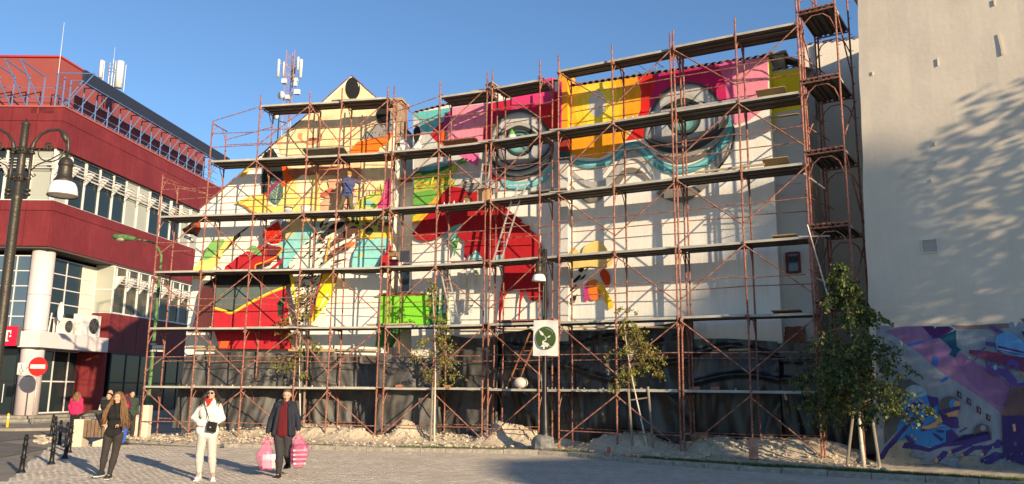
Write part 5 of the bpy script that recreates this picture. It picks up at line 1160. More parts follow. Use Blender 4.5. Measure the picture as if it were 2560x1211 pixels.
# air conditioners, dish, table
def ac(u0, v0, w, h, d, lab, axis='B'):
    t = thing('air_conditioner', lab, 'air conditioner', bp(u0, v0, 4.39), 'outdoor air conditioner units'); q = MB(); bbox(q, u0-d, v0, 4.40, u0, v0+w, 4.40+h); part('casing', q, m_white, t)
    c = bp(u0, v0+w*.62, 4.40+h*.5); o3 = np.array([eA[0],eA[1],0]); a3 = np.array([eB[0],eB[1],0]); R = h*.36
    q = MB(); N = 24
    q.add([c+o3*.008+a3*R*cos(2*pi*k/N)+np.array([0,0,R*sin(2*pi*k/N)]) for k in range(N)], [tuple(range(N))]); part('fan_opening', q, m_blk, t)
    q = MB()
    for k in range(6):
        a = 2*pi*k/6; q.tube([c+o3*.03, c+o3*.03+a3*R*.95*cos(a)+np.array([0,0,R*.95*sin(a)])], .008, 4)
    for r in (.4,.7,1.0): q.tube([c+o3*.035+a3*R*r*cos(2*pi*k/20)+np.array([0,0,R*r*sin(2*pi*k/20)]) for k in range(21)], .008, 4)
    part('fan_guard', q, m_white if 0 else mat('grey_guard', (.12,.12,.12), .5), t)
ac(-.25, 3.6, 1.55, 1.15, .5, 'large white air conditioner unit with round fan on the shop ledge')
ac(-.55, 2.35, 1.0, .85, .4, 'smaller grey-white air conditioner on the ledge left of the large unit')
ds = thing('satellite_dish', 'white satellite dish on a short mast standing on the shop ledge', 'satellite dish', bp(-.4,1.7,4.39)); c = bp(-.3,1.75,5.5); q = MB(); P = []
for r in np.linspace(0.02,.42,6): P.append([tuple(c+np.array([.25*(r/.42)**2*.6*eA[0]*0+ (r*r*.5)*.9, r*cos(t)*.45, r*sin(t)*1.15])) for t in np.linspace(0,2*pi,18)])
q.grid(P); part('dish', q, m_white, ds, smooth=True); q = MB(); q.tube([bp(-.35,1.8,4.39), bp(-.35,1.8,5.4)], .03, 6); q.tube([bp(-.55,1.45,4.39), bp(-.5,1.5,5.4)], .035, 6); part('mast', q, m_white, ds)
# antenna cluster on the roof
an = thing('roof_antennas', 'cluster of white panel antennas on the roof of the red building', 'antenna', (-36.5, 39, 19.3))
def ant(px, y0, y1, w, m=m_white, D=46):
    b = CAMP+ray(px, y1)*D; t_ = CAMP+ray(px, y0)*D; b[:2] = (b[:2]+t_[:2])/2; t_[:2] = b[:2]; q = MB(); q.tube([b, t_], w, 10); return q
for px, y0, y1, w in ((253,150,196,.10),(299,152,222,.20)): part('panel_antenna', ant(px,y0,y1,w), m_white, an, smooth=True)
for px, y0, y1, w in ((258,150,232,.025),(272,155,232,.025),(280,146,232,.03),(286,150,232,.02),(312,160,232,.02),(286,118,150,.008)): part('mast', ant(px,y0,y1,w), mat('galvanised',(.42,.42,.40)), an)
q = MB()
for y in range(158,226,9):
    a = CAMP+ray(266,y)*46; b = CAMP+ray(288,y+6)*46; q.tube([a,b], .012, 4); a = CAMP+ray(288,y)*46; b = CAMP+ray(266,y+6)*46; q.tube([a,b], .012, 4)
part('lattice', q, MATS['galvanised'], an)
# ================================================================ street furniture
m_iron = mat('cast_iron', (.060,.052,.042), .45, .2, 6, .25, 40, metal=.5)
m_ironb = mat('black_iron', (.018,.018,.018), .4, .2, 6, metal=.3)
m_globe = mat('white_lamp_glass', (.85,.82,.76), .35, .03, 2)
RH = np.array([cos(YAW), sin(YAW), 0.]); FH = np.array([-sin(YAW), cos(YAW), 0.])
def lamp_head(parent, c, s=1.0, n=24):
    """cast hood and white bowl hanging below point c"""
    q = MB(); q.lathe([(.018,.0),(.022,-.05),(.05,-.055),(.075,-.08),(.092,-.12),(.095,-.14),(.098,-.145),(.098,-.165),(.090,-.17),(.088,-.20),(.092,-.30),(.105,-.34),(.122,-.365),(.135,-.39),(.128,-.40)], (0,0,0), n)
    q.v = [tuple(np.array(p)*s+c) for p in q.v]; part('lamp_hood', q, m_iron, parent, smooth=True)
    q = MB(); q.lathe([(.120,-.395),(.150,-.42),(.172,-.47),(.184,-.53),(.190,-.585),(.186,-.590),(.150,-.575)], (0,0,0), n); q.v = [tuple(np.array(p)*s+c) for p in q.v]; part('lamp_bowl', q, m_globe, parent, smooth=True)
    q = MB(); q.lathe([(.186,-.583),(.195,-.585),(.195,-.603),(.186,-.605)], (0,0,0), n, cap=False); q.v = [tuple(np.array(p)*s+c) for p in q.v]; part('bowl_rim', q, mat('brown_rim', (.16,.11,.07), .5), parent, smooth=True)
def lamp_arm(parent, base, d, s=1.0):
    """scrolled arm: base on the pole at upper collar; d = horizontal direction"""
    q = MB(); P = lambda x, z: base+d*x*s+np.array([0,0,z*s])
    q.tube([P(.13,-.62), P(.13,.02)], .021*s, 10)
    for z in (-.62, -.56, -.03): q.lathe([(.03*s,-.02*s),(.045*s,-.01*s),(.045*s,.01*s),(.03*s,.02*s)], tuple(P(.13,z)), 10)
    q.tube([P(.13,-.68), P(.13,-.60)], [.012*s,.03*s], 8)
    q.tube([P(.13,.0), P(.13,.06), P(.155,.14), P(.23,.24), P(.34,.30), P(.46,.31), P(.56,.26), P(.62,.15), P(.63,.02), P(.62,-.05)], [.026*s,.034*s,.024*s,.020*s,.019*s,.020*s,.024*s,.024*s,.021*s,.018*s], 10)
    q.tube([P(.50,.29), P(.56,.21), P(.60,.12)], [.02*s,.045*s,.02*s], 8)
    part('arm', q, m_iron, parent, smooth=True)
    q = MB(); C_ = P(.34,.02); pts = [P(.60,.08)]+[P(.42+.17*cos(t)*1.0-.03, -.02+.13*sin(t)) for t in np.linspace(-.3, -3.6, 14)]; q.tube(pts, .009*s, 6)
    q.tube([P(.13,-.30), P(.22,-.20), P(.40,-.12), P(.56,-.02)], .009*s, 6); q.tube([P(.15,-.33), P(.19,-.37), P(.22,-.35), P(.20,-.33)], .009*s, 6)
    R_ = .058*s; c0 = P(.345,.06); perp = np.cross(d, [0,0,1.]); q.tube([c0+d*R_*cos(t)+np.array([0,0,R_*sin(t)]) for t in np.linspace(0,2*pi,17)], .010*s, 6)
    for k in range(8): t = 2*pi*k/8; q.tube([c0, c0+d*R_*cos(t)+np.array([0,0,R_*sin(t)])], .008*s, 5)
    part('scroll', q, m_iron, parent, smooth=True)
    lamp_head(parent, P(.62,-.04), s)
# double lamp standing close to the camera on the left
top = CAMP+ray(65,308)*10.4; lp = thing('street_lamp', 'tall dark iron double-armed street lamp close by on the left with white glass bowls', 'street lamp', (top[0], top[1], 0), 'ornate iron street lamps')
ztop = top[2]; q = MB()
q.lathe([(.17,0),(.17,.12),(.13,.2),(.10,.6),(.08,.8),(.065,1.0),(.062,2.2),(.058,ztop-1.02),(.064,ztop-1.0),(.064,ztop-.96),(.050,ztop-.94),(.046,ztop-.03),(.054,ztop-.02),(.052,ztop),(.02,ztop+.02),(.012,ztop+.05)], (top[0],top[1],0), 20); part('pole', q, m_iron, lp, smooth=True)
ub = np.array([top[0], top[1], ztop-.37])
for z in (0, -.36):
    q = MB(); q.lathe([(.05,-.05),(.068,-.04),(.068,.04),(.05,.05)], (ub[0],ub[1],ub[2]+z), 16)
    for s in (-1, 1): q.tube([ub+np.array([0,0,z])+RH*s*.06, ub+np.array([0,0,z])+RH*s*.14], .022, 8); q.tube([ub+np.array([0,0,z])-FH*.055+RH*s*.03, ub+np.array([0,0,z])-FH*.085+RH*s*.03], .02, 8)
    part('collar', q, m_iron, lp, smooth=True)
for s in (1, -1): lamp_arm(lp, ub, RH*s, .92)
# lamp in front of the scaffold carrying the banner
cb = np.array([-6.98, 22.66, 0.]); zt = 5.85
l2 = thing('street_lamp', 'single-armed iron street lamp rising in front of the scaffold behind the white banner', 'street lamp', cb, 'ornate iron street lamps')
q = MB(); q.lathe([(.24,.08),(.25,.30),(.20,.38),(.21,.5),(.15,.62),(.12,1.0),(.10,1.3),(.075,1.45),(.068,zt-.02),(.075,zt),(.02,zt+.05)], (cb[0],cb[1],0), 16); part('pole', q, m_ironb, l2, smooth=True)
dv = -RH*.30-FH*.954; lamp_arm(l2, cb+np.array([0,0,zt-.35]), dv, 1.05)
for z in (zt-.33, zt-.7): q = MB(); q.lathe([(.07,-.04),(.09,-.03),(.09,.03),(.07,.04)], (cb[0],cb[1],z), 12); part('collar', q, m_ironb, l2)
q = MB(); q.tube([cb+dv*.1+np.array([0,0,zt-.9]), cb+dv*.16+np.array([0,0,4.6]), cb+dv*.12+np.array([0,0,3.9])], .012, 5); part('cable', q, m_ironb, l2)
# banner
BP = ((-6.97, 22.30), -8.8)
def bpx(x, y, off=0): return pl(1320+x/11.01, 790+y/11.0, BP, off)
bn = thing('banner', 'white cloth banner with a round green plant emblem hung on the lamp post', 'banner', bpx(480,1100))
q = MB(); G = []
for i in range(15):
    row = []
    for k in range(21):
        u, v = i/14, k/20; x = (160+(830-160)*u)*(1-v)+(135+(835-135)*u)*v; y = 120+(1100-120)*v+6*sin(u*9); row.append(tuple(bpx(x, y, .0+.012*sin(v*23+u*3)*(abs(v-.5)*2)**2+.008*sin(u*8+v*4))))
    G.append(row)
q.grid(G); q.grid([[tuple(np.array(p)+nC*.004) for p in r][::-1] for r in G]); part('cloth', q, mat('white_cloth', (.80,.76,.68), .85, .05, 4, .3, 15), bn, smooth=True)
q = MB(); q.add([bpx(487+285*cos(t), 612+322*sin(t), .028) for t in np.linspace(0,2*pi,41)[:-1]], [tuple(range(40))], (.28,.30,.24)); q.add([bpx(487+272*cos(t), 612+308*sin(t), .030) for t in np.linspace(0,2*pi,41)[:-1]], [tuple(range(40))], (.055,.10,.02))
part('green_disc', q, mat('green_print', (1,1,1), .8, .2, 5, attr='col'), bn)
q = MB(); W_ = (.80,.76,.68)
def bs(pts, sm=True):
    P = crom(pts, 5) if sm else pts; q.add([bpx(x, y, .033) for x, y in P], [tuple(range(len(P)))], W_)
def bst(pts, w):
    P = crom(pts, 5, False); L = []; R = []
    for i, p in enumerate(P):
        t = P[min(i+1,len(P)-1)]-P[max(i-1,0)]; t = t/np.linalg.norm(t); nn = np.array([-t[1],t[0]]); ww = np.interp(i/(len(P)-1), np.linspace(0,1,len(w)), w)/2; L.append(p+nn*ww); R.append(p-nn*ww)
    for i in range(len(P)-1): q.add([bpx(*z_, .0335) for z_ in (L[i], L[i+1], R[i+1], R[i])], [(0,1,2,3)], W_)
bs([(308,395),(350,420),(400,460),(432,505),(430,535),(390,540),(345,505),(325,460)]); bs([(540,590),(560,560),(615,540),(610,565),(585,595),(555,600)])
bst([(432,530),(465,570),(490,610),(495,650),(470,675),(430,690),(412,730)], [8,14,22,24,26,28,34]); bst([(495,620),(520,590),(545,575)], [14,10,8])
bs([(395,700),(450,720),(510,745),(490,790),(450,805),(410,790),(395,750)]); bs([(345,850),(385,800),(400,790),(450,812),(490,800),(520,755),(545,750),(575,790),(600,840),(560,810),(550,830),(545,860),(520,862),(490,845),(470,850),(460,900),(440,920),(415,910),(410,870),(380,850)])
bst([(300,865),(340,855),(380,830)], [5,8,12]); bst([(570,800),(610,845),(660,855)], [12,8,5]); part('plant_emblem', q, mat('white_print', (1,1,1), .8, .05, attr='col'), bn)
def text_mesh(txt, size, m, loc, ex, ez, parent, name='lettering', ext=.001, align='CENTER'):
    cu = bpy.data.curves.new('t', 'FONT'); cu.body = txt; cu.size = size; cu.extrude = ext; cu.align_x = align; cu.align_y = 'CENTER'; cu.resolution_u = 3
    to = bpy.data.objects.new('t', cu); S.collection.objects.link(to); dg = bpy.context.evaluated_depsgraph_get(); me = bpy.data.meshes.new_from_object(to.evaluated_get(dg)); bpy.data.objects.remove(to)
    ex = np.array(ex, float); ez = np.array(ez, float); ey = np.cross(ex, ez); org = np.array(worldloc(parent))
    for v in me.vertices:
        p = np.array(loc)+ex*v.co.x+ez*v.co.y-ey*v.co.z-org; v.co = Vector(p)
    me.materials.clear(); me.materials.append(m); o = bpy.data.objects.new(name, me); S.collection.objects.link(o); o.parent = parent; return o
for i, ch in enumerate('carpenerts'):
    t = radians(-88+i*6.3); ex = uC*(-sin(t))+np.array([0,0,-1.])*cos(t); ez = uC*cos(t)-np.array([0,0,1.])*sin(t)
    text_mesh(ch, .05, MATS['white_print'] if 0 else m_white, bpx(487+236*cos(t), 612+268*sin(t), .034), ex, ez, bn, 'letter')
# green street light behind the scaffold
gb = onground(364,1090); gb = np.array([gb[0], gb[1], 0.]); gl = thing('green_street_light', 'green painted street light pole with a cobra head at the left end of the scaffold', 'street light', gb)
Zf = (gb-CAMP)@_f
def gp(x, y):
    return onwall(x, y, gb[:2], math.degrees(YAW))
m_grn = mat('green_enamel', (.07,.15,.045), .6, .2, 4, col2=(.24,.30,.14), fac2=.62, s2=8)
q = MB(); q.tube([gb, gb+(0,0,1.0), (*gb[:2], gp(397,700)[2])], [.10,.085,.055], 12); a = gp(398,660)
bs_ = [(*gb[:2], gp(397,700)[2]), (*gb[:2], gp(399,640)[2])]+[gp(x, y) for x, y in ((396,622),(388,610),(372,604),(350,600),(335,597))]; q.tube(bs_, [.055,.05,.045,.04,.036,.034,.03], 10); part('pole', q, m_grn, gl, smooth=True)
h0, h1 = gp(338,597), gp(280,591); q = MB(); q.tube([h0, h0*.8+h1*.2, h0*.5+h1*.5, h0*.15+h1*.85, h1], [.06,.10,.13,.11,.04], 12); part('lamp_housing', q, m_grn, gl, smooth=True)
q = MB(); q.blob((h0*.38+h1*.62)-(0,0,.09), .12, 14, 8, sq=(1.6,1,.75)); part('lens', q, mat('cloudy_lens', (.34,.32,.26), .2, .1), gl, smooth=True)
q = MB(); c = (*gb[:2],); 
for y in (863,880,895): z = gp(378,y)[2]; q.lathe([(.10,0),(.115,.01),(.115,.05),(.10,.06)], (*c, z), 12)
part('clamp', q, m_gal, gl)
s0 = gp(384,872)-FH*.12; ss = thing('street_name_plate', 'small pale street name plate fixed to the green pole', 'sign', s0)
ex = (gp(412,878)-gp(384,872)); ex[2] = 0; w = np.linalg.norm(ex); ex /= w; q = MB(); q.obox(s0+ex*w/2, ex*w/2, FH*.008, (0,0,.115)); part('plate', q, mat('cream_plate', (.62,.58,.46), .6, .1, 6), ss); text_mesh('Str. Mihail Sadoveanu', .055, m_blk, s0+ex*w/2-FH*.012, ex, (0,0,1), ss)
# no entry sign with the wheelchair plate
nb = onground(80,1060,.10); ne = thing('no_entry_sign', 'round red no entry sign with white bar on a grey post', 'road sign', nb)
def npx(x, y, off=0): return onwall(x, y, nb[:2]-FH[:2]*off, math.degrees(YAW))
q = MB(); q.tube([nb, npx(101,925,0)*np.array([0,0,1])+np.array([nb[0],nb[1],0])], .035, 10); part('post', q, m_gal, ne, smooth=True)
c = np.array([nb[0], nb[1], 0])+np.array([0,0,1])*npx(102,917)[2]; c = c-FH*.05; R_ = .43
q = MB(); q.add([c+RH*R_*cos(t)+np.array([0,0,R_*sin(t)]) for t in np.linspace(0,2*pi,41)[:-1]]+[c+FH*.012+RH*R_*cos(t)+np.array([0,0,R_*sin(t)]) for t in np.linspace(0,2*pi,41)[:-1]], [tuple(range(40)), tuple(range(79,39,-1))]+[(k,(k+1)%40,40+(k+1)%40,40+k) for k in range(40)]); part('disc', q, mat('sign_red', (.66,.02,.015), .45, .05, 3), ne)
q = MB(); q.obox(c-FH*.006, RH*.335, FH*.003, (0,0,.095)); part('white_bar', q, m_white, ne)
wc = c-RH*.72-np.array([0,0,.1]); wp = thing('wheelchair_plate', 'small white plate with a black wheelchair symbol left of the no entry sign', 'road sign', wc-np.array([0,0,.27]), None)
q = MB(); q.obox(wc, RH*.19, FH*.006, (0,0,.26)); part('plate', q, mat('plate_white', (.66,.64,.58), .5, .05), wp)
q = MB(); o = wc-FH*.010
def wl(x, z): return o+RH*x+np.array([0,0,z])
q.tube([wl(-.02+.085*cos(t), -.075+.085*sin(t)) for t in np.linspace(1.9,5.9,12)], .011, 5); q.tube([wl(-.03,.13), wl(-.02,.0), wl(.05,-.01), wl(.08,-.12), wl(.12,-.13)], .014, 5); q.tube([wl(-.03,.07), wl(.05,.06)], .011, 5); q.blob(wl(-.035,.165), .028, 8, 5); q.obox(wl(.0,-.215), RH*.07, FH*.002, (0,0,.012)); part('symbol', q, m_blk, wp)
q = MB(); q.tube([wc+RH*.19, c-RH*.4], .02, 6); part('bracket', q, m_gal, wp)
# bollards
def bollard_mb():
    q = MB(); q.lathe([(.085,0),(.085,.035),(.07,.05),(.06,.09),(.05,.12),(.045,.36),(.062,.38),(.062,.41),(.045,.43),(.042,.68),(.058,.70),(.058,.73),(.042,.75),(.040,.86),(.052,.87),(.052,.89),(.034,.91),(.034,.97)], (0,0,0), 14)
    return q
bmesh_ = bollard_mb().mesh('bollard', m_ironb, smooth=True)
labs = ['black iron bollard nearest the left corner of the photo','second black bollard from the left corner, upright on the paving edge','black bollard tilted to the right in front of the litter bin','black bollard leaning to the right against the litter bin side','black bollard directly behind the tilted ones, between two others','yellow topped bollard next to the farthest one','farthest black bollard beside the kerb at the road edge','thin dark bollard right in front of the concrete bin panel']
for (bx, by, tx, ty), lb in zip([(52.7,1183,67,1089),(128,1162,139,1078),(161,1148,182,1058),(164,1120,171,1057),(148.5,1113,153.6,1052),(137,1099,141,1042),(127,1090,135,1037),(172,1133,181,1066)], labs):
    g0 = onground(bx, by); zf = (g0-CAMP)@_f; lean = (tx-bx)-(by-ty)*.112; h = (by-ty)*zf/FPX
    o = bpy.data.objects.new('bollard', bmesh_); S.collection.objects.link(o); o.location = tuple(g0); a = math.atan2(lean, by-ty); o.rotation_euler = (0, a, YAW); o.rotation_mode = 'XYZ'; o.scale = (1,1,h/.97)
    setp(o, lb, 'bollard', 'iron bollards along the road edge')
# litter bin
g0 = onground(190,1118); lb_ = thing('litter_bin', 'street litter bin with concrete sides, brown wooden slats and a rusty curved lid', 'litter bin', g0)
mconc = mat('pale_concrete', (.56,.48,.38), .9, .12, 3, .3, 30); W0 = .88; Hh = .80; dr = RH*cos(.1)+FH*sin(.1); dn = np.array([-dr[1], dr[0], 0])
q = MB(); q.obox(g0+dr*.02+dn*.22+np.array([0,0,Hh/2]), dr*.14, dn*.25, (0,0,Hh/2)); part('side_panel', q, mconc, lb_)
q = MB(); q.obox(g0+dr*(W0-.06)+dn*.22+np.array([0,0,Hh/2]), dr*.045, dn*.25, (0,0,Hh/2)); part('side_panel', q, mconc, lb_)
q = MB(); q.prism([g0+dr*.42+dn*.1, g0+dr*(W0-.11)+dn*.1, g0+dr*(W0-.11)+dn*.1+np.array([0,0,.26]), g0+dr*.42+dn*.1+np.array([0,0,.14])], dn*.25); part('foot', q, mconc, lb_)
mslat = mat('brown_slat', (.17,.11,.07), .7, .3, 5, .3, 30)
for i in range(6): q = MB(); q.obox(g0+dr*(.215+i*.104)+dn*(.0+.01*(i%2))+np.array([0,0,.53]), dr*.043, dn*.014, (0,0,.25)); part('slat', q, mslat, lb_)
q = MB(); q.obox(g0+dr*.46+dn*.22+np.array([0,0,.50]), dr*.29, dn*.18, (0,0,.22)); part('liner', q, m_blk, lb_)
G = []
for i in range(13): 
    t = i/12; x = -.12+1.05*t; z = Hh+.06+.17*sin(pi*min(1,t*1.05))-.04*t; G.append([tuple(g0+dr*x+dn*y+np.array([0,0,z+.05*(abs(y-.22)<.3)])) for y in (-.08,.1,.3,.5)])
q = MB(); q.grid(G); q.grid([[tuple(np.array(p)-(0,0,.015)) for p in r][::-1] for r in G]); part('lid', q, mat('rusty_lid', (.12,.085,.05), .7, .4, 4, .3, 30, col2=(.20,.22,.06), fac2=.62, s2=3), lb_, smooth=True)
# concrete barrier posts at the left end of the scaffold
for (x0, x1, y0, y1, lb) in ((336,350,1018,1098,'narrow left half of the pale concrete post at the scaffold foot'),(352,371,1016,1099,'wide right half of the pale concrete post at the scaffold foot')):
    g1 = onground((x0+x1)/2, y1-1); zf = (g1-CAMP)@_f; q = MB(); q.obox(g1+np.array([0,0,(y1-y0)*zf/FPX/2]), RH*(x1-x0)*zf/FPX/2, FH*.14, (0,0,(y1-y0)*zf/FPX/2)); single('concrete_post', q, mat('cream_concrete', (.62,.55,.44), .9, .1, 3, .4, 30), lb, 'post', 'pale concrete posts')
# yellow delineator
g1 = onground(17,1075,.0); q = MB(); q.lathe([(.09,0),(.09,.03),(.05,.04),(.05,.62),(.03,.66)], tuple(g1), 12); t = thing('yellow_delineator', 'short yellow plastic marker post on the road edge by the left margin', 'marker post', g1); part('post', q, mat('yellow_plastic', (.75,.42,.02), .5, .05), t, smooth=True)
q = MB(); q.lathe([(.052,.45),(.053,.46),(.053,.52),(.052,.53)], tuple(g1), 12); part('band', q, m_white, t, smooth=True)
q = MB()
for _ in range(26):
    c = onground(random.uniform(92,124), random.uniform(1092,1111)); q.obox(c+np.array([0,0,.03]), (.10,.03*random.uniform(-1,1),0), (.01,.05,0), (0,0,.03))
pvs = single('paver_rubble', q, MATS['rubble_lump'], 'low pile of loose dusty paving stones beside the bollards', 'rubble', kind='stuff')
# steel handrail by the red return wall
hr = thing('handrail', 'thin metal handrail in front of the red wall of the shop entrance', 'handrail', bp(.6, 7, .1)); q = MB()
for v in (6.3, 7.3, 8.3): q.tube([bp(.55,v,.1), bp(.55,v,1.25)], .02, 6)
for z in (1.25, .9, .6): q.tube([bp(.55,6.3,z), bp(.55,8.3,z)], .014, 6)
part('rail', q, m_gal, hr)

# ---------------------------------------------------------------- telecom mast behind the gable
mp = CAMP+ray(727,150)*52; mz = mp[2]; ms = thing('telecom_mast', 'red and white lattice phone mast with panel antennas behind the gable roof', 'mast', (mp[0], mp[1], 6))
sM = 52/FPX; mb_ = np.array([mp[0], mp[1], 0.]); m_mred = mat('mast_red', (.38,.20,.18), .6, .1)
def mpt(x, z, y=0): return mb_+RH*x+FH*y+np.array([0,0,z])
def mx(px, py):  # picture -> (x, z) in the mast's own upright plane
    p = onwall(px, py, mb_[:2], math.degrees(YAW)); return (p-mb_)@RH, p[2]
for (z0, z1, m) in ((6, 12.6, m_gal), (12.6, 14.6, m_mred), (14.6, 18.4, m_gal), (18.4, mz+.6, m_mred)):
    q = MB()
    for (x, y) in ((-.26,-.15),(.26,-.15),(0,.3)): q.tube([mpt(x,z0,y), mpt(x,z1,y)], .026, 6)
    z = z0
    while z < z1-.5:
        for (a, b) in (((-.26,-.15),(.26,-.15)),((.26,-.15),(0,.3)),((0,.3),(-.26,-.15))): q.tube([mpt(a[0],z,a[1]), mpt(b[0],z+.5,b[1])], .012, 4); q.tube([mpt(b[0],z,b[1]), mpt(a[0],z+.5,a[1])], .010, 4)
        z += .5
    part('lattice', q, m, ms)
def panel(px, y0, y1, w, dy=-.35, m=m_white):
    xa, za = mx(px, y0); _, zb_ = mx(px, y1); q = MB(); q.tube([mpt(xa, zb_, dy), mpt(xa, za-.06, dy), mpt(xa, za, dy)], [w, w, w*.6], 10); o = part('panel_antenna', q, m, ms, smooth=True)
    q = MB(); 
    for zz_ in (zb_+.25, za-.25): q.tube([mpt(xa, zz_, dy+.05), mpt(0, zz_, 0)], .025, 5)
    part('bracket', q, m_gal, o) if 0 else part('bracket', q, m_gal, ms)
for a in ((701.5,154,198,.085),(749.5,148,181,.075),(757,154,200,.10),(714,160,196,.05)): panel(*a)
panel(734,166,203,.11,.1,mat('grey_antenna', (.25,.24,.22), .6))
for px, py, w, h in ((714,208,.30,.28),(744,205,.2,.2),(722,248,.25,.25),(746,235,.35,.3),(742,215,.18,.3)):
    x, z = mx(px, py); q = MB(); q.obox(mpt(x, z, -.3), RH*w/2, FH*.12, (0,0,h/2)); part('equipment_box', q, m_white, ms)
for px, py, r in ((706,244,.26),(693,297,.20)):
    x, z = mx(px, py); q = MB(); c = mpt(x, z, -.45); nn = -FH*.8-RH*.6; nn /= np.linalg.norm(nn); ux = np.cross(nn, [0,0,1.]); ux /= np.linalg.norm(ux); uz = np.cross(ux, nn)
    q.tube([c, c-nn*.12, c-nn*.22], [r, r*.97, r*.5], 20); part('dish', q, m_white, ms, smooth=True)
q = MB(); x, z = mx(697,300); q.tube([mpt(x+.12,z-1.4,-.4), mpt(x+.12,z+.3,-.4)], .04, 6); q.tube([mpt(x+.1,z-.2,-.4), mpt(0,z-.2,0)], .03, 6)
for k in range(7): zz_ = 13+k*.55; q.tube([mpt(random.uniform(-.2,.2),zz_,-.25), mpt(random.uniform(-.25,.25),zz_-.4,-.3), mpt(random.uniform(-.2,.2),zz_-.9,-.25)], .025, 5)
part('cables', q, m_blk, ms)
# TV aerial on the right roof
ta = pl(1640,190,PC,-1.2); tv = thing('tv_aerial', 'thin rooftop TV aerial above the orange and red painted wall', 'aerial', ta); q = MB()
def tpx(x, y): return pl(x, y, PC, -1.2)
for pts in ([(1598,190),(1658,166)],[(1578,170),(1608,188)],[(1598,164),(1622,180)],[(1624,146),(1660,170)],[(1602,186),(1618,191)]): q.tube([tpx(*p) for p in pts], .012, 5)
q.tube([tpx(1640,168), tpx(1643,200)], .015, 5); part('elements', q, MATS['grey_antenna'], tv)

# ---------------------------------------------------------------- ladders
m_alu = mat('aluminium', (.62,.60,.55), .4, .12, 6, metal=.5)
def ladder(a, b, w, lab, m=m_alu, n=None, wd=None, r=.022, name='ladder'):
    """a, b: foot and top of the left stile; wd: sideways vector of length w"""
    a = np.array(a); b = np.array(b); wd = np.array(wd)*w; t = thing(name, lab, 'ladder', a); n = n or int(np.linalg.norm(b-a)/.28)
    for s in (0, 1): q = MB(); ax = (b-a)/2; L = np.linalg.norm(ax); q.obox((a+b)/2+wd*s, ax, wd/w*.016, np.cross(ax/L, wd/w)*.035); part('stile', q, m, t)
    for i in range(1, n): c = a+(b-a)*i/n; q = MB(); q.tube([c, c+wd], .016, 6); part('rung', q, m, t)
    return t
def sp(px, py, off): return pl(px, py, (POL[9], -7.5), -off)
la, lb2 = sp(1233,652,.55), sp(1283,490,.30); ladder(la, lb2, .30, 'long leaning aluminium ladder in front of the dark red painted shape', wd=(.98,-.13,.0))
ladder(sp(1284,500,.30), sp(1297,460,.25), .28, 'upper ladder section sticking up past the deck', wd=(.98,-.13,0), n=3)
def sp2(px, py, off): return pl(px, py, (POL[7], -2), -off)
ladder(sp2(1130,806,.35), sp2(1098,660,.65), .26, 'aluminium ladder standing beside the green lean-to', wd=(.99,-.03,0))
ladder(sp2(1196,500,.5), sp2(1212,370,.9), .28, 'aluminium ladder standing behind the uprights left of the first eye', wd=(.99,-.03,0))
ladder(sp(1268,968,.50), sp(1325,832,.35), .32, 'reddish wooden ladder leaning against the black sheeting', m=mat('red_wood', (.30,.12,.06), .85, .3, 5), wd=(.98,-.13,0), n=6)
# ---------------------------------------------------------------- things on the decks
def ondeck(i, j, f, k, rear=.5): p = between(i, j, f); d = sdir(i); n = np.array([-d[1], d[0]]); return np.array([p[0]+n[0]*rear, p[1]+n[1]*rear, LIFT(k)+.012])
def bucket(c, r, h, body, lid, lab, band=None):
    t = thing('paint_bucket', lab, 'bucket', c, 'paint buckets on the scaffold'); q = MB(); q.lathe([(r*.86,0),(r,h)], tuple(c), 18); part('body', q, body, t, smooth=True)
    q = MB(); q.lathe([(r*1.05,h-.03),(r*1.07,h-.02),(r*1.07,h+.01),(r*.9,h+.02)], tuple(c), 18); part('lid', q, lid, t, smooth=True)
    if band: q = MB(); q.lathe([(r*.955,h*.35),(r*1.0,h*.36),(r*1.02,h*.7),(r*.98,h*.72)], tuple(c), 18, cap=False); part('label_band', q, band, t, smooth=True)
    q = MB(); q.tube([c+RH*r*cos(a)+np.array([0,0,h*.85-.12*sin(a)])-FH*r*.8 for a in np.linspace(0,pi,9)], .005, 4); part('handle', q, m_gal, t)
bucket(ondeck(2,3,.55,3,.55), .15, .27, m_white, m_blk, 'white paint bucket with a black lid on the deck under the feather', mat('label_grey', (.35,.33,.32), .6))
bucket(ondeck(2,3,.88,3,.62), .17, .30, m_white, m_white, 'plain white paint bucket on the deck beside the black-lidded one')
bucket(ondeck(5,5,0,2,.4)+np.array([.32,0,.0]), .16, .25, mat('red_plastic', (.48,.02,.03), .5), m_blk, 'red plastic tub on the deck beside the hanging black bag')
def box_(c, w, d, h, m, lab, rot=0, nm='cardboard_box', cat='box'):
    q = MB(); ax = np.array([cos(rot), sin(rot), 0]); ay = np.array([-sin(rot), cos(rot), 0]); q.obox(c+np.array([0,0,h/2]), ax*w/2, ay*d/2, (0,0,h/2)); q.obox(c+np.array([0,0,h+.02])-ay*d*.55, ax*w/2, ay*.06, (0,0,.006)); return single(nm, q, m, lab, cat)
m_card = mat('cardboard', (.42,.27,.14), .9, .15, 4)
box_(ondeck(7,8,.52,3,.5), .22, .2, .26, mat('brown_box', (.28,.16,.08), .9), 'small brown cardboard box on the deck left of the ladder foot'); box_(ondeck(7,8,.9,3,.35), .40, .3, .42, m_card, 'tall cardboard box on the deck between the two uprights'); box_(ondeck(5,6,.9,2,.3)+np.array([.1,0,.35]), .3,.2,.15, mat('brown_box',(.28,.16,.08)), 'small brown carton behind the hanging black bag')
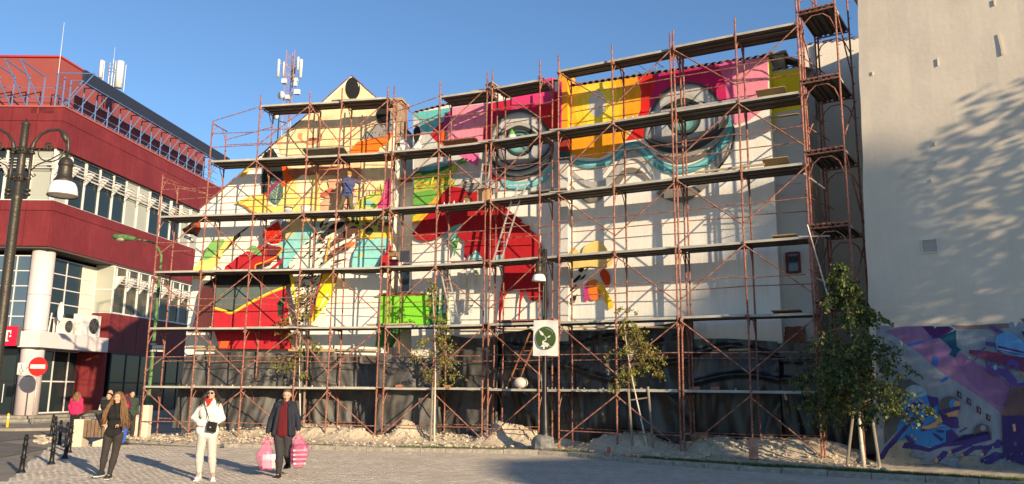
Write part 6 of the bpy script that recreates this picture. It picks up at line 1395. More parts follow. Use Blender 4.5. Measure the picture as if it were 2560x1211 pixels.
hb = onwall(1014,640, POL[6], -1)-np.array([0,.05,0]); q = MB(); q.box(hb[0]-.16, hb[1]-.04, hb[2]-.2, hb[0]+.16, hb[1]+.05, hb[2]+.16); q.tube([hb+np.array([-.14,0,.16]), hb+np.array([-.03,0,.40]), hb+np.array([.14,0,.16])], .008, 5)
single('hanging_bag', q, mat('charcoal_fabric', (.045,.045,.06), .85, .2, 6, .3, 30), 'black fabric bag hanging from the scaffold in the gap', 'bag')
cols = [(.7,.7,.66),(.6,.62,.55),(.75,.6,.3),(.7,.68,.62),(.4,.42,.4),(.7,.7,.7),(.55,.5,.3),(.7,.66,.6)]
for i in range(8):
    c = ondeck(7,8,-.30+.07*i+.38,3,.25+.1*(i%3)); q = MB(); h = random.uniform(.09,.16); q.lathe([(.024,0),(.026,h*.7),(.012,h*.85),(.012,h)], tuple(c), 8)
    single('paint_bottle', q, mat('bottle_%d' % i, cols[i], .5), ['first small paint bottle from the left in the row above the dark red painted body','second paint bottle from the left in the row above the dark red body','yellowish third bottle from the left in the row of paint bottles','fourth pale bottle in the row of paint bottles on the deck','grey fifth bottle in the row of paint bottles on the deck','white sixth bottle in the row of paint bottles on the deck','olive bottle second from the right in the row of paint bottles','last bottle at the right end of the row of paint bottles'][i], 'bottle', 'paint bottles on the deck', smooth=True)
gbt = ondeck(9,10,.30,4,.45); q = MB(); q.lathe([(.10,0),(.12,.05),(.12,.22),(.07,.33),(.03,.36),(.03,.40)], tuple(gbt), 14); t = thing('green_bottle', 'large green plastic bottle on the deck in front of the left painted eye', 'bottle', gbt); part('body', q, mat('green_bottle_plastic', (.12,.34,.06), .4, .2, 6), t, smooth=True)
q = MB(); q.lathe([(.122,.08),(.124,.09),(.124,.18),(.122,.19)], tuple(gbt), 14, cap=False); part('label', q, m_white, t)
for (i,j,f,k,lb) in ((12,13,.15,4,'left of two small white cups on the deck below the orange wall'),(12,13,.28,4,'right of two small white cups on the deck below the orange wall'),(10,11,.1,3,'left small white jar on the deck right of the ladder top'),(10,11,.3,3,'middle small white jar on the deck right of the ladder top'),(10,11,.8,3,'tall white jar on the deck beside the orange pier'),(11,12,.1,3,'right jar on the deck just past the orange pier')):
    c = ondeck(i,j,f,k,.3); q = MB(); q.lathe([(.03,0),(.04,.10),(.042,.11),(.03,.115)], tuple(c), 10); single('paint_cup', q, m_white, lb, 'cup', 'small cups and jars on the decks', smooth=True)
pk = ondeck(10,10,0,0,.3)+np.array([-.75,.12,0]); q = MB(); q.blob(pk+np.array([0,0,.17]), .20, 14, 9, .05, sq=(1.15,.9,.85)); single('plastic_bundle', q, mat('pinkish_bundle', (.66,.55,.48), .5, .25, 7, .4, 20), 'round pale plastic bundle on the lowest deck left of the lamp post', 'bundle', smooth=True)
for (i,j,f,lb) in ((14,15,.12,'broken red brick piece on the lowest deck right of the double uprights'),(14,15,.42,'orange brick end on the lowest deck above the middle sheeting'),(15,16,.8,'brick lump on the lowest deck beside the dense birch'),(7,8,.2,'red brick piece on the lowest deck behind the middle birch'),(6,7,.2,'reddish brick rubble on the lowest deck left of the middle birch')):
    c = ondeck(i,j,f,0,.4); q = MB(); q.obox(c+np.array([0,0,.04]), (.11,.02,.01), (-.02,.05,0), (0,0,.04)); single('brick', q, mat('red_brick', (.38,.14,.08), .9, .25, 6), lb, 'brick', 'loose bricks')
q = MB()
for _ in range(70):
    i, j = random.choice(BAY); k = random.choice([0,0,0,0,1,1]); c = ondeck(i, j, random.random(), k, random.uniform(.1,.8)); q.blob(c+np.array([0,0,.01]), random.uniform(.012,.035), 5, 3, .3)
single('deck_crumbs', q, MATS['rubble_lump'], 'mortar crumbs lying on the two lowest decks', 'rubble', kind='stuff')
# broken bricks and blocks in the heaps
def gat(px, py, h=.25): p = onground(px, py, h); return np.array([p[0], p[1], hgt(p[0], p[1])])
m_rb = mat('broken_brick', (.40,.17,.10), .92, .3, 5, .5, 30, col2=(.48,.36,.25), fac2=.55, s2=7)
def chunk(c, a, b, h, m, lab, rz, tilt, nm='broken_block', grp='broken blocks in the sand heaps'):
    q = MB(); R3 = np.array(Matrix.Rotation(rz, 3, 'Z')@Matrix.Rotation(tilt, 3, 'X')); q.obox(c+np.array([0,0,h*.4]), R3@np.array([a/2,0,0]), R3@np.array([0,b/2,0]), R3@np.array([0,0,h/2])); q.v = [tuple(np.array(v)+np.array([random.uniform(-.012,.012) for _ in range(3)])) for v in q.v]
    return single(nm, q, m, lab, 'block', grp)
chunk(gat(1752,1120), .50,.20,.22, m_rb, 'long reddish broken block lying tilted in the heap below the double uprights', -.7, .5)
chunk(gat(1715,1118), .24,.16,.12, m_rb, 'small brick chunk left of the long broken block', .4, .2); chunk(gat(1732,1110), .22,.2,.12, MATS['rubble_lump'], 'pale mortar chunk behind the long broken block', 1.0, .3)
fb = gat(1885,1140,.25); chunk(fb+np.array([0,-.1,.12]), .20,.12,.50, m_rb, 'upright reddish brick block leaning at the foot of the second upright from the right', .2, -.2)
CHL = ['masonry chunk at the left foot of the double uprights','masonry chunk just right of the double uprights','higher masonry chunk left of the long broken block','masonry chunk right of the long broken block','masonry chunk left of the wrapped lamp foot','lower chunk beside the wrapped lamp foot','chunk in the heap left of the middle birch trunk','chunk on the pale heap left of the middle birch','topmost chunk on the heap under the green lean-to','chunk left of the paired uprights below the long ladder','chunk right of the paired uprights below the long ladder','chunk near the kerb right of the middle birch foot','first of three little chunks left of the staked birch','second of three little chunks left of the staked birch','third of three little chunks left of the staked birch','chunk by the plastic heap near the dense birch','chunk near the foot of the right stake of the staked birch','chunk in the sand heap left of the wooden ladder']
for i, (x, y) in enumerate([(1705,1128),(1742,1132),(1700,1112),(1768,1128),(1380,1080),(1372,1100),(1040,1090),(990,1085),(1010,1078),(1215,1086),(1262,1088),(1120,1105),(1560,1122),(1575,1124),(1585,1128),(2110,1120),(1640,1128),(1290,1100)]):
    chunk(gat(x, y), random.uniform(.1,.22), random.uniform(.08,.15), random.uniform(.06,.12), random.choice([m_rb, MATS['rubble_lump'], MATS['rubble_lump']]), CHL[i], random.uniform(0,3), random.uniform(-.4,.4), 'masonry_chunk', 'small masonry chunks in the heaps')
chunk(onground(1522,1132,.12), .09,.08,.17, mat('red_can', (.52,.10,.07), .5), 'small red and white carton standing on the kerb strip', .1, 0, 'carton', None)
q = MB(); G = []; c0 = gat(2140,1130,.1)
for i in range(14): G.append([(c0[0]-.75+i*.12, c0[1]-.35+k*.13, c0[2]+.02+.22*sin(pi*i/13)*sin(pi*k/6)*(1+.5*sin(i*2.1+k*1.7))) for k in range(7)])
q.grid(G); single('plastic_heap', q, mat('blue_grey_plastic', (.10,.12,.15), .4, .4, 5, .5, 15), 'heap of dark blue-grey plastic sheeting at the foot of the dense birch', 'plastic sheet', smooth=False)
q = MB(); c0 = gat(1385,1105,.3)+np.array([.3,0,0]); q.blob(cb+np.array([0,-.1,.25]), .30, 12, 7, .18, sq=(1.1,.8,1.0)); single('wrapped_base', q, mat('grey_wrap', (.16,.16,.15), .5, .5, 7, .6, 15), 'crumpled grey plastic wrapped round the foot of the lamp post', 'plastic wrap')
# paper scraps on the paving
for i, (x, y) in enumerate(((1023,1135),(977,1128))): 
    c = onground(x, y); q = MB(); q.obox(c+np.array([0,0,.025]), (.05,.01,.01), (0,.03,.01), (0,0,.01)); single('stone_chip', q, MATS['rubble_lump'], 'pale stone chip lying alone on the paving '+('right' if i == 0 else 'left')+' of the man', 'stone')
# ================================================================ people
def sdf_mesh(prims, h, k=.02, noise=None):
    """smooth union of tapered capsules and ellipsoids, polygonised with surface nets"""
    pts = []; 
    for p in prims:
        if p[0] == 'c': pts += [np.array(p[1])-max(p[3], p[4]), np.array(p[1])+max(p[3], p[4]), np.array(p[2])-max(p[3], p[4]), np.array(p[2])+max(p[3], p[4])]
        else: pts += [np.array(p[1])-max(p[2]), np.array(p[1])+max(p[2])]
    lo = np.min(pts, 0)-3*h; hi = np.max(pts, 0)+3*h; n = np.ceil((hi-lo)/h).astype(int)+1
    F = np.full(n, 1.0, np.float32); ax = [lo[i]+h*np.arange(n[i]) for i in range(3)]
    for p in prims:
        if p[0] == 'c': a, b, ra, rb_ = np.array(p[1], float), np.array(p[2], float), p[3], p[4]; rm = max(ra, rb_); l0, l1 = np.minimum(a, b)-rm, np.maximum(a, b)+rm
        else: a, r = np.array(p[1], float), np.array(p[2], float); l0, l1 = a-r, a+r
        i0 = np.maximum(0, np.floor((l0-lo-2.5*k-2*h)/h).astype(int)); i1 = np.minimum(n, np.ceil((l1-lo+2.5*k+2*h)/h).astype(int)+1)
        X, Y, Z = np.meshgrid(ax[0][i0[0]:i1[0]], ax[1][i0[1]:i1[1]], ax[2][i0[2]:i1[2]], indexing='ij')
        if p[0] == 'c':
            ab = b-a; L2 = ab@ab+1e-12; t = np.clip(((X-a[0])*ab[0]+(Y-a[1])*ab[1]+(Z-a[2])*ab[2])/L2, 0, 1)
            d = np.sqrt((X-a[0]-t*ab[0])**2+(Y-a[1]-t*ab[1])**2+(Z-a[2]-t*ab[2])**2)-(ra+(rb_-ra)*t)
        else: d = (np.sqrt(((X-a[0])/r[0])**2+((Y-a[1])/r[1])**2+((Z-a[2])/r[2])**2)-1)*r.min()
        sl = (slice(i0[0], i1[0]), slice(i0[1], i1[1]), slice(i0[2], i1[2])); f = F[sl]; kk = p[-1] if (isinstance(p[-1], float) and len(p) > (5 if p[0] == 'c' else 3)) else k
        hh = np.clip(.5+.5*(f-d)/kk, 0, 1); F[sl] = f*(1-hh)+d*hh-kk*hh*(1-hh)
    if noise:
        X, Y, Z = np.meshgrid(*ax, indexing='ij'); am, fr = noise; F += am*(np.sin(X*fr+2*np.sin(Z*fr*.6))*np.sin(Z*fr*1.3+Y*fr)+.5*np.sin(Z*fr*2.7+X*fr*1.1))
    ins = F < 0; c = np.zeros(np.array(n)-1, int)
    for dx in (0, 1):
        for dy in (0, 1):
            for dz in (0, 1): c += ins[dx:n[0]-1+dx, dy:n[1]-1+dy, dz:n[2]-1+dz]
    cells = np.argwhere((c > 0) & (c < 8)); idx = -np.ones(np.array(n)-1, int); idx[tuple(cells.T)] = np.arange(len(cells))
    acc = np.zeros((len(cells), 3)); cnt = np.zeros(len(cells)); cor = [(0,0,0),(1,0,0),(0,1,0),(1,1,0),(0,0,1),(1,0,1),(0,1,1),(1,1,1)]
    for a in range(8):
        for b in range(a+1, 8):
            if sum(abs(cor[a][i]-cor[b][i]) for i in range(3)) != 1: continue
            fa = F[cells[:,0]+cor[a][0], cells[:,1]+cor[a][1], cells[:,2]+cor[a][2]]; fb_ = F[cells[:,0]+cor[b][0], cells[:,1]+cor[b][1], cells[:,2]+cor[b][2]]
            m = (fa < 0) != (fb_ < 0); t = np.where(m, fa/(fa-fb_+1e-12), 0)
            for i in range(3): acc[:, i] += np.where(m, cor[a][i]+t*(cor[b][i]-cor[a][i]), 0)
            cnt += m
    V = lo+h*(cells+acc/np.maximum(cnt, 1)[:, None]); Fc = []
    for axi in range(3):
        o = [slice(None)]*3; o1 = [slice(None)]*3; o[axi] = slice(0, n[axi]-1); o1[axi] = slice(1, n[axi]); A = ins[tuple(o)]; B = ins[tuple(o1)]; E = np.argwhere(A != B); u, v = (axi+1) % 3, (axi+2) % 3
        E = E[(E[:, u] > 0) & (E[:, v] > 0) & (E[:, u] < n[u]-1) & (E[:, v] < n[v]-1)]; e = [E.copy() for _ in range(4)]; e[1][:, u] -= 1; e[2][:, u] -= 1; e[2][:, v] -= 1; e[3][:, v] -= 1
        q = np.stack([idx[tuple(x.T)] for x in e], 1); fl = A[tuple(E.T)]; q[~fl] = q[~fl][:, ::-1]; Fc.append(q)
    return V, np.concatenate(Fc)
def sdf_part(name, prims, m, root, h=.012, k=.02, noise=None, M4=None, label=None):
    V, Fq = sdf_mesh(prims, h, k, noise)
    me = bpy.data.meshes.new(name); me.from_pydata(V.tolist(), [], Fq.tolist()); me.materials.append(m); me.polygons.foreach_set('use_smooth', [True]*len(me.polygons)); me.update()
    o = bpy.data.objects.new(name, me); S.collection.objects.link(o); o.parent = root; return setp(o, label)
def C_(a, b, r0, r1=None, k=None):
    t = ['c', tuple(a), tuple(b), r0, r1 if r1 is not None else r0]
    if k: t.append(float(k))
    return tuple(t)
m_skin = mat('skin', (.56,.31,.20), .55, .06, 8); m_hair_b = mat('blonde_brown_hair', (.17,.088,.036), .5, .35, 14); m_hair_d = mat('dark_hair', (.022,.014,.012), .4, .3, 10); m_hair_g = mat('greying_hair', (.07,.055,.045), .7, .3, 20)
def lerp(a, b, t): return np.array(a)*(1-t)+np.array(b)*t
def hand(P, w, d, palm_n, s=1.0, curl=.5):
    """palm plus five bent fingers; w wrist, d hand direction, palm_n palm normal"""
    w = np.array(w, float); d = np.array(d, float); d /= np.linalg.norm(d); pn = np.array(palm_n, float); pn -= d*(pn@d); pn /= np.linalg.norm(pn); sd = np.cross(d, pn)
    for o in (-.026, -.009, .009, .026): P.append(C_(w+d*.015*s+sd*o*.6*s, w+d*.075*s+sd*o*s, .013*s, .011*s, .010))
    for o, L in ((-.030,.060),(-.010,.072),(.010,.076),(.030,.066)):
        b = w+d*.078*s+sd*o*s; m1 = b+(d*(1-curl*.4)+pn*curl*.7)*L*.45*s; m2 = m1+(d*(1-curl*1.3)+pn*curl*1.1)*L*.55*s
        P.append(C_(b, m1, .0092*s, .0085*s, .003)); P.append(C_(m1, m2, .0085*s, .0072*s, .003))
    b = w+d*.025*s+sd*.030*s; m1 = b+(d*.6+sd*.7+pn*.3)*.035*s; P.append(C_(b, m1, .012*s, .010*s, .006)); P.append(C_(m1, m1+(d*.9+pn*.5)*.028*s, .010*s, .008*s, .003))
def head_prims(P, c, f, s=1.0, jaw=1.0):
    c = np.array(c, float); f = np.array(f, float); f /= np.linalg.norm(f); r = np.cross(f, [0,0,1.]); r /= np.linalg.norm(r); u = np.cross(r, f)
    P.append(('e', tuple(c+u*.025*s), (.077*s, .092*s, .088*s))); P.append(C_(c+f*.022*s-u*.01*s, c+f*.040*s-u*.070*s*jaw, .062*s, .036*s, .03)); P.append(C_(c-f*.01*s-u*.04*s, c+f*.02*s-u*.06*s, .055*s, .045*s, .03))
    P.append(C_(c+f*.088*s+u*.02*s, c+f*.108*s-u*.018*s, .009*s, .014*s, .010))
    for sg in (-1, 1):
        P.append(C_(c+r*sg*.078*s+u*.012*s, c+r*sg*.080*s-u*.022*s-f*.004, .012*s, .010*s, .006)); P.append(C_(c+f*.070*s+r*sg*.034*s-u*.014*s, c+f*.060*s+r*sg*.048*s-u*.02*s, .022*s, .018*s, .02)); P.append(C_(c+f*.082*s+r*sg*.012*s+u*.035*s, c+f*.070*s+r*sg*.048*s+u*.034*s, .010*s, .010*s, .012))
    P.append(C_(c+f*.088*s-u*.045*s-r*.014*s, c+f*.088*s-u*.045*s+r*.014*s, .010*s, .010*s, .008)); P.append(C_(c+f*.080*s-u*.078*s*jaw, c+f*.078*s-u*.08*s*jaw, .017*s, .017*s, .012))
    return c, f, r, u
def face_parts(root, c, f, r, u, s=1.0, shades=False, brow=m_hair_d):
    if shades:
        q = MB()
        for sg in (-1, 1):
            o = c+f*.103*s+r*sg*.034*s+u*.016*s; q.add([o+r*.028*s*cos(t)+u*.024*s*sin(t)-f*abs(cos(t))*.004 for t in np.linspace(0,2*pi,17)[:-1]]+[o-f*.012], [(i,(i+1)%16,16) for i in range(16)]+[tuple(range(16))])
        q.tube([c+f*.106*s+u*.022*s-r*.01*s, c+f*.106*s+u*.022*s+r*.01*s], .003, 5)
        for sg in (-1, 1): q.tube([c+f*.10*s+r*sg*.06*s+u*.024*s, c+f*.02*s+r*sg*.084*s+u*.02*s], .003, 5)
        part('sunglasses', q, mat('shade_lens', (.015,.013,.013), .08, .1, spec=.9), root, local=True)
    else:
        q = MB()
        for sg in (-1, 1): q.blob(c+f*.087*s+r*sg*.031*s+u*.016*s, .010*s, 8, 5, sq=(1,1,.7))
        part('eyes', q, mat('eye_dark', (.03,.02,.02), .3), root, local=True, smooth=True)
        q = MB()
        for sg in (-1, 1): q.tube([c+f*.095*s+r*sg*.014*s+u*.034*s, c+f*.092*s+r*sg*.034*s+u*.040*s, c+f*.078*s+r*sg*.05*s+u*.034*s], .0035*s, 4)
        part('eyebrows', q, brow, root, local=True)
    q = MB(); q.tube([c+f*.090*s-r*.020*s-u*.046*s, c+f*.100*s-u*.044*s, c+f*.090*s+r*.020*s-u*.046*s], [.002,.0045,.002], 5); part('mouth', q, mat('lips', (.42,.13,.10), .5), root, local=True)
def conv(x0, y0, s, gx, gy, gz=0.0):
    """photo crop pixels -> the person's own frame (x to the right, z up)"""
    g = onground(gx, gy, gz); zf = (g-CAMP)@_f; m = zf/FPX; lean = (1280-gx)/11160-ROLL*.0+.0095
    def L(cx, cy, y=0.0):
        px, py = x0+cx/s, y0+cy/s; dz = (gy-py)*m*1.0; return np.array([((px-gx)-(gy-py)*lean)*m, y, dz])
    return g, L
def mkperson(g, label, rz=YAW, group=None):
    t = bpy.data.objects.new('person', None); S.collection.objects.link(t); t.location = tuple(g); t.rotation_euler = (0,0,rz); t.empty_display_size = .2; return setp(t, label, 'person', group)
def legs(J, r=(.085,.056,.050,.036)):
    P = []
    for s in 'LR': P += [C_(J['hip'+s], J['kn'+s], r[0], r[1]), C_(J['kn'+s], lerp(J['kn'+s], J['an'+s], .35), r[1], r[2]+.006), C_(lerp(J['kn'+s], J['an'+s], .35), J['an'+s], r[2]+.006, r[3])]
    a, b = J['hipL'], J['hipR']; P += [C_(lerp(a,b,.05)+np.array([0,.01,.06]), lerp(a,b,.95)+np.array([0,.01,.06]), .095, .095), C_(lerp(a,b,.2)+np.array([0,.03,.0]), lerp(a,b,.8)+np.array([0,.03,.0]), .098, .098)]; return P
def torso(J, ex=0.0, hem=None, bust=0, slim=1.0, shoulder=.055):
    h = lerp(J['hipL'], J['hipR'], .5); sh = lerp(J['shL'], J['shR'], .5); w = abs(J['shR'][0]-J['shL'][0])/2; P = []
    x = np.array([1.,0,0]); up = sh-h; wst = h+up*.42
    P += [C_(h+up*.10-x*.065, h+up*.10+x*.065, (.098+ex)*slim), C_(wst-x*.055, wst+x*.055, (.088+ex)*slim), C_(h+up*.72-x*(w*.55), h+up*.72+x*(w*.55), (.098+ex)*slim, None), C_(J['shL']+x*.01-(0,0,.02), J['shR']-x*.01-(0,0,.02), shoulder+ex), C_(sh-(0,0,.03), J['neck'], .07+ex, .050+ex*.8)]
    if hem: P += [C_(h+up*hem-x*.08, h+up*hem+x*.08, (.10+ex)*slim)]
    if bust: P += [C_(h+up*.70-x*.07-np.array([0,.06,0]), h+up*.70-x*.05-np.array([0,.065,0]), bust), C_(h+up*.70+x*.05-np.array([0,.065,0]), h+up*.70+x*.07-np.array([0,.06,0]), bust)]
    return P
def arms(J, r=(.046,.036,.030,.024), sides='LR', end=1.0):
    P = []
    for s in sides: P += [C_(J['sh'+s]-(0,0,.01), J['el'+s], r[0], r[1]), C_(J['el'+s], lerp(J['el'+s], J['wr'+s], end), r[2]+.005, r[3])]
    return P
def shoe(J, s, m, sole, root, name='shoe', up=.10, r=.043):
    a, t = J['an'+s], J['to'+s]; d = t-a; d[2] = 0; L = np.linalg.norm(d); d = d/(L+1e-6); z = min(a[2], t[2])-.0; base = np.array([a[0], a[1], t[2]])
    P = [C_(a*1.0+(0,0,up-.05), base+(0,0,.045)-d*.03, r, r), C_(base+(0,0,.042)-d*.04, base+(0,0,.038)+d*.16, r, r*.86), C_(base+(0,0,.05), base+(0,0,.075)+d*.05, r, r*.9)]
    o = sdf_part(name, P, m, root, .012, .02); q = MB(); q.obox(base+d*.06+(0,0,.006), d*.145, np.array([-d[1],d[0],0])*.044, (0,0,.012)); part('sole', q, sole, o, local=True); return o
def body_skin(J, root, f=(0,-1,0), hands=True, hc=.5, hs=1.0, h=.0095, m=None, hd=None, pn=None):
    P = []; P += [p for p in legs(J, (.07,.046,.042,.032))]; P += torso(J, -.012); P += arms(J, (.038,.031,.028,.022)); P.append(C_(J['neck']-(0,0,.03), lerp(J['neck'], J['head'], .75), .050, .047))
    for s in 'LR': P.append(C_(J['an'+s], J['to'+s]+(0,0,.03), .032, .028))
    c, ff, r, u = head_prims(P, J['head'], f, hs)
    if hands:
        for s in 'LR':
            d = J['ha'+s]-J['wr'+s] if 'ha'+s in J else (J['wr'+s]-J['el'+s]); hand(P, J['wr'+s], d, (pn or {}).get(s, (0,-1,-.3)), 1.0, hc)
    sdf_part('body', P, m or m_skin, root, h, .018); return c, ff, r, u
def strands(root, c, r, u, f, m, n, L, spread, name='hair', wave=.02, face_gap=True, side=None, rad=.009, cap=True, capr=(.090,.104,.098)):
    q = MB(); rs = random.Random(int(abs(c[0])*1000)+n)
    for i in range(n):
        a = rs.uniform(-2.2, 2.2) if face_gap else rs.uniform(-pi, pi)   # 0 = back of head
        if side and rs.random() < .5: a = side*rs.uniform(.6, 2.2)
        o = c-f*.085*cos(a)+r*.078*sin(a)+u*rs.uniform(.0,.07); top_ = c+u*.105-f*.02+r*rs.uniform(-.02,.02)
        dn = np.array([0,0,-1.]); out = (-f*cos(a)*.4+r*sin(a))*spread; l = L*rs.uniform(.75,1.05); pts = [top_, lerp(top_, o, .6)+u*.03, o]
        for k in range(1, 6): pts.append(o+dn*l*k/5+out*(k/5)**.8*rs.uniform(.7,1.2)+(-f*.2 if abs(a) < 1.2 else f*.35)*spread*(k/5)+r*wave*sin(k*1.3+i)+f*wave*.5*cos(k+i*2))
        q.tube(pts, [rad*.4,rad*.9,rad*1.3,rad*1.4,rad*1.4,rad*1.3,rad,rad*.4], 5)
    o = part(name, q, m, root, local=True, smooth=True)
    if cap: sdf_part('hair_cap', [('e', tuple(c+u*.035-f*.018), capr), C_(c-f*.05+u*.02, c-f*.05-u*.04, .072, .062)], m, o, .012, .02)
    return o
m_dk = mat('black_knit', (.014,.013,.013), .9, .3, 8, .3, 40); m_jeans_b = mat('washed_black_jeans', (.035,.030,.027), .9, .35, 6, .3, 40)
# ---- young woman in black with very long hair
g, L = conv(215, 970, 5.154, 269, 1196)
J = dict(head=L(424,148), neck=L(415,232), shL=L(335,275), shR=L(500,275), elL=L(165,400,.04), wrL=L(245,497,-.13), haL=L(300,492,-.16), elR=L(560,405,.05), wrR=L(498,492,-.12), haR=L(445,490,-.16),
         hipL=L(290,640), hipR=L(418,640), knL=L(252,860,-.03), knR=L(372,870), anL=L(215,1075,-.04), anR=L(335,1105,-.10), toL=L(205,1135,-.16), toR=L(352,1165,-.26))
t = mkperson(g, 'young woman with very long fair hair in a black top, hands at her waist')
c, f, r, u = body_skin(J, t, (-.05,-1,-.12), True, .75, 1.0, pn={'L': (0,.4,-1), 'R': (0,.4,-1)}); face_parts(t, c, f, r, u)
T_ = torso(J, .010, None, .05, 1.0)+arms(J, (.062,.052,.05,.036))+[C_(J['neck']-(0,0,.02), J['neck']+(0,0,.03), .062, .058), C_(L(315,575), L(403,575), .098, .098)]
T_ += [C_(J['shL']-(0,0,.04), lerp(J['elL'],J['wrL'],.1)+(.0,.02,.0), .055, .03), C_(J['elL']+(-.10,.03,.02), J['elL'], .012, .045)]
sdf_part('top', T_, m_dk, t, .011, .025, (.0016, 55)); sdf_part('jeans', legs(J, (.095,.064,.060,.042)), m_jeans_b, t, .011, .02, (.0014, 60))
for s in 'LR': shoe(J, s, mat('dark_canvas', (.025,.03,.035), .8, .3, 10), m_white, t, 'sneaker')
strands(t, c, r, u, f, m_hair_b, 230, .62, .19, wave=.012, side=None, rad=.0065, capr=(.088,.100,.094))
q = MB(); q.tube([J['wrR']+(-.01,-.06,.08), J['wrR']+(.01,-.09,-.03)], .010, 6); q.tube([J['wrR']+(.03,-.05,.07), J['wrR']+(.0,-.1,-.02)], .004, 4); w_ = part('bracelet', q, m_ironb, t, local=True)
# ---- woman in white with sunglasses
g, L = conv(465, 965, 4.927, 517, 1202)
J = dict(head=L(324,125), neck=L(308,196), shL=L(215,232), shR=L(400,238), elL=L(92,415,.03), wrL=L(195,478,-.12), haL=L(250,490,-.12), elR=L(440,415,.03), wrR=L(385,478,-.12), haR=L(340,490,-.12),
         hipL=L(205,640), hipR=L(322,640), knL=L(168,860), knR=L(328,870,-.03), anL=L(160,1065), anR=L(326,1065,.0), toL=L(165,1160,-.16), toR=L(362,1160,-.14))
t = mkperson(g, 'woman in a white hooded top and pale trousers with sunglasses and a small black bag')
c, f, r, u = body_skin(J, t, (-.03,-1,.10), True, .4); face_parts(t, c, f, r, u, shades=True)
m_wf = mat('white_fleece', (.72,.67,.58), .95, .06, 6, .3, 60); m_jog = mat('pale_grey_jersey', (.50,.45,.39), .95, .10, 7, .3, 50)
T_ = torso(J, .028, .0, .04)+arms(J, (.066,.060,.058,.05))+[C_(J['wrL'], J['haL'], .045, .05), C_(J['wrR'], J['haR'], .045, .05), C_(L(195,560), L(330,560), .118, .118), C_(L(240,190,-.02), L(262,240,-.09), .03, .026), C_(L(370,205,-.02), L(345,240,-.08), .03, .026), C_(L(250,190,.05), L(360,190,.05), .05, .05)]
sdf_part('hooded_top', T_, m_wf, t, .012, .03, (.0016, 45)); sdf_part('trousers', legs(J, (.100,.074,.068,.050)), m_jog, t, .012, .02, (.0018, 48))
q = MB(); q.add([L(262,178,-.10), L(335,180,-.09), L(345,215,-.125), L(312,275,-.155), L(278,215,-.125)], [(0,1,2,3,4)]); q.tube([L(262,178,-.06), L(300,205,-.11), L(340,182,-.06)], .03, 8); part('red_scarf', q, mat('red_scarf_cloth', (.72,.02,.012), .8, .08, 8), t, local=True, smooth=True)
strands(t, c, r, u, f, m_hair_d, 150, .26, .13, wave=.010, side=1, rad=.0065)
for s in 'LR': shoe(J, s, mat('white_leather', (.78,.74,.70), .6, .04), m_white, t, 'sneaker', .09)
for s in 'LR': q = MB(); q.tube([J['an'+s]+(0,0,-.04), J['an'+s]+(0,0,.035)], .040, 10); part('sock', q, m_wf, t, local=True, smooth=True)
bg_ = thing('shoulder_bag', 'small glossy black handbag on a strap across the white top', 'bag', tuple(np.array(g)+np.array([0,0,.9]))); gM = Matrix.Rotation(YAW, 4, 'Z')
def w2(p): return np.array(gM@Vector(p))+np.array(g)
q = MB(); cc_ = L(365,515,-.19); q.obox(w2(cc_), RH*.085-np.array([0,0,.012]), FH*.035, RH*.012+np.array([0,0,.095])); bo = part('pouch', q, mat('patent_black', (.012,.011,.011), .12, .1, spec=.8), bg_)
q = MB(); q.tube([w2(p) for p in (L(240,185,-.06), L(262,235,-.13), L(300,350,-.16), L(328,440,-.18), L(345,470,-.19))], .008, 6); q.tube([w2(p) for p in (L(240,185,-.06), L(225,190,.04), L(300,330,.15))], .008, 6); part('strap', q, m_dk, bg_)
q = MB(); q.blob(w2(L(352,520,-.232)), .016, 8, 5); part('clasp', q, m_gal, bg_)
# ---- man with two pink bags
g, L = conv(630, 965, 5.045, 699, 1194)
J = dict(head=L(450,135,-.03), neck=L(435,215), shL=L(320,262), shR=L(520,258), elL=L(240,440,.02), wrL=L(205,600,-.04), haL=L(208,670,-.05), elR=L(578,420,.02), wrR=L(596,560,-.04), haR=L(600,625,-.04),
         hipL=L(335,640), hipR=L(452,640), knL=L(365,880,-.08), knR=L(448,870,.02), anL=L(345,1100,-.05), anR=L(385,990,.42), toL=L(348,1160,-.20), toR=L(380,1060,.34))
t = mkperson(g, 'man in an open navy jacket and burgundy sweater walking with two pink bags')
c, f, r, u = body_skin(J, t, (.18,-1,-.38), True, 1.0, 1.03, pn={'L': (1,0,0), 'R': (-1,0,0)}); face_parts(t, c, f, r, u, 1.03, brow=m_hair_g)
sdf_part('sweater', [C_(lerp(J['hipL'],J['hipR'],.3)+(0,-.035,.05), lerp(J['shL'],J['shR'],.38)+(0,-.02,-.08), .100, .096), C_(lerp(J['hipL'],J['hipR'],.7)+(0,-.035,.05), lerp(J['shL'],J['shR'],.62)+(0,-.02,-.08), .100, .096), C_(J['neck']-(0,0,.06), J['neck']-(0,0,.005), .07, .058)], mat('burgundy_knit', (.10,.009,.013), .95, .12, 8, .3, 60), t, .011, .025, (.0012, 50))
h_, s_ = lerp(J['hipL'], J['hipR'], .5), lerp(J['shL'], J['shR'], .5)
T_ = arms(J, (.072,.060,.058,.048), end=.96)
for s, sg in (('L',-1),('R',1)):
    T_ += [C_(J['sh'+s]+(-sg*.03,0,-.02), J['hip'+s]+(sg*.085,.0,.03), .085, .070), C_(J['sh'+s]+(-sg*.055,-.085,-.06), J['hip'+s]+(sg*.075,-.10,.03), .038, .046), C_(J['neck']+(sg*.055,.0,-.02), J['sh'+s], .05, .07), C_(J['neck']+(sg*.06,-.06,-.03), J['neck']+(sg*.075,-.03,.03), .022, .018)]
T_ += [C_(s_+(-.05,.06,-.05), h_+(-.05,.07,.05), .08, .08), C_(s_+(.05,.06,-.05), h_+(.05,.07,.05), .08, .08), C_(J['neck']+(-.05,.05,.0), J['neck']+(.05,.05,.0), .035, .035)]
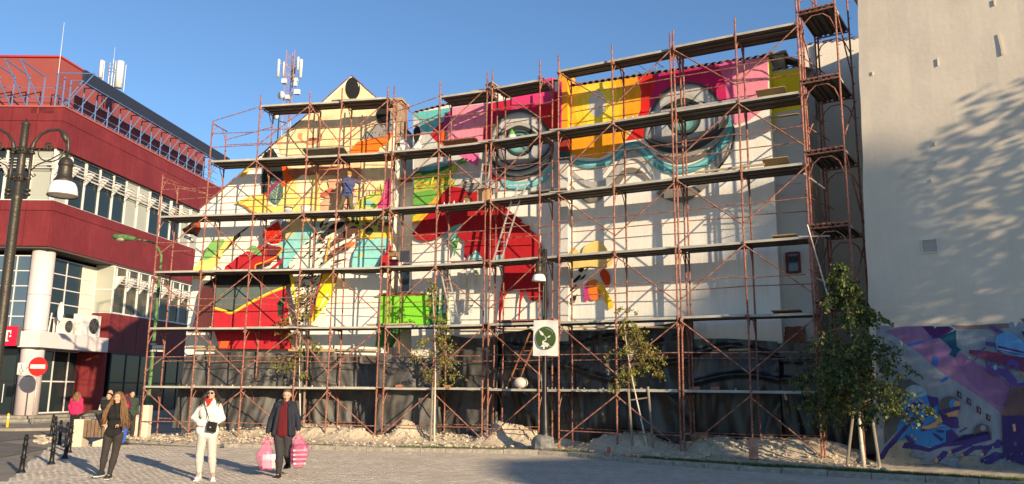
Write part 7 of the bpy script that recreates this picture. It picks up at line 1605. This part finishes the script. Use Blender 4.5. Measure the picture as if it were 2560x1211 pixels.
sdf_part('jacket', T_, mat('navy_jacket', (.014,.017,.028), .8, .25, 6, .3, 40), t, .011, .022, (.0015, 50)); sdf_part('jeans', legs(J, (.102,.075,.066,.052)), mat('charcoal_jeans', (.035,.034,.037), .9, .2, 6, .2, 50), t, .011, .02, (.002, 42))
sdf_part('hair', [('e', tuple(c+u*.058*1.03-f*.022), (.082,.092,.068)), C_(c-f*.055+u*.03, c-f*.055-u*.02, .058, .045)], m_hair_g, t, .009, .015, (.002, 120))
for s in 'LR': shoe(J, s, mat('black_suede', (.012,.011,.011), .85, .2), m_blk, t, 'shoe')
m_pink = mat('pink_plastic', (.80,.16,.36), .3, .25, 9, .9, 10, spec=.6, alpha=.34); m_pbox = mat('pinkish_box', (.78,.42,.42), .6, .08, 5)
def carrier(prof, cen, hand_p, lab, boxes):
    bt_ = thing('pink_bag', lab, 'bag', tuple(w2(cen)-np.array([0,0,.25])), 'thin pink plastic carrier bags')
    G = []; n = 22
    for (cx, cy, w, d) in prof:
        o = L(cx, cy, cen[1]); G.append([tuple(w2(o+np.array([w*np.sign(cos(a))*abs(cos(a))**.55*(1+.05*sin(a*5+cy)), d*np.sign(sin(a))*abs(sin(a))**.55*(1+.06*sin(a*4+cy*.1)), .012*sin(a*6+cy)]))) for a in np.linspace(0, 2*pi, n)])
    q = MB(); q.grid(G); part('bag_skin', q, m_pink, bt_, smooth=True)
    for hx in (-.03, .03):
        q = MB(); o = L(prof[0][0], prof[0][1], cen[1]); q.tube([w2(hand_p), w2(lerp(hand_p, o, .5)+np.array([hx*1.2,0,0])), w2(o+np.array([hx*2.2,0,-.02])), w2(o+np.array([hx*4,0,-.09]))], [.012,.014,.02,.035], 8); part('bag_handle', q, m_pink, bt_, smooth=True)
    for (cx, cy, w, hh, m, rot) in boxes:
        q = MB(); o = w2(L(cx, cy, cen[1]-.0)); dx = RH*cos(rot)+FH*sin(rot); dy = -RH*sin(rot)+FH*cos(rot); q.obox(o, dx*w*.62, dy*w*.45, (0,0,hh/2)); part('carton', q, m, bt_)
m_wp = mat('white_package', (.80,.70,.72), .5, .05); mpl = mat('plum_box', (.22,.05,.10), .7, .1)
carrier([(205,690,.03,.03),(195,745,.07,.05),(182,800,.11,.09),(172,840,.15,.13),(172,900,.165,.14),(178,960,.155,.14),(190,1020,.135,.12),(205,1055,.12,.10),(207,1062,.02,.02)], L(178,880,-.05), J['haL'], 'pink see-through bag with small boxes in his right hand, nearer the white woman',
        [(228,902,.20,.105,m_wp,.2),(225,985,.20,.055,m_pbox,.2),(225,1020,.19,.055,m_pbox,.25),(226,950,.19,.05,m_pbox,.18)])
carrier([(600,640,.03,.03),(603,680,.07,.06),(610,735,.14,.11),(614,790,.18,.14),(606,880,.17,.14),(596,950,.14,.12),(592,1000,.11,.10),(590,1028,.08,.07),(590,1035,.01,.01)], L(608,850,-.05), J['haR'], 'pink see-through bag with stacked striped cartons in his left hand',
        [(608,770,.23,.07,mpl,.5)]+[(604-i*2, 815+i*27,.23-.005*i,.034,m_pbox if i % 2 == 0 else mpl,.5) for i in range(7)])
# ---- group behind: simpler figures but each complete
def figure(gx, gy, hpx, lab, top_m, leg_m, hair_m, facing, sleeve_m=None, vest=None, hair='short', bald=False, gz=0.0, arm='down', shoe_m=None):
    g = onground(gx, gy, gz); zf = (g-CAMP)@_f; H = hpx*zf/FPX; s = H/1.72; t = mkperson(g, lab, YAW+facing, 'people standing by the litter bin'); V = lambda x, y, z: np.array([x, y, z])*s
    J = dict(head=V(0,-.01,1.60), neck=V(0,0,1.46), shL=V(-.19,0,1.42), shR=V(.19,0,1.42), hipL=V(-.09,0,.90), hipR=V(.09,0,.90), knL=V(-.10,-.02,.49), knR=V(.11,-.03,.49), anL=V(-.10,.02,.09), anR=V(.13,.0,.09), toL=V(-.11,-.13,.0), toR=V(.16,-.14,.0))
    if arm == 'down': J.update(elL=V(-.25,.03,1.14), wrL=V(-.25,-.04,.90), elR=V(.25,.03,1.14), wrR=V(.25,-.04,.90))
    else: J.update(elL=V(-.26,.03,1.14), wrL=V(-.12,-.22,1.12), elR=V(.26,.03,1.14), wrR=V(.12,-.22,1.18))
    c, f, r, u = body_skin(J, t, (0,-1,-.05), True, .5, s, .014); face_parts(t, c, f, r, u, s)
    sdf_part('top', torso(J, .03, .02)+(arms(J, (.060,.052,.050,.04)) if not sleeve_m else []), top_m, t, .016, .03, (.002, 40))
    if sleeve_m: sdf_part('sleeves', arms(J, (.058,.050,.048,.04)), sleeve_m, t, .014, .02)
    sdf_part('trousers', legs(J, (.10,.074,.066,.052)), leg_m, t, .016, .02)
    if hair == 'long': strands(t, c, r, u, f, hair_m, 50, .34, .10, wave=.012, rad=.013)
    elif not bald: sdf_part('hair', [('e', tuple(c+u*.045-f*.022), (.088*s,.098*s,.078*s)), C_(c-f*.05+u*.02, c-f*.05-u*.04, .068*s, .05*s)], hair_m, t, .012, .015, (.002, 90))
    for s_ in 'LR': shoe(J, s_, shoe_m or m_dk, m_blk, t)
    return t
m_pk = mat('hot_pink_jersey', (.66,.02,.10), .85, .08, 6); m_gn = mat('dark_green_coat', (.035,.05,.04), .9, .25, 6, .3, 30)
figure(183, 1086, 103, 'woman seen from behind with brown hair and pink top beyond the bin', m_pk, m_dk, m_hair_b, pi, hair='long', shoe_m=mat('orange_shoe', (.72,.14,.03), .6))
figure(264, 1106, 129, 'bald man in a dark jacket behind the woman in the vest', mat('dark_grey_jacket', (.03,.032,.042), .9, .2, 6), m_jeans_b, m_hair_d, .25, bald=True)
figure(261, 1113, 128, 'dark-haired person in a black vest with white sleeves near the bin', m_dk, mat('light_jeans', (.34,.42,.55), .9, .15, 6), m_hair_d, .2, sleeve_m=m_wf)
figure(306, 1113, 126, 'person in pink sleeves and blue trousers half hidden by the long-haired woman', mat('maroon_vest', (.12,.02,.035), .9, .1), mat('bright_blue_jeans', (.03,.09,.42), .9, .15, 6), mat('dark_red_hair', (.07,.012,.014), .5, .2, 10), 2.2, sleeve_m=m_pk, hair='long')
figure(320, 1100, 120, 'person in a dark green coat standing behind the one with pink sleeves', m_gn, m_jeans_b, m_hair_d, .8)
# ---- painter on the scaffold
wd = ondeck(4,5,.10,3,.72); zf = (wd-CAMP)@_f; t = mkperson(wd, 'painter in a blue T-shirt, khaki trousers and striped yellow cap reaching to the wall', YAW+.02)
ms_ = zf/FPX; WC = lambda cx, cy, y=0: np.array([((810+cx/8.65)-857+(523-(400+cy/8.65))*-.045)*ms_, y, (523-(400+cy/8.65))*ms_])
J = dict(head=WC(405,185,.06), neck=WC(390,255,.03), shL=WC(310,300), shR=WC(520,310), elL=WC(265,400,.02), wrL=WC(235,520,.05), elR=WC(620,345,.12), wrR=WC(700,330,.25), hipL=WC(300,660), hipR=WC(440,660), knL=WC(240,830,.05), knR=WC(440,830,-.02), anL=WC(140,985,.10), anR=WC(495,985,-.02), toL=WC(100,1040,.2), toR=WC(520,1040,.12))
c, f, r, u = body_skin(J, t, (.1,1,.1), True, .6, 1.0, .012, pn={'L': (1,0,0), 'R': (0,0,-1)}); face_parts(t, c, f, r, u)
sdf_part('t_shirt', torso(J, .028, .0, 0, 1.05)+arms(J, (.068,.060,.05,.05), end=.02), mat('denim_blue_cotton', (.055,.075,.19), .9, .12, 6, .3, 40), t, .013, .025, (.002, 45))
sdf_part('trousers', legs(J, (.105,.080,.074,.062)), mat('khaki_cloth', (.10,.085,.045), .95, .2, 6, .3, 40), t, .013, .02, (.003, 38))
cap_o = sdf_part('cap', [('e', tuple(c+u*.055), (.094,.102,.085))], mat('yellow_cap', (.55,.36,.06), .9, .1, 5), t, .012, .012)
q = MB()
for k in range(5): zc = c+u*(.02+.024*k); rr = .098*math.sqrt(max(.05, 1-((.02+.024*k-.055)/.088)**2)); q.tube([zc+np.array([rr*cos(a), rr*1.06*sin(a), .012*sin(a)]) for a in np.linspace(0,2*pi,17)], .005, 4)
part('stripe', q, m_dk, cap_o, local=True)
for s in 'LR': shoe(J, s, mat('dark_red_canvas', (.20,.03,.03), .8), m_white, t, 'shoe')
q = MB(); h = lerp(J['hipL'], J['hipR'], .5)+(J['shL']+J['shR']-J['hipL']-J['hipR'])*.05; q.tube([h+np.array([.155*cos(a), .125*sin(a), 0]) for a in np.linspace(0,2*pi,17)], .02, 6); part('belt', q, m_dk, t, local=True)
q = MB(); a = wd+RH*.33+FH*.1; q.tube([a, a+RH*-.12+np.array([0,0,.9])], .018, 6); q.tube([a+RH*-.0+np.array([0,0,.0]), a+RH*.1+np.array([0,0,.35])], .018, 6); single('yellow_pole', q, mat('yellow_pole_paint', (.75,.52,.04), .5), 'yellow extension pole standing beside the painter', 'pole')
# ================================================================ trees
m_bark = mat('birch_bark', (.55,.50,.42), .85, .2, 5, .3, 30, col2=(.10,.08,.06), fac2=.66, s2=14)
m_twig = mat('brown_twig', (.14,.09,.06), .85, .2, 8)
def leafmat(name, attr='col'):
    if name in MATS: return MATS[name]
    m = mat(name, (1,1,1), .55, .25, 9, attr=attr, spec=.4); n = m.node_tree.nodes; l = m.node_tree.links; b = n['Principled BSDF']
    tr = n.new('ShaderNodeBsdfTranslucent'); mx = n.new('ShaderNodeMixShader'); mx.inputs[0].default_value = .30; out = [x for x in n if x.type == 'OUTPUT_MATERIAL'][0]
    src = b.inputs['Base Color'].links[0].from_socket; l.new(src, tr.inputs[0]); l.new(b.outputs[0], mx.inputs[1]); l.new(tr.outputs[0], mx.inputs[2]); l.new(mx.outputs[0], out.inputs[0]); return m
m_leaf = leafmat('birch_leaf')
def leaf(q, p, s, cols, droop=.6):
    a = random.uniform(0, 2*pi); t = np.array([cos(a)*(1-droop*.6), sin(a)*(1-droop*.6), -droop-random.uniform(-.2,.5)]); t /= np.linalg.norm(t)
    w = np.cross(t, [random.gauss(0,1), random.gauss(0,1), random.gauss(0,.6)]); w /= np.linalg.norm(w)+1e-9; c = random.choice(cols); v = random.uniform(.75, 1.25); c = tuple(x*v for x in c)
    q.add([p, p+t*s*.35+w*s*.42, p+t*s*1.0, p+t*s*.35-w*s*.42], [(0,1,2,3)], c)
def birch(base, lean, H, crown, label, nbr, nleaf, ls, cols, trunk_r=.035, seed=1, stakes=(), group='young birches planted along the strip', droopy=.35, tname='birch_tree'):
    """crown: list of (height fraction, radius)"""
    random.seed(seed); base = np.array(base, float); t = thing(tname, label, 'tree', base, group)
    q = MB(); P = [base+np.array([lean[0]*f+.05*sin(f*5+seed), lean[1]*f+.03*cos(f*4), H*f]) for f in np.linspace(0, 1, 12)]; q.tube(P, [trunk_r*(1-.85*f) for f in np.linspace(0, 1, 12)], 9); part('trunk', q, m_bark, t, smooth=True)
    tw = MB(); lf = MB(); hs = [c[0] for c in crown]; rs = [c[1] for c in crown]; per = nleaf/nbr
    for i in range(nbr):
        f = random.uniform(hs[0], 1)**.9 if seed % 2 else random.uniform(hs[0], .98); f = max(hs[0], f); R = np.interp(f, hs, rs)*random.uniform(.55, 1.2); a = random.uniform(0, 2*pi)
        k = min(10, int(f*11)); o = P[k]+(P[k+1]-P[k])*(f*11-k) if k < 11 else P[-1]; pts = [o]; d = np.array([cos(a), sin(a), 0])
        for j in range(1, 6): s = j/5; pts.append(o+d*R*s+np.array([random.gauss(0,.03), random.gauss(0,.03), R*(.55*s-droopy*1.6*s*s)]))
        tw.tube(pts, [.010,.008,.006,.004,.003,.002], 4)
        subs = [pts]
        for j in (2, 3, 4):
            e = pts[j]+np.array([random.gauss(0,.12), random.gauss(0,.12), -random.uniform(.05,.22)])*R*1.6; tw.tube([pts[j], e], [.004,.002], 3); subs.append([pts[j], e])
        n = int(per*(.4+1.0*R/max(rs)))
        for _ in range(n):
            sg = random.choice(subs); kk = (random.uniform(.25, 1)**.7)*(len(sg)-1.001); b = int(kk); p = np.array(sg[b])*(1-(kk-b))+np.array(sg[b+1])*(kk-b)+np.array([random.gauss(0,.035), random.gauss(0,.035), random.gauss(0,.035)])
            leaf(lf, p, ls*random.uniform(.7, 1.2), cols)
    part('branches', tw, m_twig, t); part('crown', lf, m_leaf, t, kind='stuff')
    for (dx, dy, h, lx) in stakes:
        q = MB(); b = base+np.array([dx, dy, 0]); q.tube([b, b+np.array([lx, 0, h])], .035, 7); part('stake', q, mat('grey_stake', (.24,.20,.155), .9, .25, 5, .3, 30), t, smooth=False)
    if len(stakes) > 1: q = MB(); q.tube([base+np.array([stakes[0][0]+stakes[0][3], stakes[0][1], stakes[0][2]-.3]), base+np.array([stakes[1][0]+stakes[1][3], stakes[1][1], stakes[1][2]-.3])], .02, 5); part('crossbar', q, MATS['grey_stake'], t)
    return t
YG = [(.24,.25,.045),(.18,.20,.04),(.30,.27,.06),(.13,.16,.03),(.34,.27,.07),(.22,.14,.05)]
DG = [(.045,.085,.028),(.06,.105,.03),(.04,.07,.025),(.09,.125,.035),(.05,.085,.035)]
def gb_(px, py): p = onground(px, py, .1); return p
def Hh_(px, py, ytop): p = gb_(px, py); zf = (p-CAMP)@_f; return (py-ytop)*zf/FPX
b = gb_(752,1098); birch(b, (-.35,0), Hh_(752,1098,715), [(.34,.6),(.50,1.0),(.68,1.0),(.86,.7),(1,.2)], 'sparse yellowing young birch between the man and the scaffold', 30, 1300, .064, YG, .028, 3, [(.12,-.05,1.78,-.05),(-.10,.05,1.9,-.05)])
b = gb_(1088,1110); birch(b, (-.22,0), Hh_(1088,1110,700), [(.32,.8),(.45,1.1),(.62,.95),(.78,.5),(1,.12)], 'thin yellow-green birch with a pale trunk in front of the green lean-to', 40, 2000, .064, YG, .036, 5, [(-.16,0,1.75,.02)])
b = gb_(1615,1133); birch(b, (-.62,0), Hh_(1615,1133,760), [(.45,.7),(.58,1.05),(.72,1.1),(.86,.8),(1,.35)], 'leaning staked young birch right of the banner', 30, 1700, .066, YG, .030, 8, [(-.36,.0,1.72,-.1),(.22,0,1.80,-.13)], droopy=.5)
# dense birch: green leaves with yellow-green ones mixed in at random
b = gb_(2168,1172); b[0] = 1.30; b[1] = 20.9; HH = (1172-655)*((b-CAMP)@_f)/FPX
birch(b, (-.28,.05), HH, [(.20,.8),(.28,1.25),(.42,1.45),(.55,1.25),(.72,.85),(.88,.5),(1,.15)], 'dense leafy birch with green and yellow leaves against the blue mural', 160, 10500, .082, DG+[(.12,.16,.035),(.17,.19,.04),(.20,.21,.045)], .05, 11, [(-.42,.0,1.75,.30),(.28,0,1.8,-.15)], droopy=.50)
# ================================================================ what stands behind the camera and throws the long shade
def shade_tree(x, y, H, cr, n, seed, label, ls=.22, z0=.3, flat=.8, trunk=.16):
    random.seed(seed); t = thing('broad_tree', label, 'tree', (x, y, 0), 'tall trees across the square'); q = MB(); q.tube([(x,y,0),(x+.2,y,H*.4),(x,y+.3,H*.85)], [trunk,trunk*.7,trunk*.2], 9)
    for k in range(14):
        a = random.uniform(0, 2*pi); h0 = H*random.uniform(.35,.75); q.tube([(x,y,h0),(x+cos(a)*cr*.5,y+sin(a)*cr*.5,h0+cr*.35),(x+cos(a)*cr*.9,y+sin(a)*cr*.9,h0+cr*.5)], [trunk*.35,trunk*.18,trunk*.05], 6)
    part('trunk', q, m_twig, t); lf = MB()
    for k in range(n):
        u = random.gauss(0,1), random.gauss(0,1), random.gauss(0,1); L_ = math.sqrt(sum(i*i for i in u)); rr = random.random()**.45
        p = np.array([x+cr*rr*u[0]/L_, y+cr*rr*u[1]/L_, H*(.5+z0/2)+H*(1-z0)*.5*rr*u[2]/L_*1.0]); 
        p += np.array([.5*sin(p[2]*1.7+p[0]), .5*sin(p[0]*1.3+p[2]), .35*sin(p[0]*2.1+p[1]*1.9)])
        leaf(lf, p, ls*random.uniform(.7,1.3), DG, .3)
    part('crown', lf, m_leaf, t, kind='stuff')
SD2 = np.array([.822,-.569]); PD2 = np.array([.569,.822])
def sh_pos(w, t): p = PD2*w+SD2*t; return float(p[0]), float(p[1])
TS = math.tan(SUN_EL)
q = MB(); a = np.array([*sh_pos(20.75, 44), 0.]); ux = np.array([*SD2, 0.]); uy = np.array([*PD2, 0.]); hb_ = 18.5
q.hexa([a, a+ux*14, a+ux*14+uy*30, a+uy*30, a+(0,0,hb_), a+ux*14+(0,0,hb_), a+ux*14+uy*30+(0,0,hb_), a+uy*30+(0,0,hb_)])
ob_ = thing('block_of_flats', 'tall pale block of flats across the square behind the viewer', 'building', a); part('wall', q, m_plas, ob_)
q = MB()
for r in range(6):
    for k in range(8): c = a+uy*(2.5+k*3.4)-ux*.02+np.array([0,0,3+r*3.6]); q.obox(c, ux*.05, uy*.8, (0,0,.9))
part('windows', q, m_glass, ob_, kind='stuff')
# gabled town house whose roof shades the lower right of the square
T0 = 35; q = MB(); b0 = np.array([*sh_pos(0, T0), 0.]); prof = [(9.6,TS*(T0+13.5)),(10.6,TS*(T0+15.5)),(12.2,TS*(T0+17.6)),(14.6,TS*(T0+17.2)),(16.2,TS*(T0+17.6)+.7),(17.6,TS*(T0+17.4)+1.9)]
poly = [b0+uy*9.6]+[b0+uy*w+np.array([0,0,h]) for w, h in prof]+[b0+uy*17.6]; q.prism(poly, ux*9)
th = thing('town_house', 'stepped-roof town house across the square behind the viewer', 'house', b0+uy*13); part('wall', q, m_plas, th)
q = MB()
for r in range(3):
    for k in range(3): c = b0+uy*(11.2+k*2.3)-ux*.02+np.array([0,0,2.2+r*3.3]); q.obox(c, ux*.05, uy*.55, (0,0,.8))
part('windows', q, m_glass, th, kind='stuff')
for (w, t, H, cr, n, sd_, ls, z0) in ((20.35, 2.5, 11.7, 1.45, 3300, 31, .16, .34), (20.1, 9, 9.6, 1.0, 2600, 41, .20, .25), (19.05, 75, 29.3, .85, 2400, 53, .28, .76), (18.25, 75, 27.0, .55, 620, 67, .28, .84)):
    x, y = sh_pos(w, t); shade_tree(x, y, H, cr, n, sd_, {31:'tallest broad tree behind the viewer near the block of flats',41:'broad tree behind the viewer in front of the block of flats',53:'far tall tree behind the viewer at the back of the square',67:'thin young tree beside the far tall one at the back of the square'}[sd_], ls, z0)
